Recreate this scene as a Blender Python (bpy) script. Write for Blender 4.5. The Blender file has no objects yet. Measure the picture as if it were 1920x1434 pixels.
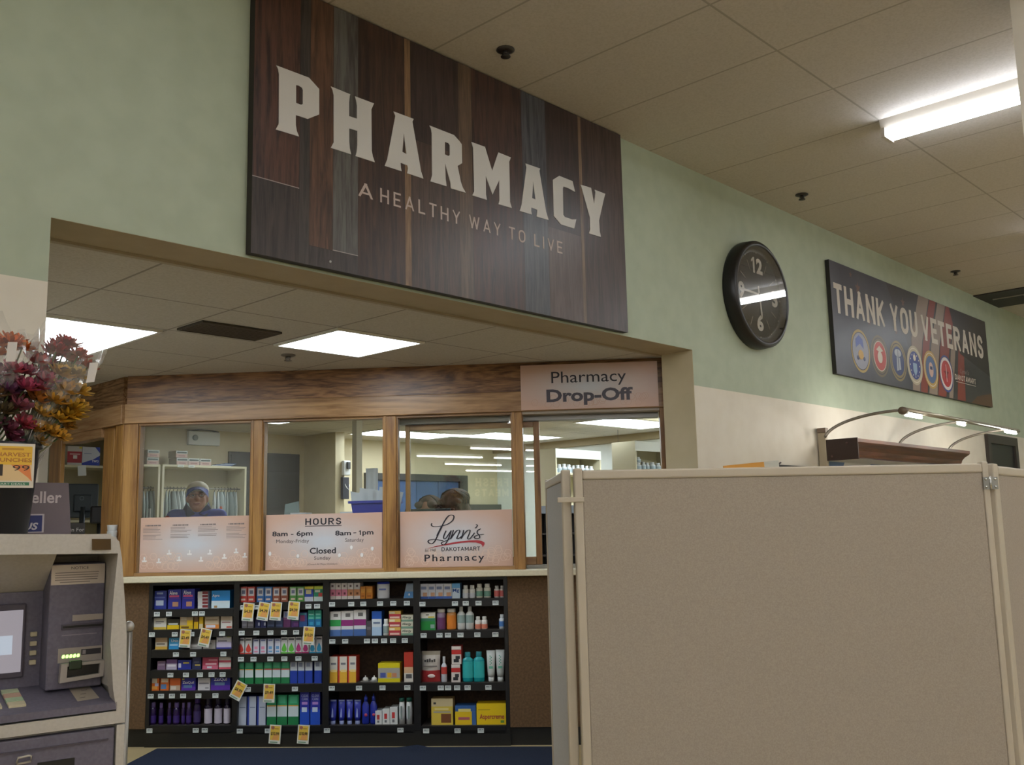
import bpy, bmesh, math, random
from mathutils import Vector, Matrix, Euler, noise as mnoise
random.seed(7)
SC = bpy.context.scene
COL = SC.collection
PI = math.pi
R = math.radians

# ------------------------------------------------------------------ camera, world, exposure
cam_d = bpy.data.cameras.new('camera')
cam = bpy.data.objects.new('camera', cam_d)
COL.objects.link(cam)
cam_d.sensor_fit = 'HORIZONTAL'
cam_d.sensor_width = 36.0
cam_d.lens = 36.0 * 1820.00 / 1920.0
cam_d.clip_start = 0.05
cam_d.clip_end = 120
_r, _u, _f = Vector((0.689269, -0.724176, -0.021851)), Vector((-0.090722, -0.116192, 0.989075)), Vector((0.718803, 0.679756, 0.145787))
cam.matrix_world = Matrix(((_r.x, _u.x, -_f.x, 0), (_r.y, _u.y, -_f.y, 0), (_r.z, _u.z, -_f.z, 1.37), (0, 0, 0, 1)))
SC.camera = cam
w = bpy.data.worlds.new('world')
SC.world = w
w.use_nodes = True
w.node_tree.nodes['Background'].inputs[0].default_value = (0.9, 0.95, 1.0, 1)
w.node_tree.nodes['Background'].inputs[1].default_value = 0.02
vs = SC.view_settings
vs.view_transform = 'Standard'
vs.look = 'None'
vs.exposure = 1.0
vs.gamma = 1.0
vs.use_curve_mapping = False
cy = SC.cycles
cy.max_bounces = 7
cy.diffuse_bounces = 4
cy.glossy_bounces = 3
cy.transmission_bounces = 4
cy.transparent_max_bounces = 16
cy.caustics_reflective = False
cy.caustics_refractive = False
cy.sample_clamp_indirect = 4.0
TUBE_POWER = 11.0            # radiance of the store's fluorescent tubes
PANEL_POWER = 6.5           # radiance of the lay-in ceiling lights over the pharmacy
TUBE_COL = (0.96, 1.0, 1.06, 1)
PANEL_COL = (0.88, 0.98, 1.06, 1)

# ------------------------------------------------------------------ measured places (metres)
YW = 3.31                    # face of the store wall; x runs along it, y goes into the pharmacy
YB = 3.545                   # back of that wall
ZC, ZM = 2.44, 3.65          # pharmacy ceiling, store ceiling
OX0, OX1 = 1.24, 5.16        # the opening in the wall
FA = -0.88945                  # turn of the oak window front
FO = Vector((2.9670, 6.4295, 0))   # left corner of the front
FU = Vector((math.cos(FA), math.sin(FA), 0))
FD = Vector((-math.sin(FA), math.cos(FA), 0))   # into the pharmacy
def FP(u, d, z=0.0):
    return FO + FU * u + FD * d + Vector((0, 0, z))

# ------------------------------------------------------------------ materials
def lin(h):
    if isinstance(h, str):
        h = h.lstrip('#'); c = [int(h[i:i + 2], 16) / 255 for i in (0, 2, 4)]
    else:
        c = [x / 255 for x in h]
    return tuple(x / 12.92 if x <= 0.04045 else ((x + 0.055) / 1.055) ** 2.4 for x in c) + (1.0,)
_mats = {}
def mk(name):
    m = bpy.data.materials.new(name); m.use_nodes = True
    return m, m.node_tree.nodes, m.node_tree.links, m.node_tree.nodes['Principled BSDF']
def flat(c, rough=0.55, metal=0.0, spec=0.5):
    key = ('flat', c if isinstance(c, str) else tuple(c), rough, metal, spec)
    if key not in _mats:
        m, N, L, b = mk('paint_%d' % len(_mats))
        b.inputs['Base Color'].default_value = lin(c)
        b.inputs['Roughness'].default_value = rough
        b.inputs['Metallic'].default_value = metal
        b.inputs['Specular IOR Level'].default_value = spec
        _mats[key] = m
    return _mats[key]
def speck(c1, c2, scale=60, rough=0.7, detail=3, contrast=(0.35, 0.65), stretch=(1, 1, 1), bump=0.0, spec=0.4, coord='Object'):
    key = ('speck', str(c1), str(c2), scale, rough, detail, contrast, stretch, bump, spec)
    if key not in _mats:
        m, N, L, b = mk('surface_%d' % len(_mats))
        tc = N.new('ShaderNodeTexCoord'); mp = N.new('ShaderNodeMapping'); nz = N.new('ShaderNodeTexNoise'); cr = N.new('ShaderNodeValToRGB')
        mp.inputs['Scale'].default_value = stretch
        nz.inputs['Scale'].default_value = scale; nz.inputs['Detail'].default_value = detail
        L.new(tc.outputs[coord], mp.inputs[0]); L.new(mp.outputs[0], nz.inputs['Vector']); L.new(nz.outputs['Fac'], cr.inputs[0])
        cr.color_ramp.elements[0].position, cr.color_ramp.elements[1].position = contrast
        cr.color_ramp.elements[0].color = lin(c1); cr.color_ramp.elements[1].color = lin(c2)
        L.new(cr.outputs[0], b.inputs['Base Color'])
        b.inputs['Roughness'].default_value = rough
        b.inputs['Specular IOR Level'].default_value = spec
        if bump:
            bp = N.new('ShaderNodeBump'); bp.inputs['Strength'].default_value = bump; bp.inputs['Distance'].default_value = 0.002
            L.new(nz.outputs['Fac'], bp.inputs['Height']); L.new(bp.outputs[0], b.inputs['Normal'])
        _mats[key] = m
    return _mats[key]
def wood(c1, c2, stretch, scale=3.0, dist=1.5, rough=0.4, seed=0.0, spec=0.5):
    """long grain: noise stretched along the board, with broader figure under it"""
    key = ('wood', c1, c2, stretch, scale, dist, rough, seed)
    if key not in _mats:
        m, N, L, b = mk('wood_%d' % len(_mats))
        tc = N.new('ShaderNodeTexCoord'); mp = N.new('ShaderNodeMapping')
        mp.inputs['Scale'].default_value = stretch; mp.inputs['Location'].default_value = (seed, seed * 1.7, seed * 0.6)
        L.new(tc.outputs['Object'], mp.inputs[0])
        n1 = N.new('ShaderNodeTexNoise'); n1.inputs['Scale'].default_value = scale; n1.inputs['Detail'].default_value = 6; n1.inputs['Distortion'].default_value = dist
        n2 = N.new('ShaderNodeTexNoise'); n2.inputs['Scale'].default_value = scale * 7; n2.inputs['Detail'].default_value = 3
        L.new(mp.outputs[0], n1.inputs['Vector']); L.new(mp.outputs[0], n2.inputs['Vector'])
        mt = N.new('ShaderNodeMath'); mt.operation = 'MULTIPLY_ADD'; mt.inputs[1].default_value = 0.35
        L.new(n2.outputs['Fac'], mt.inputs[0]); L.new(n1.outputs['Fac'], mt.inputs[2])
        cr = N.new('ShaderNodeValToRGB'); cr.color_ramp.elements[0].position = 0.5; cr.color_ramp.elements[1].position = 0.82
        cr.color_ramp.elements[0].color = lin(c1); cr.color_ramp.elements[1].color = lin(c2)
        L.new(mt.outputs[0], cr.inputs[0]); L.new(cr.outputs[0], b.inputs['Base Color'])
        b.inputs['Roughness'].default_value = rough; b.inputs['Specular IOR Level'].default_value = spec
        _mats[key] = m
    return _mats[key]
def glow(col, power, base=0.8):
    key = ('glow', tuple(col), power, base)
    if key not in _mats:
        m, N, L, b = mk('lamp_%d' % len(_mats))
        b.inputs['Base Color'].default_value = (base, base, base, 1)
        b.inputs['Emission Color'].default_value = col
        b.inputs['Emission Strength'].default_value = power
        _mats[key] = m
    return _mats[key]
def sheet_glass(tint=(1, 1, 1, 1), ior=1.5, rough=0.0, boost=1.0, veil=0.0):
    """thin clear sheet: lets everything through and mirrors by Fresnel"""
    key = ('glass', tint, ior, rough, boost, veil)
    if key not in _mats:
        m, N, L, b = mk('glass_%d' % len(_mats)); N.remove(b)
        out = N['Material Output']
        tr = N.new('ShaderNodeBsdfTransparent'); tr.inputs[0].default_value = tint
        gl = N.new('ShaderNodeBsdfGlossy'); gl.inputs['Roughness'].default_value = rough; gl.inputs['Color'].default_value = (1, 1, 1, 1)
        lw = N.new('ShaderNodeLayerWeight'); lw.inputs['Blend'].default_value = 0.5
        pw = N.new('ShaderNodeMath'); pw.operation = 'POWER'; pw.inputs[1].default_value = 5.0
        mu = N.new('ShaderNodeMath'); mu.operation = 'MULTIPLY_ADD'; f0 = ((ior - 1) / (ior + 1)) ** 2
        mu.inputs[1].default_value = (1 - f0) * min(boost, 1.0); mu.inputs[2].default_value = f0 * boost
        L.new(lw.outputs['Facing'], pw.inputs[0])
        mx = N.new('ShaderNodeMixShader')
        L.new(pw.outputs[0], mu.inputs[0]); L.new(mu.outputs[0], mx.inputs[0]); L.new(tr.outputs[0], mx.inputs[1]); L.new(gl.outputs[0], mx.inputs[2])
        last = mx
        if veil:
            df = N.new('ShaderNodeBsdfDiffuse'); df.inputs[0].default_value = (0.9, 0.9, 0.92, 1)
            m2 = N.new('ShaderNodeMixShader'); m2.inputs[0].default_value = veil
            L.new(mx.outputs[0], m2.inputs[1]); L.new(df.outputs[0], m2.inputs[2]); last = m2
        L.new(last.outputs[0], out.inputs['Surface'])
        _mats[key] = m
    return _mats[key]
def ceiling_tiles(sx, sy, x0, y0, c1, c2, line, width=0.008):
    m, N, L, b = mk('ceiling_tiles')
    tc = N.new('ShaderNodeTexCoord'); sp = N.new('ShaderNodeSeparateXYZ'); L.new(tc.outputs['Object'], sp.inputs[0])
    def grid(sock, o, s):
        a = N.new('ShaderNodeMath'); a.operation = 'SUBTRACT'; a.inputs[1].default_value = o - 100 * s; L.new(sock, a.inputs[0])
        d = N.new('ShaderNodeMath'); d.operation = 'DIVIDE'; d.inputs[1].default_value = s; L.new(a.outputs[0], d.inputs[0])
        f = N.new('ShaderNodeMath'); f.operation = 'FRACT'; L.new(d.outputs[0], f.inputs[0])
        c = N.new('ShaderNodeMath'); c.operation = 'SUBTRACT'; c.inputs[1].default_value = 0.5; L.new(f.outputs[0], c.inputs[0])
        e = N.new('ShaderNodeMath'); e.operation = 'ABSOLUTE'; L.new(c.outputs[0], e.inputs[0])
        g = N.new('ShaderNodeMath'); g.operation = 'GREATER_THAN'; g.inputs[1].default_value = 0.5 - width / s / 2; L.new(e.outputs[0], g.inputs[0])
        return g.outputs[0]
    mx = N.new('ShaderNodeMath'); mx.operation = 'MAXIMUM'
    L.new(grid(sp.outputs[0], x0, sx), mx.inputs[0]); L.new(grid(sp.outputs[1], y0, sy), mx.inputs[1])
    nz = N.new('ShaderNodeTexNoise'); nz.inputs['Scale'].default_value = 90; nz.inputs['Detail'].default_value = 3; L.new(tc.outputs['Object'], nz.inputs['Vector'])
    cr = N.new('ShaderNodeValToRGB'); cr.color_ramp.elements[0].position = 0.35; cr.color_ramp.elements[1].position = 0.6
    cr.color_ramp.elements[0].color = lin(c1); cr.color_ramp.elements[1].color = lin(c2); L.new(nz.outputs['Fac'], cr.inputs[0])
    mc = N.new('ShaderNodeMix'); mc.data_type = 'RGBA'; L.new(mx.outputs[0], mc.inputs[0]); L.new(cr.outputs[0], mc.inputs[6]); mc.inputs[7].default_value = lin(line)
    L.new(mc.outputs[2], b.inputs['Base Color']); b.inputs['Roughness'].default_value = 0.9; b.inputs['Specular IOR Level'].default_value = 0.15
    return m

# ------------------------------------------------------------------ mesh builder
_text_cache = {}
def text_geo(body, bold=0.0, spacing=1.0, shear=0.0):
    key = (body, bold, spacing, shear)
    if key not in _text_cache:
        c = bpy.data.curves.new('lettering', 'FONT'); c.body = body; c.resolution_u = 3
        c.offset = bold; c.space_character = spacing; c.shear = shear
        o = bpy.data.objects.new('lettering', c); COL.objects.link(o)
        dg = bpy.context.evaluated_depsgraph_get(); dg.update()
        me = bpy.data.meshes.new_from_object(o.evaluated_get(dg))
        v = [(p.co.x, p.co.y) for p in me.vertices]; f = [tuple(p.vertices) for p in me.polygons]
        bpy.data.objects.remove(o); bpy.data.curves.remove(c); bpy.data.meshes.remove(me)
        xs = [p[0] for p in v]; ys = [p[1] for p in v]
        x0, x1, y0, y1 = min(xs), max(xs), min(ys), max(ys)
        _text_cache[key] = ([((a - x0) / (x1 - x0), (b - y0) / (y1 - y0)) for a, b in v], f, (x1 - x0) / (y1 - y0))
    return _text_cache[key]
def outline_geo(polys):
    """fill closed outlines (holes allowed)"""
    c = bpy.data.curves.new('outline', 'CURVE'); c.dimensions = '2D'; c.fill_mode = 'BOTH'
    for p in polys:
        s = c.splines.new('POLY'); s.points.add(len(p) - 1); s.use_cyclic_u = True
        for q, (a, b) in zip(s.points, p): q.co = (a, b, 0, 1)
    o = bpy.data.objects.new('outline', c); COL.objects.link(o)
    dg = bpy.context.evaluated_depsgraph_get(); dg.update()
    me = bpy.data.meshes.new_from_object(o.evaluated_get(dg))
    v = [(p.co.x, p.co.y) for p in me.vertices]; f = [tuple(p.vertices) for p in me.polygons]
    bpy.data.objects.remove(o); bpy.data.curves.remove(c); bpy.data.meshes.remove(me)
    return v, f
def _arc(cx, cy, rx, ry, a0, a1, n=8): return [(cx + rx * math.cos(R(a0 + (a1 - a0) * k / n)), cy + ry * math.sin(R(a0 + (a1 - a0) * k / n))) for k in range(n + 1)]
_bowl = [(0, 1), (.6, 1)] + _arc(.6, .75, .4, .25, 90, -90, 8) + [(0, .5)]
GLYPH = {'T': (.6, [[(0, 1), (1, 1)], [(.5, 1), (.5, 0)]]), 'H': (.66, [[(0, 0), (0, 1)], [(1, 0), (1, 1)], [(0, .5), (1, .5)]]), 'A': (.7, [[(0, 0), (.5, 1), (1, 0)], [(.2, .27), (.8, .27)]]),
 'N': (.68, [[(0, 0), (0, 1), (1, 0), (1, 1)]]), 'K': (.66, [[(0, 0), (0, 1)], [(1, 1), (.1, .42)], [(.3, .58), (1, 0)]]), 'Y': (.66, [[(0, 1), (.5, .45), (1, 1)], [(.5, .45), (.5, 0)]]),
 'O': (.66, [_arc(.5, .68, .5, .32, 0, 180) + _arc(.5, .32, .5, .32, 180, 360) + [(1, .68)]]), 'U': (.66, [[(0, 1), (0, .32)] + _arc(.5, .32, .5, .32, 180, 360) + [(1, 1)]]),
 'V': (.68, [[(0, 1), (.5, 0), (1, 1)]]), 'E': (.56, [[(1, 1), (0, 1), (0, 0), (1, 0)], [(0, .5), (.88, .5)]]), 'R': (.64, [[(0, 0)] + _bowl, [(.45, .5), (1, 0)]]), 'L': (.54, [[(0, 1), (0, 0), (1, 0)]]),
 'S': (.62, [_arc(.5, .75, .46, .25, 20, 270, 10) + _arc(.5, .25, .48, .25, 90, -160, 10)]), 'W': (.98, [[(0, 1), (.25, 0), (.5, .9), (.75, 0), (1, 1)]]), 'I': (.17, [[(.5, 0), (.5, 1)]]),
 'D': (.66, [[(0, 0), (0, 1), (.5, 1)] + _arc(.5, .5, .5, .5, 90, -90, 10) + [(0, 0)]]), 'M': (.8, [[(0, 0), (0, 1), (.5, .25), (1, 1), (1, 0)]]), 'F': (.55, [[(0, 0), (0, 1), (1, 1)], [(0, .5), (.88, .5)]])}
class G:
    def __init__(s): s.v = []; s.f = []; s.m = []; s.sm = []; s.mats = []
    def mi(s, m):
        if m not in s.mats: s.mats.append(m)
        return s.mats.index(m)
    def add(s, vs, fs, m, smooth=False, M=None):
        n = len(s.v); k = s.mi(m)
        s.v += [tuple(M @ Vector(p)) for p in vs] if M is not None else [tuple(p) for p in vs]
        for f in fs: s.f.append(tuple(i + n for i in f)); s.m.append(k); s.sm.append(smooth)
        return s
    def box(s, x0, x1, y0, y1, z0, z1, m, M=None, front=None, bev=0.0):
        if bev:
            bm = bmesh.new(); bmesh.ops.create_cube(bm, size=1.0)
            for q in bm.verts: q.co = Vector(((x0 + x1) / 2 + q.co.x * (x1 - x0), (y0 + y1) / 2 + q.co.y * (y1 - y0), (z0 + z1) / 2 + q.co.z * (z1 - z0)))
            bmesh.ops.bevel(bm, geom=list(bm.edges), offset=bev, segments=2, affect='EDGES', profile=0.5)
            bm.verts.index_update()
            s.add([q.co.copy() for q in bm.verts], [tuple(q.index for q in f.verts) for f in bm.faces], m, False, M); bm.free(); return s
        vs = [(x0, y0, z0), (x1, y0, z0), (x1, y1, z0), (x0, y1, z0), (x0, y0, z1), (x1, y0, z1), (x1, y1, z1), (x0, y1, z1)]
        s.add(vs, [(0, 3, 2, 1), (4, 5, 6, 7), (1, 2, 6, 5), (2, 3, 7, 6), (3, 0, 4, 7)], m, False, M)
        s.add([vs[0], vs[1], vs[5], vs[4]], [(0, 1, 2, 3)], front or m, False, M); return s
    def rect(s, x0, x1, z0, z1, y, m, M=None):       # a printed patch facing -y
        return s.add([(x0, y, z0), (x1, y, z0), (x1, y, z1), (x0, y, z1)], [(0, 1, 2, 3)], m, False, M)
    def poly(s, pts, y, m, M=None):
        return s.add([(a, y, b) for a, b in pts], [tuple(range(len(pts)))], m, False, M)
    def slab(s, polys, y0, y1, m, M=None):            # outline with thickness, front at y0
        v, f = outline_geo(polys); n = len(v)
        ed = {}
        for q in f:
            for a, b in zip(q, q[1:] + q[:1]): ed[(a, b)] = 1
        up = sum((v[q[1]][0] - v[q[0]][0]) * (v[q[2]][1] - v[q[0]][1]) - (v[q[2]][0] - v[q[0]][0]) * (v[q[1]][1] - v[q[0]][1]) for q in f) > 0
        if not up: f = [tuple(reversed(q)) for q in f]; ed = {(b, a): 1 for a, b in ed}
        vs = [(a, y0, b) for a, b in v] + [(a, y1, b) for a, b in v]
        fs = list(f) + [tuple(i + n for i in reversed(q)) for q in f] + [(b, a, a + n, b + n) for a, b in ed if (b, a) not in ed]
        return s.add(vs, fs, m, False, M)
    def text(s, body, x0, x1, z0, z1, y, m, M=None, bold=0.0, spacing=1.0, shear=0.0):
        v, f, _ = text_geo(body, bold, spacing, shear)
        return s.add([(x0 + a * (x1 - x0), y, z0 + b * (z1 - z0)) for a, b in v], f, m, False, M)
    def caps(s, body, x0, x1, z0, z1, y, m, st=.16, gap=.16, M=None):
        """upright sans capitals drawn from even strokes"""
        h = st / 2; ws = []; tot = 0; lift = [0]
        for ch in body:
            w_, pl = GLYPH.get(ch, (.3, [])); ws.append((tot, w_, pl)); tot += w_ + gap
        tot -= gap; kx, kz = (x1 - x0) / tot, z1 - z0; st_x = st
        for o, w_, pl in ws:
            for P in pl:
                q = [Vector((o + h + a * (w_ - st), h + b * (1 - st))) for a, b in P]; closed = math.dist(P[0], P[-1]) < 1e-4; q = [p for i, p in enumerate(q) if i == 0 or (p - q[i - 1]).length > 1e-4]; n = len(q)
                def join(u, v):            # how far a stroke runs past a bend
                    if u is None or v is None: return h
                    t_ = abs(u.angle_signed(v)); return h if t_ > 1.5 else h * math.tan(t_ / 2)
                D_ = [(q[i + 1] - q[i]).normalized() for i in range(n - 1)]
                for i in range(n - 1):
                    d = D_[i]; pv = D_[i - 1] if i else (D_[-1] if closed else None); nx = D_[i + 1] if i < n - 2 else (D_[0] if closed else None)
                    a_, b_ = q[i] - d * join(pv, d), q[i + 1] + d * join(d, nx); nr = Vector((-d.y, d.x)) * h; lift[0] = (lift[0] + 1) % 7
                    c3 = lambda p: (x0 + max(o, min(o + w_, p.x)) * kx, y - .00012 * lift[0], z0 + max(0, min(1, p.y)) * kz)
                    s.add([c3(a_ - nr), c3(b_ - nr), c3(b_ + nr), c3(a_ + nr)], [(0, 1, 2, 3)], m, False, M)
        return s
    def one(s, x0, x1, z0, z1, y, m, M=None):
        """the figure 1 with its flag"""
        w_, h_ = x1 - x0, z1 - z0
        return s.poly([(x0 + w_ * a, z0 + h_ * b) for a, b in ((.48, 0), (1, 0), (1, 1), (.62, 1), (0, .80), (0, .64), (.48, .78))], y, m, M)
    def ring(s, cx, cz, r0, r1, y, m, n=28, M=None, ez=1.0):
        vs = []
        for k in range(n):
            a = 2 * PI * k / n; vs += [(cx + r0 * math.cos(a), y, cz + ez * r0 * math.sin(a)), (cx + r1 * math.cos(a), y, cz + ez * r1 * math.sin(a))]
        return s.add(vs, [(2 * k, 2 * k + 1, (2 * k + 3) % (2 * n), (2 * k + 2) % (2 * n)) for k in range(n)], m, False, M)
    def disc(s, cx, cz, r, y, m, n=28, M=None):
        return s.poly([(cx + r * math.cos(2 * PI * k / n), cz + r * math.sin(2 * PI * k / n)) for k in range(n)], y, m, M)
    def lathe(s, prof, m, n=20, M=None, smooth=True, sx=1.0, sy=1.0, cap=True):
        vs = []; fs = []
        for r, z in prof:
            for k in range(n): vs.append((r * sx * math.cos(2 * PI * k / n), r * sy * math.sin(2 * PI * k / n), z))
        for i in range(len(prof) - 1):
            for k in range(n):
                a, b = i * n + k, i * n + (k + 1) % n; fs.append((a, b, b + n, a + n))
        if cap and prof[0][0] > 1e-5: fs.append(tuple(reversed(range(n))))
        if cap and prof[-1][0] > 1e-5: fs.append(tuple(range((len(prof) - 1) * n, len(prof) * n)))
        return s.add(vs, fs, m, smooth, M)
    def tube(s, pts, r, m, n=10, M=None, caps=True):
        pts = [Vector(p) for p in pts]; rs = r if isinstance(r, (list, tuple)) else [r] * len(pts)
        vs = []; fs = []; up = Vector((0.123, 0.31, 0.94)).normalized()
        for i, p in enumerate(pts):
            t = (pts[min(i + 1, len(pts) - 1)] - pts[max(i - 1, 0)]).normalized()
            a = t.cross(up)
            if a.length < 0.05: a = t.cross(Vector((1, 0, 0)))
            a.normalize(); b = t.cross(a)
            for k in range(n): vs.append(p + (a * math.cos(2 * PI * k / n) + b * math.sin(2 * PI * k / n)) * rs[i])
        for i in range(len(pts) - 1):
            for k in range(n):
                q, w_ = i * n + k, i * n + (k + 1) % n; fs.append((q, q + n, w_ + n, w_))
        if caps: fs += [tuple(range(n)), tuple(reversed(range((len(pts) - 1) * n, len(pts) * n)))]
        return s.add(vs, fs, m, True, M)
    def ball(s, c, r, m, M=None, nu=16, nv=10):
        r = r if isinstance(r, (list, tuple)) else (r, r, r); vs = [(c[0], c[1], c[2] - r[2])]; fs = []
        for j in range(1, nv):
            t = -PI / 2 + PI * j / nv
            for k in range(nu): vs.append((c[0] + r[0] * math.cos(t) * math.cos(2 * PI * k / nu), c[1] + r[1] * math.cos(t) * math.sin(2 * PI * k / nu), c[2] + r[2] * math.sin(t)))
        vs.append((c[0], c[1], c[2] + r[2]))
        for k in range(nu):
            fs.append((0, 1 + (k + 1) % nu, 1 + k))
            for j in range(nv - 2):
                a, b = 1 + j * nu + k, 1 + j * nu + (k + 1) % nu; fs.append((a, b, b + nu, a + nu))
            q = 1 + (nv - 2) * nu; fs.append((q + k, q + (k + 1) % nu, len(vs) - 1))
        return s.add(vs, fs, m, True, M)
    def obj(s, name, parent=None, loc=(0, 0, 0), rz=0.0):
        me = bpy.data.meshes.new(name); me.from_pydata(s.v, [], s.f)
        for m in s.mats: me.materials.append(m)
        me.polygons.foreach_set('material_index', s.m); me.polygons.foreach_set('use_smooth', s.sm); me.update()
        o = bpy.data.objects.new(name, me); COL.objects.link(o); o.parent = parent
        o.location = loc; o.rotation_euler = (0, 0, rz); return o
def tag(o, label, cat, group=None):
    o['label'] = label; o['category'] = cat
    if group: o['group'] = group
    return o
def struct(o): o['kind'] = 'structure'; return o
def thing(name, label, cat, loc=(0, 0, 0), rz=0.0, group=None):
    o = bpy.data.objects.new(name, None); COL.objects.link(o); o.location = loc; o.rotation_euler = (0, 0, rz); o.empty_display_size = 0.05
    return tag(o, label, cat, group)
def copy_tree(o, parent=None):
    c = o.copy(); COL.objects.link(c); c.parent = parent
    for ch in list(o.children): copy_tree(ch, c)
    return c
ORD = ['leftmost', 'second from left', 'third from left', 'fourth from left', 'fifth from left', 'sixth from left', 'seventh from left', 'eighth from left', 'ninth from left', 'tenth from left', 'eleventh from left']
def Tz(p, rz=0.0): return Matrix.Translation(Vector(p)) @ Matrix.Rotation(rz, 4, 'Z')

# ================================================================== THE SETTING
GREEN = speck('#A6B09A', '#ACB6A0', 9, 0.55, 2, spec=0.35)
CREAM = speck('#D6CEBE', '#DAD3C4', 9, 0.5, 2, spec=0.4)
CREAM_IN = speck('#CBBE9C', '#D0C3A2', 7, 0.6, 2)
CREAM_SHADED = speck('#AB9C80', '#AFA186', 9, 0.6, 2)  # cream paint of the header underside, with its shade put into the colour
WHITE = flat('#E6E4DC', 0.45)
BLACK = flat('#14130f', 0.5)
BLACKM = flat('#1b1a19', 0.35)
OAK_H = wood('#553620', '#9A7048', (0.8, 6, 7), 2.6, 3.2, 0.38)
OAK_H2 = wood('#7C5832', '#AC8456', (0.6, 6, 6), 2.2, 2.0, 0.34, 3.1)
OAK_V = wood('#785028', '#A87C42', (7, 7, 0.5), 2.4, 1.2, 0.36, 1.3)

fl = G(); fl.box(-25, 14, -18, 10, -0.05, 0, speck('#B09C72', '#C0AC82', 3, 0.35, 4))
struct(fl.obj('floor'))
ce = G(); ce.box(-25, 14, -18, YW + 0.1, ZM, ZM + 0.05, ceiling_tiles(0.609, 1.22, 4.18, 2.11, '#C6C1BC', '#CFCAC6', '#ABA6A0', 0.012))
struct(ce.obj('ceiling'))
pc = G(); pc.box(1.0, 10, YB, 9.7, ZC, ZC + 0.05, ceiling_tiles(0.637, 0.633, 1.787, 3.54, '#C0BBB1', '#CAC5BC', '#99938A', 0.012))
pc.box(OX0, OX1, YB - 0.004, YB + 0.024, ZC - 0.012, ZC, flat('#A89C86', 0.6))
struct(pc.obj('ceiling_pharmacy'))

wl = G()
ZG = 2.215
def wall_piece(x0, x1, z0, z1, g=wl):
    if z0 < ZG: g.box(x0, x1, YW, YB, z0, min(z1, ZG), CREAM)
    if z1 > ZG: g.box(x0, x1, YW, YB, max(z0, ZG), z1, GREEN)
wall_piece(-25, OX0, 0, ZM); wall_piece(OX0, OX1, ZC, ZM); wall_piece(OX1, 14, 0, ZM)
wl.box(OX0, OX1, YW + 0.001, YB, ZC - 0.001, ZC, CREAM_SHADED)
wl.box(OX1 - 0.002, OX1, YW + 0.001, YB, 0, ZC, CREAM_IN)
struct(wl.obj('wall_back'))
ow = G()
ow.box(-25.1, -25, -18, YB, 0, ZM, GREEN); ow.box(14, 14.1, -18, YB, 0, ZM, GREEN); ow.box(-25, 14, -18.1, -18, 0, ZM, CREAM)
struct(ow.obj('wall_store'))

# pharmacy rooms behind the wall
iw = G()
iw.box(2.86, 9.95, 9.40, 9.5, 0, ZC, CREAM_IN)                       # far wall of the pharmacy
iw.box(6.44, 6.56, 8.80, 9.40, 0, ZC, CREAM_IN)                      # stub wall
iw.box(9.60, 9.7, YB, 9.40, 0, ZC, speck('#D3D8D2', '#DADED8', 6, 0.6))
struct(iw.obj('wall_pharmacy'))
lw = G(); lw.box(OX0 - 0.1, OX0, YB, 9.5, 0, ZC, CREAM); lw.box(OX0, 2.96, 9.40, 9.5, 0, ZC, CREAM); lw.box(2.86, 2.96, 7.72, 9.40, 0, ZC, CREAM)
struct(lw.obj('wall_left'))
tr = G(); tr.box(9.52, 9.60, YB, 9.40, ZC - 0.085, ZC, flat('#9E9072', 0.6)); struct(tr.obj('trim_1'))
# square white column near the right edge of the view
cl = G(); cl.box(4.354, 4.654, 0.804, 1.104, 0, ZM, CREAM); struct(cl.obj('column'))
# dark bulkhead at the end of the store ceiling, along the wall
bh = G(); DK = flat('#2a2522', 0.6)
bh.box(10.56, 11.37, 0.9, YW, ZM - 0.012, ZM, DK); bh.box(10.85, 10.872, 0.9, YW - 0.1, ZM - 0.02, ZM - 0.012, flat('#9a9085', 0.5)); bh.box(10.9, 11.35, 1.0, 2.95, ZM - 0.016, ZM - 0.012, flat('#171615', 0.6))
struct(bh.obj('trim_2'))
# dark door in the far part of the store wall
dr = G(); DF = flat('#3b342e', 0.45)
dr.box(10.50, 10.59, YW - 0.035, YW, 0, 2.19, DF); dr.box(11.37, 11.46, YW - 0.035, YW, 0, 2.19, DF); dr.box(10.59, 11.37, YW - 0.035, YW, 2.10, 2.19, DF)
d = struct(dr.obj('door_1'))
G().box(10.59, 11.37, YW - 0.012, YW - 0.001, 0.0, 2.10, flat('#211f1e', 0.4)).obj('door_panel', d)
G().box(11.26, 11.31, YW - 0.06, YW - 0.012, 0.95, 1.10, flat('#77706a', 0.3, 0.9), bev=0.006).obj('door_handle', d)
# dark roll-down door in the far wall of the pharmacy
dr = G(); dr.box(5.47, 6.36, 9.37, 9.40, 0, 2.225, flat('#26282c', 0.45))
for k in range(11): dr.box(5.49, 6.34, 9.362, 9.37, 0.12 + 0.19 * k, 0.29 + 0.19 * k, flat('#1d2024', 0.35))
struct(dr.obj('door_2'))
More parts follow.
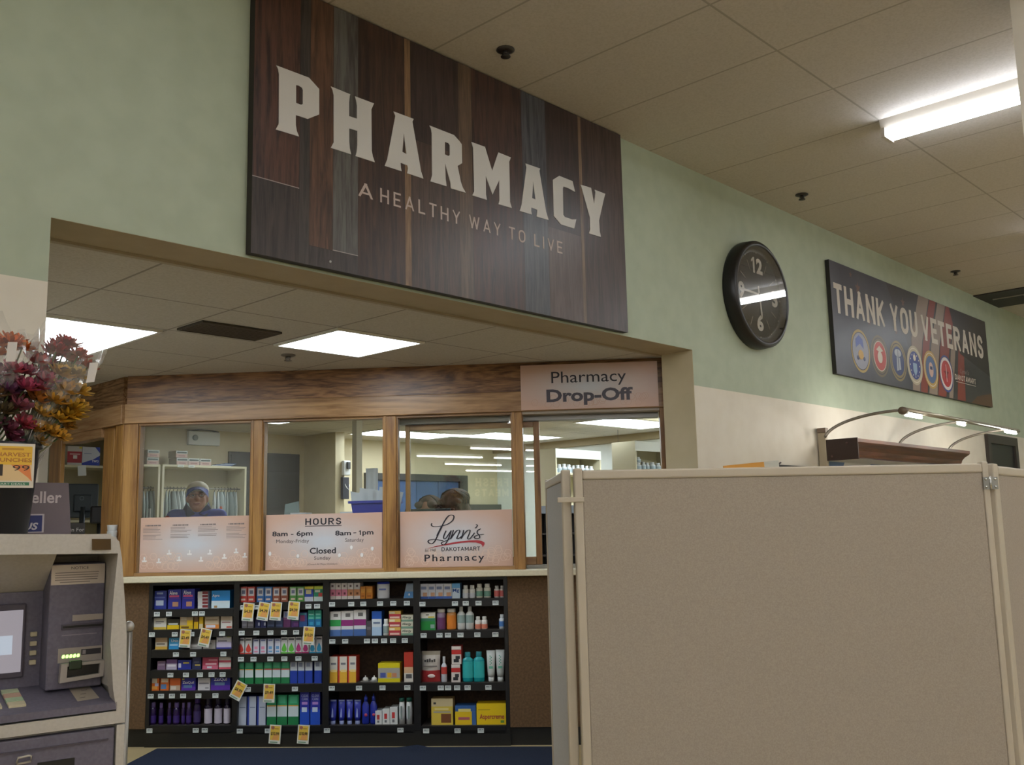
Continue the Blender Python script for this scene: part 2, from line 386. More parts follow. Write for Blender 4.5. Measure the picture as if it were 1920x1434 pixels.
# blue window with a dark frame on the far wall
wd = G(); wd.box(7.30, 8.98, 9.34, 9.40, 1.96, 2.04, flat('#2b2826', 0.5)); wd.box(8.84, 8.98, 9.34, 9.40, 0.9, 1.96, flat('#2b2826', 0.5)); wd.box(7.30, 7.38, 9.34, 9.40, 0.9, 1.96, flat('#2b2826', 0.5)); wd.box(7.38, 8.84, 9.34, 9.40, 0.84, 0.92, flat('#2b2826', 0.5))
wn = struct(wd.obj('window_5'))
bl = G(); bl.box(7.38, 8.84, 9.375, 9.395, 0.92, 1.96, speck('#2C4568', '#34507A', 4, 0.6))
for k in range(3): bl.box(7.74 + 0.37 * k, 7.75 + 0.37 * k, 9.37, 9.375, 0.92, 1.96, flat('#22375a', 0.5))
bl.obj('blind', wn)
rl = G(); rl.box(8.98, 9.60, 9.33, 9.40, 1.58, 1.66, flat('#3a3836', 0.5)); struct(rl.obj('trim_3'))

# ------------------------------------------------------------------ oak window front (local: x along, y into the pharmacy)
of = G()
UE = 3.66
of.box(0.0, UE, 0.0, 0.14, 2.245, ZC, OAK_H)                         # upper board
of.box(-0.005, UE, -0.022, 0.14, 2.112, 2.245, OAK_H2, bev=0.004)    # lower fascia
for u0, u1 in ((-0.012, 0.088), (0.872, 0.952), (1.774, 1.860), (2.632, 2.702), (3.602, 3.66)):
    of.box(u0, u1, -0.004, 0.10, 1.09, 2.112, OAK_V, bev=0.004)
    of.box(u0 + 0.006, u0 + 0.02, -0.009, -0.004, 1.10, 2.11, OAK_V) if u0 > 0 else None
for u0, u1 in ((0.088, 0.872), (0.952, 1.774), (1.860, 2.632)):
    of.box(u0, u1, 0.0, 0.09, 1.09, 1.112, OAK_H2)
    of.box(u0, u1, 0.004, 0.09, 2.098, 2.112, OAK_H2)
    of.box(u0, u0 + 0.008, 0.012, 0.08, 1.112, 2.098, OAK_V); of.box(u1 - 0.008, u1, 0.012, 0.08, 1.112, 2.098, OAK_V)
of.box(2.702, 3.602, 0.0, 0.10, 2.095, 2.112, flat('#A99E90', 0.5))
struct(of.obj('wall_front', None, FO, FA))
# short oak front running back from the corner (local frame of the room)
os_ = G(); X1 = 2.96; OAKs = wood('#5E4026', '#9A7450', (7, 0.8, 7), 2.6, 3.2, 0.25, 5.0); OAKs2 = wood('#8A6440', '#B08A62', (6, 0.5, 6), 2.2, 1.2, 0.25, 6.0)
os_.box(X1, X1 + 0.13, 6.47, 7.9, 2.245, ZC, OAKs); os_.box(X1 - 0.022, X1 + 0.13, 6.45, 7.9, 2.112, 2.245, OAKs2, bev=0.004)
for y0, y1 in ((6.45, 6.56), (6.64, 6.80), (7.48, 7.69)):
    os_.box(X1 - 0.004 if y0 != 6.64 else X1 + 0.02, X1 + (0.10 if y0 < 7 else 0.03), y0, y1, 1.09, 2.112, OAK_V, bev=0.004)
os_.box(X1 + 0.05, X1 + 0.09, 6.56, 6.64, 1.09, 2.112, OAK_V)
os_.box(X1, X1 + 0.10, 6.80, 7.46, 2.05, 2.112, OAKs2); os_.box(X1 - 0.004, X1 + 0.10, 6.45, 7.72, 0, 1.05, speck('#5C4327', '#6C5032', 55, 0.8))
struct(os_.obj('wall_front'))
sl = G(); sl.box(X1 - 0.07, X1 + 0.42, 6.47, 7.70, 1.05, 1.09, flat('#CFC6AA', 0.4), bev=0.005); struct(sl.obj('trim_4'))
PANE = sheet_glass((0.97, 0.985, 0.975, 1), 1.5, 0.0, 1.0)
for k, (u0, u1) in enumerate(((0.096, 0.864), (0.960, 1.766), (1.868, 2.624))):
    g = G(); g.box(u0, u1, 0.052, 0.056, 1.112, 2.098, PANE)
    struct(g.obj('window_%d' % (k + 1), None, FO, FA))
# sliding sash behind the third bay, pushed part of the way across the drop-off opening
sw = struct(bpy.data.objects.new('window_4', None)); COL.objects.link(sw); sw.location = FP(0, 0.14); sw.rotation_euler = (0, 0, FA)
sg = G()
for a in ((1.895, 1.925, 1.112, 2.06), (2.765, 2.805, 1.112, 2.06)): sg.box(a[0], a[1], 0, 0.035, a[2], a[3], OAK_V, bev=0.003)
sg.box(1.925, 2.765, 0, 0.035, 2.022, 2.06, OAK_H2, bev=0.003); sg.box(1.925, 2.765, 0, 0.035, 1.112, 1.165, OAK_H2, bev=0.003)
sg.obj('sash_frame', sw)
G().box(1.925, 2.765, 0.015, 0.019, 1.165, 2.022, sheet_glass((0.96, 0.98, 0.97, 1), 1.55, 0.0, 1.5)).obj('pane', sw)
trk = G(); trk.box(1.86, 3.60, 0.10, 0.19, 2.062, 2.10, flat('#7d7a74', 0.35, 0.6)); trk.box(1.86, 3.60, 0.12, 0.19, 1.092, 1.112, flat('#8d8a82', 0.35, 0.5)); trk.obj('track', sw, FP(0, 0) * 0 + Vector((0, -0.14, 0)))

# ------------------------------------------------------------------ counter under the windows
SPECK_BROWN = speck('#55402A', '#6E553A', 70, 0.85, 4, (0.3, 0.7))
ct = thing('service_counter', 'brown speckled service counter with a cream ledge under the pharmacy windows', 'counter', FO, FA)
G().box(-0.02, 0.198, 0.0, 0.03, 0.115, 1.05, SPECK_BROWN).obj('panel', ct)
G().box(2.582, 3.66, 0.0, 0.03, 0.112, 1.05, SPECK_BROWN).obj('panel', ct)
G().box(-0.02, 3.66, 0.02, 0.10, 0.0, 0.112, BLACK).obj('kick_plate', ct)
G().box(0.198, 2.582, 0.0, 0.02, 0.0, 0.095, BLACK).obj('kick_plate', ct)
G().box(-0.02, 3.66, 0.29, 0.31, 0.112, 1.05, SPECK_BROWN).obj('back_panel', ct)
g = G(); g.box(-0.05, 3.63, -0.075, 0.42, 1.05, 1.09, speck('#CFC5A8', '#D6CCB0', 80, 0.35), bev=0.006); g.obj('ledge', ct)

# ------------------------------------------------------------------ built-in black display shelves
ds = thing('display_shelving', 'black built-in display shelving with four bays under the counter ledge', 'shelving', FO, FA)
SHB = flat('#100f10', 0.4)
BAYS = [(0.224, 0.776), (0.812, 1.372), (1.414, 1.968), (2.012, 2.556)]
SHELF = {(1, 1): 0.873, (1, 2): 0.742, (1, 3): 0.613, (1, 4): 0.483, (1, 5): 0.351, (1, 6): 0.135, (2, 1): 0.908, (2, 2): 0.744, (2, 3): 0.578, (2, 4): 0.388, (2, 5): 0.129, (3, 1): 0.918, (3, 2): 0.683, (3, 3): 0.39, (3, 4): 0.129, (4, 1): 0.911, (4, 2): 0.713, (4, 3): 0.386, (4, 4): 0.123}
G().box(0.224, 2.556, 0.262, 0.272, 0.10, 1.045, speck('#47362A', '#554234', 60, 0.8)).obj('back_panel', ds)
for a, b in ((0.200, 0.224), (0.776, 0.812), (1.372, 1.414), (1.968, 2.012), (2.556, 2.580)):
    G().box(a, b, 0.0, 0.262, 0.097, 1.048, SHB).obj('upright', ds)
for a, b in BAYS: G().box(a, b, 0.002, 0.262, 1.028, 1.048, SHB).obj('top_rail', ds)
for (b, s_), z in SHELF.items():
    u0, u1 = BAYS[b - 1]
    g = G(); g.box(u0 + 0.001, u1 - 0.001, 0.004, 0.260, z - 0.012, z, flat('#3a3430', 0.45), front=SHB); g.box(u0 + 0.001, u1 - 0.001, 0.0, 0.008, z - 0.050, z - 0.004, SHB)
    g.obj('shelf', ds)

# ================================================================== GOODS ON THE SHELVES
BAYN = {1: 'first bay', 2: 'second bay', 3: 'third bay', 4: 'fourth bay'}
def shelf_name(b, s):
    n = sum(1 for k in SHELF if k[0] == b)
    if s == 1: return 'top shelf'
    if s == n: return 'bottom shelf'
    return {2: 'second shelf', 3: 'third shelf', 4: 'fourth shelf', 5: 'fifth shelf'}[s]
# spec: desc, side/top colour, front bands (from, to, colour), patches (x0, x1, z0, z1, colour), words (text, x0, x1, z0, z1, colour)
CT = {
 'blue1': ('dark blue carton with a grey panel', '#2E3A8C', [(0, 1, '#2B3A92')], [(.25, .8, .2, .48, '#B7C2D8'), (.3, .75, .82, .92, '#8FA0C8'), (.15, .9, .6, .68, '#5A6DB8')], []),
 'aleve': ('deep blue carton with white slanted lettering', '#2A2C86', [(0, 1, '#2B309A')], [(.1, .9, .50, .54, '#6A2F8E'), (.35, .8, .12, .36, '#B98A6A'), (.1, .85, .6, .7, '#D6578A')], [('Aleve', .1, .72, .72, .93, '#E8E8F2')]),
 'redflat': ('flat white and red packet lying in a stack of five', '#C9CCD0', [(0, 1, '#D7D9DC')], [(.45, 1, .25, 1, '#8A3238')], []),
 'apro': ('sky blue and white carton', '#2C93DB', [(0, .42, '#D9ECF6'), (.42, 1, '#2391E0')], [(.15, .32, .02, .15, '#B08A5A')], [('Apro', .05, .45, .6, .8, '#F2F6FA')]),
 'navysmall': ('narrow navy carton at the left end', '#2C2F66', [(0, 1, '#33386E')], [(.1, .6, .3, .7, '#D4D7E4')], []),
 'whiteyel': ('white carton with a yellow foot', '#D8D2C4', [(0, .2, '#D9B94A'), (.2, 1, '#DEDACF')], [(.15, .8, .62, .7, '#6B6A70'), (.15, .6, .48, .53, '#8B8A90')], []),
 'yelblack': ('low black and yellow carton', '#3A3624', [(0, .4, '#E3BF12'), (.4, 1, '#3B3625')], [(.1, .9, .42, .6, '#C9CCC4')], []),
 'beigeyel': ('beige carton with a yellow corner', '#B59A74', [(0, .25, '#D9B61E'), (.25, 1, '#BFA988')], [(.55, 1, .25, .6, '#E8C01A'), (.1, .5, .6, .85, '#D9CBB4'), (.1, .7, .05, .18, '#7A5A1C')], []),
 'brownyel': ('narrow brown and yellow carton', '#6E4A25', [(0, .5, '#D9AF16'), (.5, 1, '#7A532C')], [], []),
 'yelslim': ('slim yellow carton', '#CBA21C', [(0, .35, '#D8C69A'), (.35, 1, '#E0B716')], [], []),
 'creamorange': ('cream carton with an orange band', '#C9B79A', [(0, .3, '#E08A3C'), (.3, 1, '#CDBBA0')], [(.08, .75, .08, .26, '#D9DCEB'), (.08, .9, .6, .68, '#A08A70'), (.02, .98, .88, .94, '#9D7C58')], []),
 'whitered': ('white carton with red fine print', '#D5C6B4', [(0, .55, '#DBD7D2'), (.55, 1, '#CDBBA4')], [(.5, .95, .04, .16, '#C65A4A'), (.1, .85, .38, .46, '#A77A78')], []),
 'tan': ('tan and white carton', '#B79B74', [(0, .25, '#D6AE4C'), (.25, .6, '#D3CBB8'), (.6, 1, '#B99C78')], [(.1, .8, .4, .5, '#6B6058')], []),
 'skyblue': ('bright blue carton', '#2B86C4', [(0, .4, '#2F9BDA'), (.4, 1, '#3AA0DA')], [(.1, .9, .3, .45, '#A6D4EE')], [('Unio', .25, .95, .62, .86, '#EAF3FA')]),
 'greybox': ('grey carton behind the sale tags', '#77746F', [(0, .4, '#A9A9A8'), (.4, 1, '#6E6C68')], [(.1, .6, .2, .3, '#DADADA')], []),
 'whitelow': ('low pale grey carton', '#A3A09A', [(0, 1, '#B9B8B4')], [(.1, .7, .5, .7, '#8A8A8A')], []),
 'lavender': ('white carton with lavender band and blue foot', '#C9C4CE', [(0, .1, '#3B3F9A'), (.1, .5, '#C9C2DE'), (.5, 1, '#DDDCE2')], [(.05, .45, .84, .98, '#4B4A8C'), (.1, .7, .52, .62, '#8C8CA0'), (.7, .95, .84, .95, '#C9D66A')], []),
 'mauve': ('low mauve carton', '#6B4F6B', [(0, 1, '#7C6480')], [(.1, .9, .5, .7, '#A795AC')], []),
 'purplewhite': ('white carton with a purple top', '#6A4A86', [(0, .6, '#B8AFC6'), (.6, 1, '#6E4D8A')], [(.1, .9, .3, .5, '#E4E0EA')], []),
 'navyyel': ('low navy carton with yellow lettering strip', '#232D80', [(0, 1, '#27339A')], [(.4, .85, .62, .76, '#D8C24A'), (.05, .25, .2, .65, '#D0D4EA')], []),
 'navytall': ('dark navy carton', '#20264E', [(0, 1, '#28305C')], [(.3, .9, .3, .4, '#C9B65A'), (.2, .8, .55, .62, '#6A7090')], []),
 'pinkred': ('pink and red carton', '#B8425C', [(0, .3, '#D06A86'), (.3, 1, '#C24A66')], [(.2, .9, .35, .5, '#E6B4C2'), (.3, .6, .08, .24, '#D9DCE8'), (.4, .95, .7, .8, '#E4A0AE')], []),
 'whitepink': ('white carton with a pink band', '#D6C9C4', [(0, .15, '#D0596C'), (.15, .5, '#E3DCDA'), (.5, .66, '#D95A72'), (.66, 1, '#DCD3CC')], [], []),
 'orangewhite': ('orange carton with a white panel', '#C8622A', [(0, 1, '#DD6E22')], [(.1, .8, .5, .82, '#EADFCC'), (.15, .85, .08, .3, '#E8A04A'), (.6, .95, .3, .5, '#B4BAD8')], []),
 'orangeblue': ('orange carton with blue and white patches', '#C8622A', [(0, 1, '#D97028')], [(.05, .7, .1, .42, '#5A86BE'), (.1, .9, .55, .8, '#EAD6BE')], []),
 'orange': ('plain orange carton', '#CB5A26', [(0, .35, '#BFA48E'), (.35, 1, '#DF6A2C')], [(.1, .6, .06, .3, '#DCD2C8')], []),
 'zzz': ('violet carton with white sleep-aid lettering', '#33258A', [(0, .3, '#5C34A8'), (.3, 1, '#2A2A9A')], [(.15, .75, .2, .42, '#5C7FA8'), (.05, .2, .84, .96, '#D8CC4A')], [('ZzzQuil', .08, .88, .5, .74, '#E6E6F0')]),
 'zzzbig': ('large violet carton with white sleep-aid lettering', '#33258A', [(0, .32, '#5C30A8'), (.32, 1, '#2A2CA0')], [(.2, .72, .3, .5, '#6A88B0'), (.02, .14, .84, .98, '#D8CC4A')], [('ZzzQuil', .16, .84, .56, .8, '#ECECF4')]),
 'whiteplain': ('plain white carton', '#C9C6CF', [(0, 1, '#D2D0D6')], [(.1, .9, .5, .62, '#8E8C9A'), (.6, .9, .12, .24, '#9A98A4')], []),
 'blueyel': ('blue and yellow carton', '#C9C83C', [(0, .3, '#D4DCE8'), (.3, .82, '#2A4FB4'), (.82, 1, '#D6CC40')], [(.15, .75, .5, .78, '#E0D8A8')], []),
 'greenyel': ('green carton with a yellow top', '#C3CC3C', [(0, .3, '#CFE0DC'), (.3, .8, '#2F9A78'), (.8, 1, '#C8D44A')], [(.5, .95, .3, .55, '#C84A44'), (.1, .7, .6, .76, '#E4EAD8')], []),
 'greysmall': ('small grey carton', '#5E5C66', [(0, 1, '#77747E')], [(.1, .9, .2, .4, '#8E8C96')], []),
 'navysq': ('small navy carton', '#1F2652', [(0, 1, '#2A3268')], [(.6, .9, .2, .5, '#B9BED0')], []),
 'slate': ('small slate blue carton', '#2A3450', [(0, 1, '#3A486A')], [(.1, .9, .15, .3, '#52628A')], []),
 'plumwhite': ('plum carton with a white panel', '#5A3566', [(0, .45, '#6E3A6C'), (.45, .6, '#8A5A86'), (.6, 1, '#C9C4DA')], [(.2, .8, .66, .9, '#8A9AC8')], []),
 'plumgreen': ('plum and green carton', '#4A3A66', [(0, .5, '#5A3A7A'), (.5, 1, '#3F6A5A')], [(.3, .95, .1, .35, '#7A4A8E')], []),
 'tealplum': ('teal and plum carton', '#2A4A7A', [(0, .35, '#2E5A9A'), (.35, 1, '#3A4A86')], [(.1, .7, .4, .8, '#8A3F6A'), (.1, .9, .85, .95, '#4AA0A0')], []),
 'tealgreen': ('teal green carton', '#1E6A7A', [(0, .45, '#1E6EA0'), (.45, 1, '#2A9A86')], [(.1, .85, .5, .56, '#7AC8B4'), (.1, .85, .72, .78, '#8AD0C0'), (.2, .8, .1, .3, '#3A9AC0')], []),
 'lensgreen': ('white and green eye care carton', '#2F8A5C', [(0, .28, '#1F7A48'), (.28, .62, '#C9D8DA'), (.62, .66, '#D9A04A'), (.66, 1, '#2F9A68')], [(.15, .85, .72, .95, '#4FB084')], []),
 'lensred': ('white and green carton with a red line', '#2F8A5C', [(0, .28, '#1F7A48'), (.28, .62, '#C9D8DA'), (.62, .67, '#C84A40'), (.67, 1, '#2F9A68')], [(.15, .85, .72, .95, '#4FB084')], []),
 'lensblue': ('white and blue eye care carton', '#2A3F8A', [(0, .55, '#1E3FA8'), (.55, 1, '#CDD6DF')], [(.15, .7, .72, .9, '#8A96B0')], []),
 'lenswhite': ('white eye care carton with a blue edge', '#2E3F8E', [(0, 1, '#B9C2D2')], [(0, .2, 0, 1, '#3448A0'), (.3, .9, .6, .64, '#7E8AA2')], []),
 'clear': ('tall royal blue carton', '#2A2E96', [(0, .45, '#2452C0'), (.45, 1, '#2F34A2')], [(.2, .75, .38, .52, '#C9D8EC'), (.2, .8, .6, .68, '#B48AD0')], [('CLEAR', .15, .9, .82, .9, '#AEB8E4'), ('CARE', .2, .85, .73, .80, '#AEB8E4')]),
 'pinkskin': ('white carton with a pink band', '#D2C8C2', [(0, .2, '#D8CFC8'), (.2, .6, '#D77F98'), (.6, 1, '#DCD6D0')], [(.35, .7, .74, .88, '#6A5A58'), (.4, .75, .28, .42, '#7A3A4A')], []),
 'peachskin': ('white carton with a peach band', '#D2C8C2', [(0, .2, '#D8CFC8'), (.2, .6, '#CC8E62'), (.6, 1, '#DCD6D0')], [(.35, .7, .74, .88, '#6A5A58'), (.4, .75, .28, .42, '#7A4A2A')], []),
 'amber': ('amber carton', '#B4701E', [(0, 1, '#C67C22')], [(.15, .85, .5, .8, '#D89A3C'), (.2, .8, .15, .3, '#A85E14')], []),
 'probgreen': ('tall white carton with a green band', '#C9C8C6', [(0, .26, '#4A6FA8'), (.26, .40, '#CFD2D8'), (.40, .66, '#2F9A4E'), (.66, 1, '#D9D7D2')], [(.35, .75, .78, .9, '#6E6C6A')], []),
 'probplum': ('tall white carton with a plum band', '#C9C8C6', [(0, .26, '#4468A4'), (.26, .40, '#CFD2D8'), (.40, .64, '#8A2A72'), (.64, 1, '#D9D7D2')], [(.35, .75, .76, .9, '#6E6C6A')], []),
 'darksmall': ('short dark grey carton', '#38363A', [(0, 1, '#4A484E')], [(.1, .9, .4, .6, '#6A6870')], []),
 'bluetop': ('white carton with a royal blue top', '#1E56A8', [(0, .35, '#A9C4DE'), (.35, .68, '#D2DAE0'), (.68, 1, '#1F58B4')], [(.15, .85, .48, .56, '#6A7A96')], []),
 'redyel': ('flat red and yellow allergy carton in a stack of three', '#C89A3C', [(0, .6, '#B83A46'), (.6, 1, '#DDB45A')], [(.08, .9, .08, .3, '#E2C2B4'), (.05, .5, .64, .9, '#E6D9B8')], []),
 'allergy': ('flat white and green allergy carton in a stack of three', '#B4AE8A', [(0, .3, '#7FA08A'), (.3, 1, '#D9D4BE')], [], [('Allergy', .08, .85, .38, .85, '#33463C')]),
 'redyelbox': ('tall white and yellow carton with a red side', '#C23A2C', [(0, .45, '#E6B23A'), (.45, 1, '#DAD4C8')], [(0, .16, 0, 1, '#C8402E'), (.3, .85, .68, .76, '#7A7A80'), (.3, .95, .4, .5, '#EFD48A')], []),
 'yellowpack': ('yellow topped pack with a grey printed front', '#C9B81E', [(0, .2, '#D6C91E'), (.2, .75, '#A7A49C'), (.75, 1, '#DCCB18')], [(.1, .35, .24, .5, '#4A5A9E'), (.42, .62, .24, .5, '#E0B030'), (.64, .85, .26, .48, '#C88A66')], []),
 'redfade': ('slim white carton with a red top', '#B8382A', [(0, .3, '#DCD6CC'), (.3, .5, '#DDB48A'), (.5, 1, '#C23A2A')], [(.2, .85, .12, .26, '#5A5A5C')], []),
 'whitered2': ('white carton with a red label', '#C9CCCC', [(0, 1, '#D6D8D6')], [(.25, .65, .35, .7, '#C23A38'), (.3, .6, .12, .28, '#6E7074')], []),
 'calcium': ('white and blue supplement carton', '#C4C6CC', [(0, .16, '#3F66B4'), (.16, 1, '#D0D2D8')], [(.35, .9, .16, .42, '#C89A78'), (.12, .8, .62, .82, '#7A86A8')], []),
 'mg': ('white and light blue magnesium carton', '#7EB4E0', [(0, .7, '#CBDCEA'), (.7, 1, '#6AB0E4')], [], [('Mg', .1, .9, .36, .66, '#1E4FA0')]),
 'greenherb': ('green and white hanging carton', '#C9C8BA', [(0, .5, '#1F8A3E'), (.5, .68, '#2F7A5A'), (.68, 1, '#DAD8CC')], [(.4, .6, .84, .9, '#4A4A44'), (.55, .95, .7, .78, '#D6C23A'), (.7, .95, .1, .32, '#8AA6A0')], []),
 'tanyellow': ('tan and yellow carton with a brown picture', '#B4955C', [(0, .7, '#D9BF4A'), (.7, 1, '#CFBE94')], [(.45, .92, .08, .42, '#7A4A28'), (.1, .9, .46, .52, '#A8A294'), (.1, .22, .78, .86, '#3A3A3A'), (.15, .8, .56, .64, '#E4D28A')], []),
 'yelblue': ('yellow carton with a blue top', '#2F5A96', [(0, .7, '#E6C21C'), (.7, 1, '#33609E')], [(.15, .7, .26, .4, '#B05A6A'), (.15, .75, .68, .84, '#E0D27A'), (.8, 1, 0, .7, '#3A629A')], []),
 'aspercreme': ('wide yellow carton with red italic lettering', '#D9B410', [(0, 1, '#EBC814')], [(.05, .45, .68, .72, '#B89A1A'), (.8, .92, .08, .2, '#6A9A3A')], [('Aspercreme', .1, .92, .2, .5, '#A83A3A')]),
 'redcube': ('red and white carton with a black swoosh, one of a stacked pair', '#B8403A', [(0, 1, '#D8CFC8')], [(0, 1, .55, .8, '#C4302E'), (.2, .75, .1, .28, '#2A2A2E'), (.4, .85, .28, .46, '#2E2E32'), (.1, .9, .86, .96, '#E6DAD2')], []),
}
for c_, hx, h2 in (('red', '#C8463E', '#D0605A'), ('blue', '#3A72B8', '#5A8ED0'), ('brown', '#9A5440', '#AE6A54'), ('green', '#5A9A4A', '#7AB46A')):
    CT['kid_' + c_] = ('white topped carton with a %s foot' % c_, h2, [(0, .38, hx), (.38, 1, h2)], [(.12, .88, .42, .9, '#DCDCE2'), (.28, .74, .55, .78, '#7E86A6'), (.2, .8, .12, .24, '#E2C8B8')], [])
for c_, hx in (('red', '#D04438'), ('green', '#5CB43C'), ('mag', '#A8306E'), ('cyan', '#2F96C0')):
    nm = {'red': 'red', 'green': 'green', 'mag': 'magenta', 'cyan': 'light blue'}[c_]
    CT['drop_' + c_] = ('white drink-mix carton with a %s drop' % nm, '#B9B9B8', [(0, .08, hx), (.08, 1, '#CBCCCC')], [(.1, .9, .82, .92, '#5A5A60')], [])
for c_, hx in (('pink', '#D88AA8'), ('blue', '#6AA0D0')):
    CT['strip_' + c_] = ('white carton with a %s blotch' % c_, '#A8AAC0', [(0, 1, '#CDCFDA')], [(.2, .75, .3, .5, hx), (.15, .85, .86, .96, '#7078A8'), (0, .08, 0, 1, '#7A86B4'), (.2, .8, .1, .2, hx)], [])
DROP = [(0, .95), (.28, .55), (.4, .3), (.3, .1), (0, .02), (-.3, .1), (-.4, .3), (-.28, .55)]
def carton(sp, w_, h_, d_):
    desc, side, bands, pats, words = CT[sp]; g = G()
    g.box(-w_ / 2, w_ / 2, 0, d_, 0, h_, flat(side, 0.4))
    for a, b, c in bands: g.rect(-w_ / 2, w_ / 2, a * h_, b * h_, -0.0004, flat(c, 0.4))
    if sp.startswith('drop_'):
        g.poly([(x * w_, (.08 + z * .6) * h_) for x, z in DROP][::-1], -0.0008, flat(bands[0][2], 0.4))
    for k, (a, b, c, e, col) in enumerate(pats): g.rect((a - .5) * w_, (b - .5) * w_, c * h_, e * h_, -0.0008 - 0.0002 * k, flat(col, 0.4))
    for t, a, b, c, e, col in words: g.text(t, (a - .5) * w_, (b - .5) * w_, c * h_, e * h_, -0.0018, flat(col, 0.5), bold=0.015)
    return g
BT = {  # bottles: desc, body colour, cap colour, label colour, label from/to, body height share, shape
 'purplebot': ('dark violet bottle of liquid sleep aid', '#2C1848', '#6E5A9A', '#3B2470', (.1, .42), .78, 'round'),
 'purpletall': ('tall dark violet bottle with a pale mark', '#241440', '#4A2F7E', '#3A2C5E', (.1, .5), .8, 'round'),
 'darkbot': ('tall dark bottle with a white label', '#1E1430', '#241A38', '#C4BCCB', (.04, .58), .72, 'round'),
 'whitebot': ('white bottle with a grey label', '#D6D9D8', '#D9DCDA', '#8FA0A0', (.15, .6), .72, 'round'),
 'navyband': ('white bottle with a navy band', '#D8D8D2', '#D4D4CE', '#C9CCD2', (.06, .4), .74, 'round'),
 'greenlabel': ('white bottle with a green printed label', '#D4D3C6', '#DAD9D2', '#6E9A8A', (.14, .5), .76, 'round'),
 'redlabel': ('small white bottle with a red label', '#D6D2CE', '#DAD8D4', '#D06A66', (.12, .62), .78, 'round'),
 'purplevit': ('clear capped bottle with a purple label', '#8E7A92', '#D2CFC6', '#6A3A66', (.04, .6), .84, 'wide'),
 'orangevit': ('orange bottle with a white cap', '#C88A4A', '#D2CFC6', '#D9802A', (.04, .7), .84, 'wide'),
 'tallwhite': ('tall white bottle with a grey-green label', '#D9DBD8', '#D6D9D6', '#8FA4A0', (.3, .62), .76, 'neck'),
 'smallred': ('small white bottle with an orange-red label', '#D8D4CE', '#DCDAD4', '#CF7A62', (.06, .42), .76, 'round'),
 'bluelabel': ('small white bottle with a blue label', '#D2D8DC', '#D6DCDE', '#4A7AB8', (.2, .55), .76, 'round'),
 'spray': ('slim red and pale blue spray bottle', '#C9CED8', '#C8CCCE', '#C0443E', (.35, .62), .76, 'neck'),
 'teal': ('teal bottle with a teal cap', '#1E9AA0', '#1E7E88', '#2FB0B0', (.15, .7), .84, 'flatb'),
}
def bottle(sp, w_, h_, tagf):
    desc, bc, cc, lc, (l0, l1), sh, shape = BT[sp]
    r = w_ / 2; sy = 0.62 if shape == 'flatb' else 1.0
    g = G(); bh_ = h_ * sh; nr = {'round': .62, 'wide': .78, 'neck': .42, 'flatb': .46}[shape] * r
    Mt = Matrix.Translation((0, r * sy, 0))
    sho = {'neck': .8, 'flatb': .86}.get(shape, .88)
    g.lathe([(r * .9, 0), (r, h_ * .02), (r, bh_ * sho), (r * .93, bh_ * (sho + .05)), (nr, bh_ * .985), (nr * .95, bh_)], flat(bc, 0.25), 18, Mt, True, 1, sy)
    o = g.obj('medicine_bottle')
    c = G(); c.lathe([(nr * 1.08, bh_ * .985), (nr * 1.12, bh_), (nr * 1.12, h_ - .002), (nr * 1.0, h_)], flat(cc, 0.4), 18, Mt, True, 1, sy); c.obj('cap', o)
    l = G(); rr = r + .0006; n = 12
    vs = []; 
    for z in (bh_ * l0 / sh * .9, bh_ * min(l1 / sh, sho) * .98):
        for k in range(n + 1):
            a = PI + PI * k / n; vs.append((rr * math.cos(a), r * sy + rr * sy * math.sin(a), z))
    l.add(vs, [(k, k + 1, k + n + 2, k + n + 1) for k in range(n)], flat(lc, 0.4), True); l.obj('label', o)
    return o
def pump_bottle(w_, h_):
    r = w_ / 2; g = G(); Mt = Matrix.Translation((0, r * .7, 0))
    g.lathe([(r * .8, 0), (r, h_ * .04), (r * .95, h_ * .3), (r, h_ * .62), (r * .6, h_ * .74), (r * .42, h_ * .78)], flat('#23329A', 0.25), 18, Mt, True, 1, .7)
    o = g.obj('lotion_bottle')
    c = G(); c.lathe([(r * .5, h_ * .77), (r * .5, h_ * .9), (r * .3, h_ * .93), (r * .12, h_ * .94), (r * .12, h_)], flat('#2A3CA8', 0.3), 14, Mt); c.obj('pump_cap', o)
    c = G(); c.ball((r * .2, -.002, h_ * .32), (r * .42, .004, r * .42), flat('#B04060', 0.4)); c.obj('label', o); return o
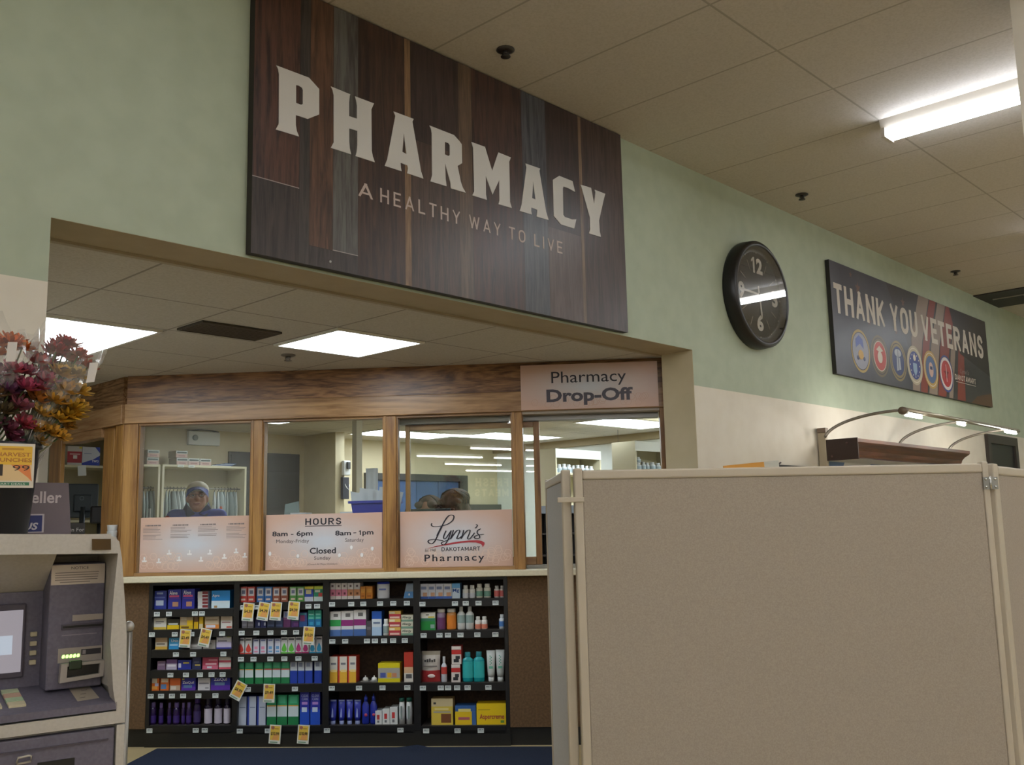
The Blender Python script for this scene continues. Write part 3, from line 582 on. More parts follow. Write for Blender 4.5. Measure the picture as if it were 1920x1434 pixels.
def tube_up(sp, w_, h_):
    body, capc = {'bluetube': ('#27339E', '#8E9AC8'), 'greencap': ('#CFD2D2', '#1F5A4A'), 'minttube': ('#C6CBC8', '#D4D8D6')}[sp]
    n = 14; vs = []; fs = []; cap_top = sp == 'greencap'
    lv = [(0.16, .36), (0.3, .40), (0.65, .46), (1.0, .5)] if not cap_top else [(0.0, .44), (.3, .46), (.6, .46), (.86, .4)]
    for zf, rf in lv:
        t = (zf - lv[0][0]) / (lv[-1][0] - lv[0][0]); dy = w_ * (.36 * (1 - t) + .02) if not cap_top else w_ * .36
        for k in range(n): vs.append((rf * w_ * math.cos(2 * PI * k / n), w_ * .36 + dy * math.sin(2 * PI * k / n), zf * h_))
    for i in range(len(lv) - 1):
        for k in range(n): a, b = i * n + k, i * n + (k + 1) % n; fs.append((a, b, b + n, a + n))
    fs += [tuple(reversed(range(n))), tuple(range((len(lv) - 1) * n, len(lv) * n))]
    g = G(); g.add(vs, fs, flat(body, 0.3), True); o = g.obj('cream_tube')
    c = G(); Mt = Matrix.Translation((0, w_ * .36, 0))
    c.lathe([(w_ * .30, 0), (w_ * .33, h_ * .02), (w_ * .33, h_ * .16)] if not cap_top else [(w_ * .42, h_ * .86), (w_ * .42, h_ * .985), (w_ * .38, h_)], flat(capc, 0.35), n, Mt); c.obj('cap', o)
    l = G()
    if sp == 'bluetube': l.poly([(-.12 * w_, h_ * .3), (.14 * w_, h_ * .3), (.1 * w_, h_ * .62), (0, h_ * .7)], -.006, flat('#9AA8D8', 0.4)); l.rect(-.4 * w_, .4 * w_, h_ * .93, h_ * .99, w_ * .3, flat('#8E9AC8', 0.3))
    elif sp == 'minttube': [l.rect((-.10 + .13 * (q % 2)) * w_, (.0 + .13 * (q % 2)) * w_, h_ * (.54 + .045 * q), h_ * (.575 + .045 * q), -.004, flat('#3F9A7A', 0.4)) for q in range(7)]; l.rect(-.2 * w_, .24 * w_, h_ * .42, h_ * .5, -.003, flat('#6AB49A', 0.4))
    else: l.rect(-.12 * w_, .16 * w_, h_ * .2, h_ * .7, -.009, flat('#7E8A86', 0.4))
    l.obj('label', o); return o
def other(kind, sp, w_, h_):
    if kind == 'tub':
        g = G(); r = w_ / 2; Mt = Matrix.Translation((0, r * .8, 0)); g.lathe([(r * .96, 0), (r, .004), (r, h_ * .84), (r * .95, h_ * .86)], flat('#D6DAE0', 0.35), 20, Mt, True, 1, .8); o = g.obj('wipes_tub')
        c = G(); c.lathe([(r * .98, h_ * .86), (r * 1.0, h_ * .94), (r * .8, h_)], flat('#2336B0', 0.3), 20, Mt, True, 1, .8); c.obj('lid', o)
        l = G(); l.rect(-.5 * r, .6 * r, h_ * .5, h_ * .6, -.004, flat('#7A86C0', 0.4)); l.rect(-.85 * r, -.6 * r, h_ * .12, h_ * .24, .022, flat('#2A3EA8', 0.4)); l.obj('label', o)
        return o, 'round white tub with a bright blue lid', 'tub'
    if kind == 'wedge':
        g = G(); a = w_ / 2; g.add([(-a, 0, 0), (a, 0, 0), (a, .06, 0), (-a, .06, 0), (-a * .5, .02, h_), (a, .02, h_), (a, .06, h_), (-a * .5, .06, h_)], [(0, 1, 5, 4), (1, 2, 6, 5), (2, 3, 7, 6), (3, 0, 4, 7), (4, 5, 6, 7), (3, 2, 1, 0)], flat('#8FA0AE', 0.3))
        g.add([(-a * .95, -.0006, .002), (a * .96, -.0006, .002), (a * .96, .0085, h_ * .45), (-a * .75, .0085, h_ * .45)], [(0, 1, 2, 3)], flat('#4F8FC8', 0.3)); g.ball((a * .1, .003, h_ * .24), (.006, .003, .008), flat('#E6EEF4', 0.2))
        return g.obj('medicine_carton'), 'silver and blue slant-sided carton', 'carton'
    if kind == 'blister':
        g = G(); g.box(-w_ / 2, w_ / 2, .03, .10, 0, .003, flat('#9A9A98', 0.3)); o = g.obj('blister_pack')
        c = G(); c.lathe([(w_ * .36, .003), (w_ * .34, .014), (w_ * .25, .022), (w_ * .06, .026), (w_ * .05, .034), (0, .036)], flat('#E0E0DC', 0.25), 16, Matrix.Translation((0, .06, 0))); c.obj('blister', o)
        return o, 'small silver blister pack lying flat', 'packet'
    if kind == 'bag':
        g = G(); n = 9; vs = []; fs = []
        for j in range(n):
            t = j / (n - 1)
            for k in range(n):
                s_ = k / (n - 1) - .5; b = .028 * (1 - abs(2 * s_) ** 2.4) * math.sin(PI * min(1, .12 + t * .9)) ** .7
                vs.append((s_ * w_ * (1 - .05 * math.sin(PI * t)), .035 - b, t * h_))
            for k in range(n):
                s_ = k / (n - 1) - .5; b = .028 * (1 - abs(2 * s_) ** 2.4) * math.sin(PI * min(1, .12 + t * .9)) ** .7
                vs.append((s_ * w_ * (1 - .05 * math.sin(PI * t)), .036 + b, t * h_))
        bands = [flat('#B03A3C', 0.25)] * 3 + [flat('#C6BFB6', 0.22)] * 4 + [flat('#A89F8E', 0.25)] * 2
        for j in range(n - 1):
            for k in range(n - 1):
                a = j * 2 * n + k; g_m = bands[j]; g.add([vs[a], vs[a + 1], vs[a + 2 * n + 1], vs[a + 2 * n]], [(0, 1, 2, 3)], g_m, True)
                a += n; g.add([vs[a + 1], vs[a], vs[a + 2 * n], vs[a + 2 * n + 1]], [(0, 1, 2, 3)], g_m, True)
        [g.rect((-.3 + .12 * q) * w_, (-.21 + .12 * q) * w_, h_ * (.66 - .01 * (q % 2)), h_ * (.73 + .02 * (q % 3)), .004, flat('#3A3636', 0.4)) for q in range(5)]; g.rect(-.36 * w_, .36 * w_, h_ * .5, h_ * .54, .004, flat('#6E6662', 0.4)); g.ball((.05 * w_, .008, h_ * .2), (.2 * w_, .004, .06 * h_), flat('#E4D2CC', 0.3))
        return g.obj('lozenge_bag'), 'red and clear plastic bag of lozenges', 'bag'
PR = [[1,1,0.873,[["box","blue1",0.209,0.306,0.873,0.991],["box","aleve",0.316,0.406,0.873,0.999],["box","aleve",0.411,0.498,0.873,1.001],["flat","redflat",0.52,0.591,0.871,0.893],["flat","redflat",0.52,0.59,0.896,0.919],["flat","redflat",0.519,0.59,0.922,0.944],["flat","redflat",0.518,0.589,0.947,0.969],["flat","redflat",0.518,0.589,0.972,0.994],["box","apro",0.612,0.738,0.873,0.987]]],[1,2,0.742,[["box","navysmall",0.198,0.218,0.742,0.814],["box","whiteyel",0.223,0.31,0.742,0.816],["box","yelblack",0.315,0.397,0.742,0.807],["box","beigeyel",0.402,0.491,0.742,0.836],["box","brownyel",0.497,0.527,0.742,0.832],["box","yelslim",0.532,0.559,0.742,0.832],["box","creamorange",0.571,0.668,0.742,0.83],["box","whitered",0.679,0.758,0.742,0.835]]],[1,3,0.613,[["box","tan",0.238,0.321,0.613,0.69],["box","skyblue",0.33,0.399,0.613,0.687],["box","greybox",0.473,0.556,0.613,0.694],["box","whitelow",0.562,0.647,0.613,0.669],["box","lavender",0.652,0.755,0.613,0.699]]],[1,4,0.483,[["box","mauve",0.256,0.312,0.483,0.538],["box","purplewhite",0.317,0.39,0.483,0.548],["box","navyyel",0.395,0.486,0.483,0.544],["box","navytall",0.493,0.553,0.483,0.563],["box","pinkred",0.561,0.668,0.483,0.561],["box","whitepink",0.672,0.754,0.483,0.568]]],[1,5,0.351,[["box","orangewhite",0.203,0.273,0.351,0.445],["box","orangeblue",0.281,0.34,0.351,0.446],["box","orange",0.345,0.417,0.351,0.443],["box","zzz",0.423,0.52,0.351,0.429],["box","whiteplain",0.534,0.617,0.351,0.428],["box","zzzbig",0.621,0.751,0.351,0.449]]],[1,6,0.135,[["bot","purplebot",0.205,0.25,0.135,0.274],["bot","purplebot",0.27,0.302,0.135,0.272],["bot","purplebot",0.33,0.356,0.135,0.272],["bot","purplebot",0.366,0.409,0.135,0.272],["bot","purplebot",0.424,0.449,0.135,0.271],["bot","purplebot",0.455,0.49,0.135,0.272],["bot","purpletall",0.501,0.55,0.135,0.303],["bot","darkbot",0.573,0.626,0.135,0.308],["bot","darkbot",0.641,0.693,0.135,0.309],["bot","darkbot",0.704,0.751,0.135,0.309]]],[2,1,0.908,[["box","kid_red",0.804,0.853,0.908,1.008],["box","kid_red",0.856,0.907,0.908,1.007],["box","kid_blue",0.918,0.968,0.908,1.006],["box","kid_blue",0.972,1.022,0.908,1.005],["box","kid_brown",1.026,1.076,0.908,1.004],["box","kid_brown",1.079,1.129,0.908,1.004],["box","kid_green",1.14,1.187,0.908,1.003],["box","kid_green",1.19,1.238,0.908,1.002],["box","blueyel",1.24,1.301,0.908,1.003],["box","greenyel",1.304,1.363,0.908,1.004]]],[2,2,0.744,[["box","greysmall",0.821,0.858,0.744,0.808],["box","greysmall",0.861,0.902,0.744,0.807],["box","navysq",0.91,0.946,0.744,0.81],["box","navysq",0.949,0.986,0.744,0.809],["box","slate",0.992,1.043,0.744,0.807],["box","slate",1.047,1.097,0.744,0.806],["box","plumwhite",1.1,1.15,0.744,0.847],["box","plumgreen",1.154,1.204,0.744,0.822],["box","tealplum",1.207,1.26,0.744,0.837],["box","tealgreen",1.265,1.309,0.744,0.851],["box","tealgreen",1.312,1.355,0.744,0.852]]],[2,3,0.578,[["box","drop_red",0.794,0.842,0.578,0.681],["box","drop_red",0.846,0.892,0.578,0.681],["box","strip_pink",0.9,0.941,0.578,0.671],["box","strip_pink",0.946,0.988,0.578,0.671],["box","strip_blue",0.996,1.037,0.578,0.671],["box","strip_blue",1.044,1.084,0.578,0.672],["box","drop_green",1.086,1.131,0.578,0.682],["box","drop_green",1.133,1.179,0.578,0.681],["box","drop_mag",1.182,1.225,0.578,0.682],["box","drop_mag",1.228,1.272,0.578,0.682],["box","drop_cyan",1.275,1.317,0.578,0.682],["box","drop_cyan",1.32,1.361,0.578,0.683]]],[2,4,0.388,[["box","lensgreen",0.789,0.843,0.388,0.53],["box","lensgreen",0.848,0.905,0.388,0.529],["box","lensgreen",0.917,0.97,0.388,0.529],["box","lensred",0.975,1.028,0.388,0.529],["box","lensred",1.032,1.086,0.388,0.529],["box","lensred",1.09,1.146,0.388,0.528],["box","lensblue",1.149,1.197,0.388,0.534],["box","lensblue",1.201,1.245,0.388,0.533],["box","lensblue",1.249,1.298,0.388,0.533],["box","lensblue",1.31,1.359,0.388,0.533]]],[2,5,0.129,[["box","lenswhite",0.797,0.863,0.129,0.309],["box","lenswhite",0.869,0.927,0.129,0.309],["box","lenswhite",0.933,0.991,0.129,0.309],["box","lensgreen",0.998,1.06,0.129,0.316],["box","lensgreen",1.066,1.132,0.129,0.316],["box","lensgreen",1.139,1.208,0.129,0.316],["box","clear",1.216,1.28,0.129,0.339],["box","clear",1.285,1.35,0.129,0.339]]],[3,1,0.918,[["box","pinkskin",1.405,1.447,0.918,1.023],["box","pinkskin",1.448,1.486,0.918,1.022],["box","pinkskin",1.487,1.525,0.918,1.022],["box","peachskin",1.527,1.567,0.918,1.022],["box","peachskin",1.569,1.611,0.918,1.022],["box","amber",1.612,1.647,0.918,0.997],["box","amber",1.649,1.694,0.918,0.998],["tub","bluetub",1.715,1.801,0.918,1.025],["wedge","wedge",1.898,1.965,0.918,1.01]]],[3,2,0.683,[["box","probgreen",1.409,1.484,0.683,0.84],["box","probplum",1.486,1.567,0.683,0.843],["box","probplum",1.569,1.651,0.683,0.847],["box","darksmall",1.653,1.686,0.683,0.777],["box","bluetop",1.688,1.754,0.683,0.838],["bot","whitebot",1.757,1.8,0.683,0.786],["flat","redyel",1.801,1.879,0.681,0.733],["flat","redyel",1.801,1.88,0.735,0.788],["flat","redyel",1.801,1.88,0.79,0.842],["flat","allergy",1.881,1.96,0.68,0.722],["flat","allergy",1.881,1.961,0.724,0.767],["flat","allergy",1.882,1.961,0.769,0.812]]],[3,3,0.39,[["box","redyelbox",1.4,1.463,0.39,0.554],["box","redyelbox",1.467,1.526,0.39,0.554],["box","redyelbox",1.53,1.586,0.39,0.555],["blister","blister",1.606,1.66,0.39,0.43],["blister","blister",1.664,1.718,0.39,0.432],["box","yellowpack",1.729,1.873,0.39,0.508],["box","redfade",1.899,1.959,0.39,0.576]]],[3,4,0.129,[["tubeup","bluetube",1.405,1.457,0.129,0.282],["tubeup","bluetube",1.464,1.512,0.129,0.282],["tubeup","bluetube",1.516,1.564,0.129,0.282],["tubeup","bluetube",1.567,1.617,0.129,0.281],["pump","bluepump",1.62,1.67,0.129,0.312],["pump","bluepump",1.673,1.72,0.129,0.316],["box","whitered2",1.71,1.755,0.129,0.213],["box","whitered2",1.757,1.805,0.129,0.223],["box","whitered2",1.806,1.856,0.129,0.235],["tubeup","greencap",1.86,1.903,0.129,0.29],["tubeup","greencap",1.907,1.952,0.129,0.29]]],[4,1,0.911,[["box","calcium",2.008,2.06,0.911,1.007],["box","calcium",2.06,2.109,0.911,1.006],["box","calcium",2.11,2.161,0.911,1.006],["box","calcium",2.162,2.216,0.911,1.005],["box","mg",2.217,2.27,0.911,1.006],["bot","navyband",2.283,2.325,0.911,0.993],["bot","navyband",2.327,2.368,0.911,0.993],["bot","greenlabel",2.371,2.417,0.911,1.0],["bot","greenlabel",2.421,2.47,0.911,1.0],["bot","redlabel",2.49,2.526,0.911,0.986],["bot","redlabel",2.527,2.561,0.911,0.986]]],[4,2,0.713,[["box","greenherb",2.002,2.106,0.713,0.824],["bot","purplevit",2.111,2.171,0.713,0.845],["bot","orangevit",2.175,2.24,0.713,0.845],["bot","tallwhite",2.245,2.299,0.713,0.867],["bot","tallwhite",2.3,2.356,0.713,0.866],["bot","smallred",2.362,2.402,0.713,0.793],["bot","smallred",2.403,2.444,0.713,0.793],["bot","bluelabel",2.518,2.561,0.713,0.804]]],[4,3,0.386,[["bag","candybag",2.006,2.132,0.386,0.578],["bot","spray",2.138,2.177,0.386,0.544],["flat","redcube",2.206,2.265,0.387,0.498],["flat","redcube",2.209,2.273,0.501,0.613],["bot","teal",2.275,2.347,0.386,0.57],["bot","teal",2.347,2.419,0.386,0.572],["tubeup","minttube",2.432,2.491,0.386,0.579],["tubeup","minttube",2.491,2.552,0.386,0.582]]],[4,4,0.123,[["box","tanyellow",2.074,2.214,0.123,0.285],["box","yelblue",2.227,2.362,0.123,0.24],["box","aspercreme",2.365,2.557,0.123,0.253]]]]
from collections import Counter, defaultdict
for b, s, z, items in PR:
    n_of = Counter(i[1] for i in items); seen = Counter()
    where = '%s, %s' % (shelf_name(b, s), BAYN[b])
    for kind, sp, u0, u1, z0, z1 in items:
        w_, h_ = u1 - u0 - .0016, max(z1 - z0, .012); u = (u0 + u1) / 2
        q = (b, s)
        if kind in ('box', 'flat'):
            o = carton(sp, w_, h_ - (.0006 if kind == 'flat' else 0), .10 if kind == 'box' else .09).obj('medicine_carton'); desc = CT[sp][0]; cat = 'carton'
        elif kind == 'bot': o = bottle(sp, w_, h_, q); desc = BT[sp][0]; cat = 'bottle'
        elif kind == 'pump': o = pump_bottle(w_, h_); desc = 'royal blue lotion bottle with a pump cap'; cat = 'bottle'
        elif kind == 'tubeup': o = tube_up(sp, w_, h_); desc = {'bluetube': 'royal blue squeeze tube', 'greencap': 'white tube with a dark green cap', 'minttube': 'white tube with green print standing on its cap'}[sp]; cat = 'tube'
        else: o, desc, cat = other(kind, sp, w_, h_)
        if kind == 'flat': z0 = z + h_ * seen[sp]
        o.location = FP(u, 0.03, z0); o.rotation_euler = (0, 0, FA)
        n = n_of[sp]
        if n == 1: lab = '%s on the %s' % (desc, where.replace(', ', ' of the '))
        elif kind == 'flat': lab = '%s %s, %s' % (['lowest', 'second lowest', 'third lowest', 'second highest', 'highest'][seen[sp]] if n == 5 else (['lowest', 'middle', 'top'][seen[sp]] if n == 3 else ['lower', 'upper'][seen[sp]]), desc.replace(' lying', ''), where)
        else: lab = '%s of %d %ss, %s' % (ORD[seen[sp]], n, desc, where) if not any(x in desc for x in (' with', ' of ', ' behind', ' lying', ' standing', ', ')) else '%s %s, %s' % (ORD[seen[sp]], desc, where)
        seen[sp] += 1
        lab = lab.replace('lower red and white carton with a black swoosh, one of a stacked pair', 'lower red and white carton with a black swoosh').replace('upper red and white carton with a black swoosh, one of a stacked pair', 'upper red and white carton with a black swoosh')
        tag(o, lab, cat, ('%ss on the %s' % (desc.split(' with')[0].split(' lying')[0].split(',')[0], where)) if n > 1 else None)
# small white price tags clipped to the shelf edges
TAGM = flat('#D3DAD8', 0.5); TINK = flat('#7d8688', 0.6)
first = None
for b, s, pts in [[1,1,[[0.257,0.854],[0.339,0.854],[0.515,0.855],[0.562,0.854]]],[1,2,[[0.227,0.726],[0.382,0.727],[0.495,0.727],[0.702,0.726]]],[1,3,[[0.394,0.598],[0.51,0.599],[0.713,0.598]]],[1,4,[[0.361,0.467],[0.465,0.467],[0.559,0.467],[0.637,0.47],[0.711,0.469]]],[1,5,[[0.232,0.34],[0.302,0.339],[0.375,0.339],[0.45,0.339],[0.552,0.34],[0.666,0.341]]],[1,6,[[0.231,0.116],[0.54,0.117],[0.6,0.117]]],[2,1,[[0.841,0.888],[0.935,0.89],[1.276,0.891],[1.334,0.892]]],[2,2,[[0.833,0.726],[0.931,0.726],[1.025,0.728],[1.115,0.73],[1.196,0.732]]],[2,3,[[0.831,0.564],[0.915,0.568],[1.027,0.563],[1.12,0.565],[1.213,0.565],[1.32,0.57]]],[2,4,[[0.881,0.375],[1.192,0.377]]],[2,5,[[0.832,0.115],[1.017,0.118]]],[3,1,[[1.433,0.891],[1.56,0.893],[1.64,0.894],[1.75,0.894],[1.837,0.894],[1.926,0.894]]],[3,2,[[1.436,0.666],[1.521,0.666],[1.664,0.666],[1.716,0.668],[1.776,0.667],[1.835,0.667],[1.911,0.668]]],[3,3,[[1.434,0.37],[1.612,0.372],[1.765,0.371],[1.926,0.373]]],[3,4,[[1.404,0.12],[1.88,0.118]]],[4,1,[[2.028,0.89],[2.24,0.892],[2.31,0.893],[2.393,0.892],[2.503,0.892]]],[4,2,[[2.034,0.697],[2.137,0.698],[2.192,0.697],[2.273,0.696],[2.382,0.696],[2.498,0.696]]],[4,3,[[2.026,0.371],[2.142,0.371],[2.189,0.369],[2.247,0.372],[2.314,0.371],[2.447,0.371]]],[4,4,[[2.045,0.112],[2.246,0.111],[2.394,0.11]]]]:
    for k, (u, z) in enumerate(pts):
        zz = SHELF[(b, s)] - .030
        if first is None:
            g = G(); g.box(-.0195, .0195, -.0015, 0, -.014, .014, TAGM)
            g.rect(-.015, .004, .002, .009, -.0018, TINK); g.rect(-.015, .013, -.003, -.001, -.0018, TINK); g.rect(.007, .016, .003, .009, -.0018, TINK)
            o = first = g.obj('shelf_price_tag')
        else: o = copy_tree(first)
        o.location = FP(u, -.0005, zz); o.rotation_euler = (0, 0, FA)
        lab = ('%s white price tag' % ORD[k] if len(pts) > 1 else 'only white price tag')
        tag(o, '%s on the edge of the %s, %s' % (lab, shelf_name(b, s), BAYN[b]), 'price tag', 'white price tags on the shelf edges')
SALEPOS = {}
for i, (b, s, u, z, t, a) in enumerate([[2,1,0.877,0.849,"$4.39",6],[2,1,0.98,0.852,"$4.39",10],[2,1,1.062,0.851,"$4.39",5],[2,1,1.181,0.854,"$4.39",5],[1,2,0.458,0.686,"$3.49",4],[1,2,0.591,0.689,"$4.49",12],[2,2,1.283,0.693,"$10.29",4],[2,4,0.821,0.353,"$8.99",28],[2,4,1.025,0.335,"$9.49",2],[2,5,1.068,0.08,"$13.99",4],[2,5,1.253,0.079,"$10.99",4]]):
    o = bpy.data.objects.new('sale_price_tag', None); COL.objects.link(o); o.empty_display_size = .03
    o.location = FP(u, -.012, z); o.rotation_euler = (0, R(a), FA)
    g = G(); g.box(-.038, .038, 0, .0012, -.058, .058, flat('#D9D9D2', 0.5)); g.obj('card', o)
    g = G(); g.rect(-.031, .031, -.036, .052, -.0004, flat('#E2BE4A', 0.5)); g.poly([(-.02, -.036), (.02, -.036), (.028, -.004), (-.004, .004)], -.0007, flat('#E0A05A', 0.5)); g.rect(-.03, .02, -.053, -.045, -.0004, flat('#7FA088', 0.5)); g.disc(-.016, .040, .011, -.0008, flat('#A86A58', 0.5), 14)
    g.text(t, -.026, .026, -.008, .014, -.0012, flat('#4A3A2A', 0.5), bold=.03); g.rect(-.004, .022, .032, .038, -.0008, flat('#B08A3A', 0.5)); g.obj('print', o)
    SALEPOS.setdefault((b, s), []).append((u, o))
for (b, s), L_ in SALEPOS.items():
    L_.sort(key=lambda x: x[0])
    for k, (u, o) in enumerate(L_):
        tl = ' tilted' if abs(o.rotation_euler.y) > .3 else ''
        tag(o, '%s%s yellow sale tag hanging from the %s, %s' % (ORD[k] if len(L_) > 1 else 'only', tl, shelf_name(b, s), BAYN[b]), 'price tag', 'yellow sale tags on the shelves')

# ================================================================== SIGNS ON THE STORE WALL
ps = thing('pharmacy_sign', 'large dark wood plank sign with white PHARMACY lettering above the opening', 'sign', (0, 0, 0))
SX0, SX1, SZ0, SZ1 = 1.985, 4.44, 2.452, 3.642
def wv(a, b, seed, st=(16, 16, 1.1), sc=2.4, ds=1.2): return wood(a, b, st, sc, ds, 0.36, seed)
g = G(); g.box(SX0, SX1, 3.272, YW - .001, SZ0, SZ1, flat('#2b2420', 0.5))
planks = [(SX0, 2.205, 2.765, SZ1, wv('#2E1F1B', '#593B2F', 1.1)), (SX0, 2.205, SZ0, 2.765, wv('#282220', '#403632', 2.2)),
 (2.205, 2.255, SZ0, SZ1, wv('#272423', '#443D38', 2.9)), (2.255, 2.375, 2.535, SZ1, wv('#3D2B22', '#674936', 3.3)), (2.375, 2.508, 2.535, SZ1, wv('#413C39', '#63615C', 4.4)),
 (2.255, 2.508, SZ0, 2.535, wv('#2C2522', '#443A36', 5.5)), (2.508, 2.775, SZ0, SZ1, wv('#2B1E1A', '#4A3529', 6.6)), (2.775, 2.813, SZ0, SZ1, wv('#654C36', '#8C6F50', 7.7)),
 (2.813, 3.119, 3.16, SZ1, wv('#2D221F', '#42332E', 8.8)), (2.813, 3.119, SZ0, 3.16, wv('#342822', '#544136', 9.9)), (3.119, 3.210, SZ0, SZ1, wv('#473B2F', '#675240', 10.3)),
 (3.210, 3.574, SZ0, SZ1, wv('#2E201D', '#4D352B', 11.1)), (3.574, 3.765, SZ0, SZ1, wv('#303034', '#515155', 12.2)), (3.765, 4.040, 2.94, SZ1, wv('#2A1F1C', '#3E2E2A', 13.3)), (3.765, 4.040, SZ0, 2.94, wv('#42332E', '#5E4D45', 14.4)),
 (4.040, 4.068, SZ0, SZ1, wv('#5C4839', '#7F6750', 15.5)), (4.068, SX1, SZ0, SZ1, wv('#2F221E', '#4C3A34', 16.6))]
for a, b, c, e, m in planks: g.rect(a + .0008, b - .0008, c + .0008, e - .0008, 3.2715, m)
for zz, a, b in ((2.766, SX0, 2.205), (2.536, 2.375, 2.508)): g.rect(a, b, zz, zz + .004, 3.2712, flat('#9a8f88', 0.6))
g.obj('board', ps)
LET = [[[[2.086,3.266],[2.095,3.254],[2.1,3.232],[2.102,3.025],[2.101,3.015],[2.088,2.989],[2.2,2.991],[2.189,3.012],[2.184,3.036],[2.183,3.08],[2.243,3.081],[2.3,3.118],[2.299,3.232],[2.247,3.266]],[[2.183,3.212],[2.196,3.214],[2.212,3.21],[2.217,3.201],[2.217,3.139],[2.209,3.133],[2.184,3.133]]],[[[2.36,3.264],[2.369,3.251],[2.375,3.228],[2.376,3.015],[2.361,2.986],[2.469,2.986],[2.461,3.011],[2.458,3.042],[2.458,3.102],[2.502,3.103],[2.502,3.036],[2.499,3.007],[2.493,2.985],[2.599,2.985],[2.588,3.009],[2.582,3.033],[2.58,3.227],[2.595,3.26],[2.489,3.26],[2.496,3.241],[2.5,3.22],[2.5,3.159],[2.457,3.158],[2.457,3.222],[2.46,3.252],[2.463,3.261]]],[[[2.708,3.257],[2.719,3.239],[2.67,3.017],[2.656,2.983],[2.754,2.983],[2.75,2.998],[2.748,3.022],[2.789,3.02],[2.793,3.006],[2.787,2.982],[2.886,2.981],[2.872,3.013],[2.821,3.241],[2.829,3.257]],[[2.769,3.17],[2.759,3.077],[2.784,3.073]]],[[[2.928,3.254],[2.937,3.24],[2.941,3.22],[2.941,3.013],[2.93,2.979],[3.033,2.98],[3.027,3.014],[3.025,3.091],[3.058,3.004],[3.06,2.976],[3.16,2.978],[3.14,2.999],[3.126,3.028],[3.107,3.101],[3.138,3.123],[3.137,3.219],[3.121,3.232],[3.086,3.252]],[[3.025,3.201],[3.048,3.201],[3.057,3.192],[3.056,3.142],[3.047,3.135],[3.024,3.137]]],[[[3.204,3.25],[3.215,3.223],[3.217,2.999],[3.203,2.975],[3.305,2.976],[3.299,3.001],[3.299,3.1],[3.346,3.014],[3.396,3.102],[3.394,2.994],[3.386,2.973],[3.485,2.975],[3.472,3.005],[3.473,3.22],[3.486,3.246],[3.394,3.248],[3.346,3.138],[3.298,3.251]]],[[[3.597,3.243],[3.604,3.224],[3.559,3.01],[3.543,2.973],[3.637,2.974],[3.632,2.992],[3.633,3.012],[3.679,3.01],[3.678,2.995],[3.672,2.972],[3.769,2.973],[3.75,3.015],[3.705,3.231],[3.712,3.245]],[[3.653,3.159],[3.642,3.065],[3.668,3.064]]],[[[3.867,3.244],[3.813,3.208],[3.812,3.006],[3.868,2.971],[3.981,2.972],[4.001,3.029],[3.965,3.02],[3.903,3.02],[3.891,3.03],[3.894,3.178],[3.9,3.192],[3.943,3.192],[3.998,3.185],[3.979,3.242]]],[[[4.049,3.239],[4.057,3.224],[4.121,3.065],[4.119,2.995],[4.106,2.97],[4.216,2.972],[4.206,3.001],[4.203,3.066],[4.256,3.208],[4.27,3.239],[4.174,3.24],[4.18,3.227],[4.163,3.153],[4.148,3.219],[4.141,3.243]]]]
g = G()
for polys in LET: G().slab(polys, 3.269, 3.2715, flat('#C9C6C0', 0.45)).obj('letter', ps)
tw = flat('#B9A79B', 0.45)
for t, a, b in (('A', 2.508, 2.590), ('HEALTHY', 2.630, 3.120), ('WAY', 3.180, 3.400), ('TO', 3.460, 3.582), ('LIVE', 3.650, 3.876)): G().caps(t, a, b, 2.808, 2.874, 3.2705, tw, .13, .34).obj('tagline_word', ps)
G().ball((2.362, 3.270, 2.485), (.006, .003, .006), flat('#C9C6C0', 0.3)).obj('screw', ps)

vsn = thing('veterans_banner_board', 'long dark THANK YOU VETERANS board with six round service seals and flag stripes', 'sign', (0, 0, 0))
VX0, VX1, VZ0, VZ1 = 7.12, 10.74, 2.478, 3.388
g = G(); g.box(VX0, VX1, 3.275, YW - .001, VZ0, VZ1, flat('#2a2724', 0.5), front=flat('#332F33', 0.35))
yv = 3.2745
g.poly([(VX0, VZ0), (8.9, VZ0), (8.2, VZ1), (VX0, VZ1)], yv, speck('#3E3E48', '#4E4E56', 2, 0.35))
RED, CRM = flat('#7E3226', 0.4), flat('#8C7B6E', 0.4)
for a, b, c, e, m in ((8.93, 9.18, 8.62, 8.78, CRM), (9.20, 9.36, 8.80, 8.96, RED), (9.40, 9.6, 9.0, 9.2, CRM), (9.62, 9.86, 9.22, 9.42, RED), (9.9, 10.02, 9.5, 9.6, CRM), (10.1, 10.26, 9.72, 9.94, RED)):
    g.poly([(c, VZ0 + .002), (e, VZ0 + .002), (b - .25, 2.95), (b, VZ1 - .002), (a, VZ1 - .002), (a - .25, 2.95)], yv - .0004, m)
g.poly([(9.9, 2.95), (VX1, 2.8), (VX1, VZ1), (9.7, VZ1)], yv - .0006, flat('#2E2523', 0.4)); g.poly([(10.1, VZ0), (VX1, VZ0), (VX1, 2.62), (10.3, 2.56)], yv - .0006, flat('#5E4026', 0.4))
for sx_, sz_, r_ in ((7.62, 3.24, .055), (8.55, 3.26, .05), (7.8, 2.98, .04), (8.35, 2.97, .035), (7.5, 3.33, .03)):
    g.poly([(sx_ + (r_ if k % 2 == 0 else r_ * .4) * math.cos(PI / 2 + k * PI / 5), sz_ + (r_ if k % 2 == 0 else r_ * .4) * math.sin(PI / 2 + k * PI / 5)) for k in range(10)], yv - .0003, flat('#6A4E44', 0.4))
g.obj('board', vsn)
tw = flat('#C4BBAE', 0.45)
for t, a, b in (('THANK', 7.165, 8.12), ('YOU', 8.245, 8.845), ('VETERANS', 8.945, 10.60)): G().caps(t, a, b, 2.97, 3.212, yv - .0012, tw, .19, .15).obj('lettering', vsn)
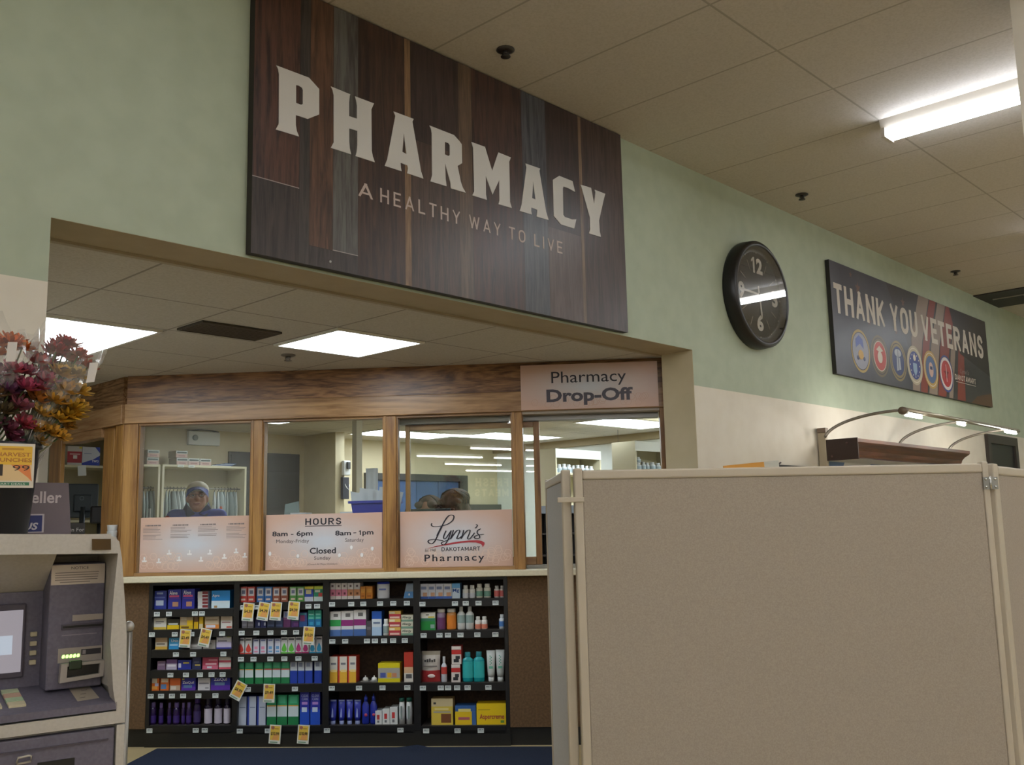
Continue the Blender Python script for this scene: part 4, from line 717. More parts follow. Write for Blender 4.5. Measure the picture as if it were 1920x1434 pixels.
g = G(); g.caps('DAKOTAMART', 9.70, 10.28, 2.676, 2.730, yv - .0012, tw, .18, .14); g.rect(9.72, 10.27, 2.655, 2.660, yv - .0012, tw); g.text("Lynn's", 9.86, 10.10, 2.738, 2.80, yv - .0012, flat('#8a7f78', 0.5), shear=.3); g.obj('store_name', vsn)
seals = [(7.585, '#A88E4E', '#8E8F9C', '#4E5CA0'), (7.96, '#6E6450', '#B0453E', '#C9BFB0'), (8.34, '#8A7A52', '#34406E', '#A9AEB8'), (8.71, '#B0A68E', '#2F3E86', '#8FA8C4'), (9.09, '#B4924E', '#4E6690', '#C8A89C'), (9.475, '#3A4A86', '#B43A3E', '#D0C4C0')]
for k, (cx, c1, c2, c3) in enumerate(seals):
    g = G(); cz = 2.708; g.disc(cx, cz, .178, yv - .0012, flat(c1, 0.4), 36); g.ring(cx, cz, .150, .158, yv - .0016, flat('#3a3a48' if k < 3 else '#d0c8b8', 0.4), 36); g.disc(cx, cz, .128 if k else .15, yv - .0016, flat(c2, 0.4), 36)
    m3 = flat(c3, 0.4)
    if k == 0:
        g.poly([(cx - .09, cz + .02), (cx - .01, cz + .06), (cx + .06, cz + .02), (cx + .05, cz + .10), (cx - .02, cz + .13), (cx - .09, cz + .09)], yv - .002, m3); g.ball((cx, yv - .002, cz - .03), (.05, .001, .04), flat('#B8923E', 0.4)); g.ball((cx - .06, yv - .002, cz - .06), (.022, .001, .018), flat('#3E4468', 0.4)); g.ball((cx + .06, yv - .002, cz - .06), (.022, .001, .018), flat('#3E4468', 0.4))
    elif k == 1:
        g.ball((cx, yv - .002, cz - .01), (.05, .001, .05), m3); g.poly([(cx - .07, cz + .05), (cx, cz + .03), (cx + .07, cz + .05), (cx, cz + .09)], yv - .0022, m3); g.ring(cx, cz, .122, .130, yv - .002, flat('#d0c8b8', 0.4))
    elif k == 2:
        g.poly([(cx - .04, cz - .09), (cx + .05, cz - .07), (cx + .04, cz + .03), (cx - .03, cz + .04)], yv - .002, m3); g.ball((cx, yv - .002, cz + .07), (.075, .001, .035), m3); g.box(cx - .004, cx + .004, yv - .003, yv - .002, cz - .08, cz + .1, flat('#4a5070', 0.4))
    elif k == 3:
        g.poly([(cx - .045, cz + .02), (cx - .045, cz - .05), (cx, cz - .1), (cx + .045, cz - .05), (cx + .045, cz + .02)][::-1][::-1], yv - .002, m3); g.ball((cx, yv - .002, cz + .07), (.03, .001, .03), flat('#D8CFC0', 0.4))
        for j in range(12): g.disc(cx + .105 * math.cos(j * PI / 6), cz + .105 * math.sin(j * PI / 6), .008, yv - .002, flat('#D8D4C8', 0.4), 8)
    elif k == 4:
        g.ball((cx, yv - .002, cz), (.055, .001, .07), m3); g.rect(cx - .03, cx + .03, cz, cz + .03, yv - .0045, flat('#2E3A66', 0.4))
    else:
        g.ring(cx, cz, .128, .15, yv - .002, flat('#d0c8c8', 0.4)); g.poly([(cx + (.07 if j % 2 == 0 else .03) * math.cos(PI / 2 + j * PI / 5), cz + (.07 if j % 2 == 0 else .03) * math.sin(PI / 2 + j * PI / 5)) for j in range(10)], yv - .002, flat('#7E2428', 0.4)); g.rect(cx - .006, cx + .006, cz - .08, cz + .09, yv - .0024, m3)
    g.obj('service_seal', vsn)

# ------------------------------------------------------------------ wall clock
ck = thing('wall_clock', 'round black wall clock with white numerals between the two big signs', 'clock', (5.935, YW - .001, 2.908))
RX = Matrix.Rotation(PI / 2, 4, 'X')      # lathe axis z -> -y
g = G(); g.lathe([(.30, 0), (.375, .0), (.378, .02), (.372, .085), (.352, .098), (.334, .094), (.330, .060), (.30, .058)], flat('#191716', 0.35), 48, RX, cap=False); g.obj('rim', ck)
g = G(); g.lathe([(.0, .052), (.331, .052), (.331, .056), (.0, .056)], flat('#26262a', 0.5), 48, RX); g.obj('dial', ck)
g = G(); NM = flat('#CFC3B4', 0.5); yd = -.0566
g.one(-.075, -.030, .150, .262, yd, NM)
for t, a, b, c, e in (('2', -.008, .075, .150, .262), ('3', .185, .265, -.055, .060), ('6', -.040, .045, -.255, -.140), ('9', -.265, -.185, -.055, .060)): g.text(t, a, b, c, e, yd, NM, bold=.045)
for k in range(60):
    a = 2 * PI * k / 60; big = k % 5 == 0
    if k % 15 == 0: g.disc(.302 * math.sin(a), .302 * math.cos(a), .008, yd, NM, 10); continue
    r0, r1, hw = (.19, .262, .0022) if big else (.292, .304, .0012)
    c_, s_ = math.cos(a), math.sin(a)
    g.poly([(r * s_ + q * c_, r * c_ - q * s_) for r, q in ((r0, -hw), (r0, hw), (r1, hw), (r1, -hw))], yd, flat('#A79C90', 0.5))
    if big: g.disc(.300 * s_, .300 * c_, .006, yd, NM, 8)
g.obj('numerals', ck)
def hand(ang, l0, l1, w0, y_):
    c_, s_ = math.cos(ang), math.sin(ang)
    return [(r * s_ + q * c_, r * c_ - q * s_) for r, q in ((-l0, -w0 * .7), (-l0, w0 * .7), (l1 * .8, w0), (l1, 0), (l1 * .8, -w0))]
G().slab([hand(R(172), .06, .17, .010, 0)], -.064, -.062, flat('#C8BDB0', 0.4)).obj('hour_hand', ck)
G().slab([hand(R(271), .07, .27, .008, 0)], -.068, -.066, flat('#C8BDB0', 0.4)).obj('minute_hand', ck)
G().lathe([(.012, .056), (.012, .072), (.0, .072)], flat('#3a3836', 0.4), 12, RX).obj('hub', ck)
G().lathe([(0, .0900), (.334, .0900), (.334, .0915), (0, .0915)], sheet_glass((.93, .95, .96, 1), 1.6, 0.0, 1.6), 48, RX, smooth=False).obj('cover_glass', ck)

# ------------------------------------------------------------------ signs on the oak front
def peach_print():
    """printed sign ground: pale centre running out to peach"""
    m, N, L, b = mk('peach_print'); tc = N.new('ShaderNodeTexCoord'); mp = N.new('ShaderNodeMapping'); mp.inputs['Location'].default_value = (-.5, 0, -.5); mp.inputs['Scale'].default_value = (1, 0, 1)
    le = N.new('ShaderNodeVectorMath'); le.operation = 'LENGTH'; cr = N.new('ShaderNodeValToRGB'); nz = N.new('ShaderNodeTexNoise'); nz.inputs['Scale'].default_value = 6; ad = N.new('ShaderNodeMath'); ad.operation = 'MULTIPLY_ADD'; ad.inputs[1].default_value = .12
    L.new(tc.outputs['Generated'], mp.inputs[0]); L.new(mp.outputs[0], le.inputs[0]); L.new(tc.outputs['Generated'], nz.inputs['Vector']); L.new(nz.outputs['Fac'], ad.inputs[0]); L.new(le.outputs['Value'], ad.inputs[2])
    cr.color_ramp.elements[0].position = .12; cr.color_ramp.elements[1].position = .62; cr.color_ramp.elements[0].color = lin('#C6C8CE'); cr.color_ramp.elements[1].color = lin('#CBA793')
    e = cr.color_ramp.elements.new(.38); e.color = lin('#CBB8B0'); L.new(ad.outputs[0], cr.inputs[0]); L.new(cr.outputs[0], b.inputs['Base Color']); b.inputs['Roughness'].default_value = .35
    return m
PEACH = peach_print()
HEXC = flat('#DCC3B4', 0.4)
def honey(g, u0, u1, z0, z1, y, n, r, seed, faint):
    rnd = random.Random(seed); m = flat(faint, 0.4)
    for k in range(n):
        cx, cz = rnd.uniform(u0 + r, u1 - r), rnd.uniform(z0 + r, z1 - r)
        for j in range(6):
            a0, a1 = PI / 3 * j, PI / 3 * (j + 1)
            g.poly([(cx + r * math.cos(a0), cz + r * math.sin(a0)), (cx + r * math.cos(a1), cz + r * math.sin(a1)), (cx + r * .88 * math.cos(a1), cz + r * .88 * math.sin(a1)), (cx + r * .88 * math.cos(a0), cz + r * .88 * math.sin(a0))][::-1], y - .00002 * k, m)
INK, INK2 = flat('#24212A', 0.45), flat('#6A605E', 0.45)
dsn = thing('drop_off_sign', 'peach Pharmacy Drop-Off sign on the oak header above the open window', 'sign', FP(0, 0), FA)
g = G(); g.box(2.700, 3.597, -.032, -.023, 2.117, 2.415, PEACH); honey(g, 2.71, 3.59, 2.12, 2.22, -.0325, 22, .024, 4, '#C39F8C'); g.obj('panel', dsn)
G().text('Pharmacy', 2.903, 3.392, 2.266, 2.366, -.0335, INK).obj('lettering', dsn); G().text('Drop-Off', 2.868, 3.432, 2.140, 2.250, -.0335, flat('#4A4650', 0.45), bold=.035).obj('lettering', dsn)
def low_sign(name, label, u0, u1):
    t = thing(name, label, 'sign', FP(0, 0), FA)
    g = G(); g.box(u0, u1, .041, .0515, 1.1125, 1.476, PEACH); honey(g, u0, u0 + .3, 1.115, 1.25, .0406, 16, .026, int(u0 * 50), '#DCC0AE'); honey(g, u1 - .3, u1, 1.115, 1.25, .0406, 16, .026, int(u1 * 50), '#DCC0AE')
    return t, g
t, g = low_sign('notice_sign', 'peach window sign of four columns of small print below the man', .106, .854)
WH = flat('#E6E2E0', 0.4)
for a, b in ((.14, 1.195), (.24, 1.185), (.31, 1.24), (.38, 1.195), (.45, 1.235), (.53, 1.19), (.59, 1.235), (.69, 1.205), (.77, 1.24), (.83, 1.21)):
    g.ball((a, .0400, b + .012), (.008, .0006, .009), WH, None, 8, 6); g.rect(a - .016, a + .016, b - .012, b - .002, .0402, WH); g.rect(a - .005, a + .005, b - .004, b + .01, .0401, WH)
g.obj('panel', t)
g = G(); rnd = random.Random(3)
for k, u in enumerate((.125, .315, .505, .700)):
    for q in range(13): g.rect(u + .015 + .0085 * q, u + .0205 + .0085 * q + .0015 * (q % 3), 1.418, 1.427, .0395, flat('#7E726E', 0.5))
    for j in range(9 - (k % 3)):
        if j in (4,): continue
        g.rect(u, u + .145 * rnd.uniform(.6, 1), 1.405 - .0095 * j, 1.408 - .0095 * j, .0395, flat('#8E827E', 0.5))
g.obj('lettering', t)
t, g = low_sign('hours_sign', 'peach window sign listing the HOURS in the middle window', .970, 1.756); g.obj('panel', t)
yy = .0395
G().one(1.600, 1.614, 1.331, 1.361, yy, INK).obj('lettering', t)
G().caps('HOURS', 1.238, 1.482, 1.403, 1.447, yy, INK, .16, .2).rect(1.236, 1.484, 1.394, 1.398, yy, INK).obj('heading', t)
for tx, u0_, u1_, z0_, z1_, mm, bo in (('8am - 6pm', 1.015, 1.288, 1.324, 1.366, INK, .02), ('Monday-Friday', 1.042, 1.265, 1.281, 1.312, INK2, 0), ('8am', 1.441, 1.547, 1.330, 1.362, INK, .02), ('-', 1.563, 1.583, 1.343, 1.348, INK, 0), ('pm', 1.624, 1.698, 1.322, 1.354, INK, .02), ('Saturday', 1.508, 1.633, 1.281, 1.312, INK2, 0),
    ('Closed', 1.270, 1.446, 1.214, 1.254, INK, .02), ('Sunday', 1.300, 1.411, 1.168, 1.198, INK2, 0), ('(Closed All Major Holidays)', 1.256, 1.456, 1.138, 1.152, INK2, 0)):
    G().text(tx, u0_, u1_, z0_, z1_, yy, mm, bold=bo).obj('lettering', t)
g = G()
for a, b in ((1.0, 1.22), (1.19, 1.20), (1.47, 1.20), (1.55, 1.25), (1.62, 1.20), (1.69, 1.24)): g.ball((a, yy, b), (.011, .0006, .014), WH, None, 8, 6)
g.obj('icons', t)
t, g = low_sign('pharmacy_name_sign', 'peach window sign with script logo and red swoosh under the sliding window', 1.876, 2.618); g.obj('panel', t)
g = G()
def catmull(P, n=7):
    out = []
    for i in range(len(P) - 1):
        p0, p1, p2, p3 = P[max(i - 1, 0)], P[i], P[i + 1], P[min(i + 2, len(P) - 1)]
        for k in range(n):
            t_ = k / n; out.append(tuple(.5 * ((2 * b) + (-a + c) * t_ + (2 * a - 5 * b + 4 * c - d_) * t_ ** 2 + (-a + 3 * b - 3 * c + d_) * t_ ** 3) for a, b, c, d_ in zip(p0, p1, p2, p3)))
    return out + [tuple(P[-1])]
for si, (P, w_) in enumerate([[[[2.089,1.397],[2.085,1.386],[2.094,1.377],[2.113,1.374],[2.144,1.377],[2.171,1.382],[2.199,1.392],[2.224,1.41],[2.235,1.432],[2.23,1.445],[2.21,1.447],[2.191,1.435],[2.171,1.406],[2.155,1.377],[2.138,1.345],[2.124,1.313],[2.107,1.281],[2.09,1.265],[2.074,1.266],[2.062,1.277],[2.068,1.287],[2.088,1.291],[2.11,1.292],[2.134,1.287],[2.164,1.281]],0.0046],[[[2.155,1.377],[2.139,1.347],[2.121,1.313]],0.0062],[[[2.182,1.347],[2.168,1.317],[2.165,1.299],[2.178,1.296],[2.198,1.322],[2.217,1.348]],0.0042],[[[2.217,1.348],[2.203,1.308],[2.189,1.279],[2.172,1.258],[2.153,1.259],[2.151,1.269],[2.167,1.277],[2.192,1.285],[2.206,1.295]],0.0038],[[[2.231,1.351],[2.22,1.316],[2.211,1.292],[2.231,1.321],[2.253,1.345],[2.272,1.347],[2.266,1.326],[2.252,1.297],[2.263,1.294],[2.285,1.309]],0.004],[[[2.299,1.349],[2.291,1.32],[2.28,1.293],[2.302,1.323],[2.321,1.344],[2.34,1.346],[2.335,1.324],[2.323,1.295],[2.337,1.291],[2.356,1.311],[2.37,1.329]],0.004],[[[2.412,1.354],[2.392,1.345],[2.387,1.329],[2.4,1.312],[2.402,1.296],[2.381,1.291],[2.367,1.3],[2.386,1.313],[2.433,1.318]],0.0042],[[[2.379,1.383],[2.389,1.377],[2.382,1.364],[2.372,1.359]],0.004]]):
    q = catmull(P); n = len(q); vs = []
    for i, (a, b) in enumerate(q):
        c, e = q[min(i + 1, n - 1)], q[max(i - 1, 0)]; dx, dz = c[0] - e[0], c[1] - e[1]; l_ = math.hypot(dx, dz) or 1
        ww = w_ * (.45 + .55 * abs(dz) / l_) * (1 if 0 < i < n - 1 else .5)
        vs += [(a - dz / l_ * ww, .0388 - .0001 * si, b + dx / l_ * ww), (a + dz / l_ * ww, .0388 - .0001 * si, b - dx / l_ * ww)]
    g.add(vs, [(2 * i, 2 * i + 1, 2 * i + 3, 2 * i + 2) for i in range(n - 1)], INK)
g.obj('script_lettering', t)
G().slab([[[2.052,1.232],[2.104,1.246],[2.159,1.257],[2.216,1.268],[2.277,1.276],[2.331,1.28],[2.386,1.281],[2.416,1.276],[2.435,1.264],[2.434,1.253],[2.422,1.234],[2.419,1.245],[2.41,1.256],[2.377,1.266],[2.331,1.268],[2.276,1.265],[2.216,1.257],[2.159,1.25],[2.104,1.242]]], .0388, .0396, flat('#A8323A', 0.4)).obj('swoosh', t)
G().caps('DAKOTAMART', 2.151, 2.404, 1.214, 1.240, .0395, flat('#34323A', 0.45), .14, .14).obj('lettering', t); G().text('Est. 1948', 2.040, 2.112, 1.212, 1.232, .0395, INK2, shear=.2).obj('lettering', t)
G().text('Pharmacy', 2.037, 2.431, 1.135, 1.194, .0395, INK, spacing=1.25, bold=.012).obj('lettering', t)

# ================================================================== LAMPS
# bare fluorescent strips in rows under the store ceiling
def strip():
    t = thing('strip_light', 'x', 'ceiling light', (0, 0, 0), 0, 'fluorescent strip lights in rows on the store ceiling')
    hs = G(); hs.add([(-.075, 0, 0), (-.075, 2.44, 0), (.075, 2.44, 0), (.075, 0, 0), (-.05, 0, -.055), (-.05, 2.44, -.055), (.05, 2.44, -.055), (.05, 0, -.055)], [(0, 4, 5, 1), (3, 2, 6, 7), (4, 7, 6, 5), (0, 3, 7, 4), (1, 5, 6, 2), (0, 1, 2, 3)], flat('#D6D0C6', 0.4)); hs.obj('housing', t)
    for x in (-.042, .042):
        G().tube([(x, .03, -.085), (x, 2.41, -.085)], .0165, glow(TUBE_COL, TUBE_POWER), 8).obj('tube', t)
    for y in (.012, 2.428): G().box(-.065, .065, y - .012, y + .012, -.105, -.05, flat('#BFB8AC', 0.4)).obj('socket', t)
    return t
st = None
ROWS = [5.45, 8.63, 11.8, 2.28, -.9, -4.05, -7.15, -10.15, -13.25, -16.35, -19.5, -22.7]
FIRST = {5.45: 0, 8.63: 0, 11.8: 0, 2.28: 0, -.9: 0, -4.05: 1, -7.15: 2, -10.15: 2, -13.25: 3, -16.35: 3, -19.5: 4, -22.7: 5}
for x in ROWS:
    for k in range(FIRST[x], 7):
        if st is None: st = strip(); o = st
        else: o = copy_tree(st)
        o.location = (x, 2.11 - 2.44 - 2.85 * k, ZM)
        if x == 5.45 and k == 0: o['label'] = 'bare two-tube strip light on the ceiling at upper right'
        elif x < -6: o['label'] = 'far strip light seen only as a bright line mirrored in the sliding window'
        elif x == 8.63 and k == 0: o['label'] = 'strip light seen only as a bright bar mirrored in the wall clock'
        else: o['label'] = 'strip light of the store ceiling outside the view'
# lay-in panel lights over the pharmacy
def panel_light(x0, x1, y0, y1, label):
    t = thing('ceiling_panel_light', label, 'ceiling light', ((x0 + x1) / 2, (y0 + y1) / 2, ZC), 0, 'bright panel lights in the pharmacy ceiling')
    a, b = (x1 - x0) / 2, (y1 - y0) / 2; g = G(); W_ = flat('#E2E0D8', 0.4)
    for q in ((-a, a, -b, -b + .02), (-a, a, b - .02, b), (-a, -a + .02, -b + .02, b - .02), (a - .02, a, -b + .02, b - .02)): g.box(q[0], q[1], q[2], q[3], -.012, -.0005, W_)
    g.obj('frame', t); G().box(-a + .02, a - .02, -b + .02, b - .02, -.008, -.004, glow(PANEL_COL, PANEL_POWER)).obj('diffuser', t)
panel_light(3.07, 3.69, 4.18, 4.80, 'square panel light in the alcove ceiling below the pharmacy sign')
panel_light(1.80, 2.41, 4.83, 6.06, 'long panel light behind the wrapped flowers at left')
panel_light(7.86, 9.06, 5.95, 6.56, 'panel light seen through the open drop-off window')
panel_light(6.64, 7.84, 8.23, 8.85, 'far panel light seen beside the pale post')
panel_light(7.90, 9.10, 7.75, 8.37, 'panel light seen through the sliding window')
panel_light(5.30, 5.91, 4.90, 5.51, 'added unseen panel light brightening the two women, hidden by the oak header')  # extra lamp added behind the header so the women are not dark
panel_light(8.00, 9.20, 4.15, 4.76, 'added unseen panel light brightening the right stock shelving')  # extra lamp added out of view to light the right stock shelving
panel_light(4.84, 5.45, 7.77, 8.38, 'panel light just showing at the top of the hours window')
# air return, smoke detectors and sprinklers
vt = thing('air_vent', 'dark slatted air return in the alcove ceiling between two panel lights', 'vent', (2.675, 4.60, ZC))
VB = flat('#4A4238', 0.6)
g = G(); g.box(-.235, .235, -.135, .135, -.004, -.0005, flat('#241f1a', 0.8)); g.obj('backing', vt)
g = G(); [g.box(-.235, .235, y - .008, y, -.012, -.004, VB) for y in (-.127, .135)]; [g.box(x - .008, x, -.127, .127, -.012, -.004, VB) for x in (-.227, .235)]; g.obj('frame', vt)
for k in range(11): G().box(-.227, .227, -.118 + .022 * k, -.106 + .022 * k, -.011, -.005, VB).obj('slat', vt)
def sprinkler(x, y, z, label, dark):
    m = flat('#2E2A26', 0.4) if dark else flat('#7A746C', 0.35, 0.4); t = thing('sprinkler_head', label, 'sprinkler', (x, y, z))
    G().lathe([(.045, -.0005), (.045, -.006), (.03, -.012)], m, 16).obj('escutcheon', t); G().lathe([(.016, -.01), (.015, -.02), (.018, -.026)], m, 12).obj('body', t)
    g = G(); g.lathe([(.024, -.036), (.024, -.039)], m, 14); g.tube([(-.012, 0, -.024), (-.014, 0, -.037)], .003, m, 6); g.tube([(.012, 0, -.024), (.014, 0, -.037)], .003, m, 6); g.obj('deflector', t)
sprinkler(3.21, 3.03, ZM, 'dark sprinkler head on the store ceiling above the pharmacy sign', True)
sprinkler(6.25, 3.04, ZM, 'dark sprinkler head on the store ceiling above the clock', True)
sprinkler(9.36, 3.07, ZM, 'small sprinkler head above the veterans board', True)
sprinkler(3.33, 5.04, ZC, 'pale sprinkler head in the alcove ceiling in front of the oak header', False)
# meat counter sign on the far wall, behind the camera
fm = thing('fresh_meats_sign', 'cream FRESH MEATS lettering seen mirrored in the sliding window', 'sign', (-24.99, -15.4, 2.2), PI / 2)
for t_, z0, z1, a, b in (('FRESH', .85, 1.21, -.39, 1.31), ('MEATS', .43, .745, -.39, 1.36)):
    G().caps(t_, a, b, z0, z1, 0, flat('#F2E8C4', 0.5), .22, .2).obj('lettering', fm)

# ================================================================== CASH MACHINE (local: x along its front, y into it)
AA = R(-10.6); AQ = Vector((1.115, 2.45, 0))
def AW(x, y, z): return AQ + Vector((math.cos(AA), math.sin(AA), 0)) * x + Vector((-math.sin(AA), math.cos(AA), 0)) * y + Vector((0, 0, z))
BEI = speck('#B6B1A8', '#BDB8AF', 120, 0.45, 2); PUR = speck('#64606E', '#6C6876', 120, 0.5, 2); PURD = flat('#4b4550', 0.5)
am = thing('cash_machine', 'beige and grey-purple cash machine standing at the left wall', 'cash machine', AQ, AA)
g = G(); g.box(-.60, .037, .03, .74, 0.0, .902, BEI, bev=.008); g.box(-.60, .037, .0, .03, .0, .10, BEI); g.box(.018, .037, .0, .03, .10, .902, BEI); g.box(-.60, -.582, 0, .03, .10, .902, BEI); g.obj('cabinet', am)
dr = G(); dr.box(-.58, .016, .006, .034, .105, .897, PUR, bev=.004); dr.box(-.58, .0, .002, .006, .868, .872, PURD); dr = dr.obj('cabinet_door', am)
g = G(); g.tube([(-.204, -.004, .846), (-.202, -.006, .858), (-.18, -.006, .860), (-.174, -.004, .858), (-.175, -.004, .846), (-.204, -.004, .844)], .0028, flat('#C6BFB2', 0.3, 0.3), 8); g.obj('handle', dr)
G().box(-.158, -.076, .003, .007, .80, .838, BLACK).obj('slot', dr)
g = G()
outer = [(-.60, .906), (.037, .906), (.038, .99), (.034, 1.12), (.027, 1.20), (.016, 1.31), (.008, 1.352), (-.004, 1.364), (-.03, 1.371), (-.30, 1.378), (-.60, 1.376)]
inner = [(-.575, .932), (.016, .936), (.006, .99), (-.004, 1.10), (-.002, 1.20), (.006, 1.322), (-.30, 1.329), (-.575, 1.329)]
g.slab([outer, inner], 0.0, .05, BEI)
g.box(.020, .034, .05, .74, .906, 1.18, BEI); g.box(.008, .020, .05, .74, .99, 1.33, BEI); g.box(-.60, -.575, .05, .74, .906, 1.34, BEI)
g.box(-.60, .0, .05, .74, 1.345, 1.372, BEI); g.box(-.60, .03, .70, .74, .906, 1.36, BEI)
g.add([(-.575, .05, 1.329), (-.127, .05, 1.327), (-.127, .21, 1.225), (-.575, .21, 1.225)], [(0, 1, 2, 3)], BEI); g.add([(-.127, .05, 1.327), (.006, .05, 1.322), (.006, .21, 1.315), (-.127, .21, 1.315)], [(0, 1, 2, 3)], BEI); g.box(-.127, .006, .205, .24, 1.22, 1.33, BEI)
g.obj('housing', am)
g = G(); g.box(-.575, .010, .20, .24, .985, 1.228, PUR)                                         # screen wall
g.obj('screen_panel', am)
g = G(); g.box(-.127, .006, .12, .21, .985, 1.298, PUR, bev=.004); g.add([(-.127, .12, 1.298), (.006, .12, 1.298), (.006, .21, 1.30), (-.127, .21, 1.30)], [(0, 1, 2, 3)], PUR); g.obj('card_module', am)
g = G(); g.add([(-.575, .0, .938), (.017, .0, .940), (.017, .0, .957), (-.575, .0, .955), (-.575, .21, .992), (.010, .21, .992)], [(0, 1, 2, 3), (3, 2, 5, 4)], PUR); g.obj('ledge', am)
g = G(); g.box(-.40, -.166, .190, .2, 1.015, 1.20, PURD, bev=.004); g.obj('screen_bezel', am)
g = G(); g.box(-.39, -.174, .1875, .1895, 1.03, 1.184, glow((.46, .42, .47, 1), .30, .06)); g.rect(-.3, -.196, 1.075, 1.122, .187, glow((.55, .62, .72, 1), .38, .06)); g.obj('screen', am)
for k in range(4): G().box(-.154, -.138, .190, .2, 1.044 + .0235 * k, 1.056 + .0235 * k, flat('#C4B99A', 0.5), bev=.002).obj('function_key', am)
def onslope(x, t, h=0.0): return (x, .0 + .21 * t, .956 + .036 * t + h)
def slope_quad(g, p, m, h=.0008): g.add([onslope(x, y / .21, h) for x, y in p], [(0, 1, 2, 3)], m)
g = G(); slope_quad(g, [(-.067, .040), (-.014, .047), (-.016, .165), (-.066, .169)], flat('#B7AB98', 0.5)); [slope_quad(g, [(-.058 + .008 * k, .06 + .028 * k), (-.044 + .008 * k, .062 + .028 * k), (-.044 + .008 * k, .066 + .028 * k), (-.058 + .008 * k, .064 + .028 * k)], flat('#6a625c', 0.5), .0012) for k in range(3)]; g.obj('instruction_plate', am)
for c in range(3):
    for r_ in range(4):
        g = G(); x0 = -.219 - .052 * c; y0 = .048 + .033 * r_; m = flat(['#C9BF9E', '#A9BE98', '#C2A088', '#B9C39E'][r_] if c == 0 else '#C4BA9C', 0.5)
        v = [onslope(x, y / .21, h) for h in (.0004, .006) for x, y in ((x0, y0), (x0 + .038, y0), (x0 + .038, y0 + .027), (x0, y0 + .027))]
        g.add(v, [(4, 5, 6, 7), (0, 1, 5, 4), (1, 2, 6, 5), (2, 3, 7, 6), (3, 0, 4, 7)], m); g.obj('key', am)
g = G(); g.rect(-.125, .004, 1.245, 1.295, .1192, flat('#C9BCAE', 0.5)); K = flat('#4e4848', 0.6)
g.text('NOTICE', -.078, -.036, 1.283, 1.290, .1188, K); rnd = random.Random(5)
for k in range(5): g.rect(-.116 + (.012 if k == 4 else 0), -.004 - rnd.uniform(0, .01) - (.02 if k == 4 else 0), 1.274 - .006 * k, 1.2762 - .006 * k, .1189, flat('#857b74', 0.6))
g.obj('notice_label', am)
g = G(); g.box(-.095, .004, .1165, .12, 1.132, 1.146, PURD); g.box(-.093, .003, .1155, .117, 1.136, 1.1415, BLACK); g.obj('receipt_slot', am)
G().add([(-.071, .117, 1.152), (.003, .117, 1.153), (.004, .1165, 1.167), (-.071, .1165, 1.168)], [(0, 1, 2, 3)], flat('#A59B92', 0.5)).obj('slot_label', am)
G().rect(-.094, -.010, 1.117, 1.119, .1192, flat('#8e8690', 0.5)).obj('caption', am)
g = G(); g.rect(-.101, .005, 1.050, 1.086, .1192, flat('#9d948c', 0.45)); g.rect(-.046, .002, 1.066, 1.080, .1189, flat('#2e2a30', 0.4)); g.rect(-.043, -.035, 1.068, 1.078, .1186, flat('#8a8488', 0.4)); g.obj('reader_label', am)
for k in range(5):
    g = G(); x = -.091 + .0088 * k; g.poly([(x, 1.061), (x + .0055, 1.0615), (x + .007, 1.066), (x + .0055, 1.070), (x + .001, 1.0695), (x - .001, 1.065)], .1188, glow((.35, 1.0, .12, 1), 1.6)); g.obj('green_light', am)
g = G(); g.slab([[(-.098, 1.003), (.006, 1.010), (.008, 1.05), (-.096, 1.049)], [(-.082, 1.014), (-.004, 1.018), (-.003, 1.043), (-.081, 1.042)]], .100, .12, flat('#A79F96', 0.4)); rd = g.obj('card_reader', am)
G().box(-.083, -.002, .112, .1195, 1.012, 1.044, flat('#0d0d0d', 0.4)).obj('card_slot', rd)
g = G(); g.box(-.078, -.048, .092, .105, 1.034, 1.056, flat('#26361e', 0.4), bev=.003); g.obj('card_guide', rd)
G().add([(-.058, -.0065, 1.333), (-.013, -.0065, 1.332), (-.013, -.001, 1.359), (-.058, -.001, 1.360)], [(0, 1, 2, 3)], flat('#8a7a66', 0.06, 1.0)).obj('mirror_label', am)
# topper sign and dark placard standing on the machine
t = thing('teller_topper_sign', 'grey-purple Teller panel with a navy logo box on the cash machine', 'sign', AW(-.18, .40, 1.3735), AA)
g = G(); g.add([(-.2, 0, 0), (.155, 0, 0), (.143, 0, .146), (-.2, 0, .146), (-.2, .012, 0), (.155, .012, 0), (.143, .012, .146), (-.2, .012, .146)], [(0, 1, 2, 3), (5, 4, 7, 6), (1, 5, 6, 2), (3, 2, 6, 7), (4, 0, 3, 7)], flat('#75696F', 0.45)); g.obj('panel', t)
G().text('Teller', .020, .126, .088, .121, -.0006, flat('#CFC4C4', 0.5), bold=.02).obj('lettering', t)
g = G(); g.rect(-.012, .083, .006, .058, -.0006, flat('#C6BEC0', 0.5)); g.rect(-.008, .078, .009, .054, -.001, flat('#2B3470', 0.45)); g.text('PLUS', -.002, .068, .014, .034, -.0014, flat('#D4D0D4', 0.5), bold=.03, shear=.2); g.obj('logo', t)
t = thing('counter_placard', 'low dark placard with white lettering behind the Teller panel', 'sign', AW(-.06, .50, 1.3735), AA)
g = G(); g.box(-.12, .094, 0, .008, 0, .032, flat('#2A2A2C', 0.45)); g.obj('panel', t)
G().text('y Win For', .024, .092, .004, .018, -.0006, flat('#B9BABC', 0.5)).obj('lettering', t)
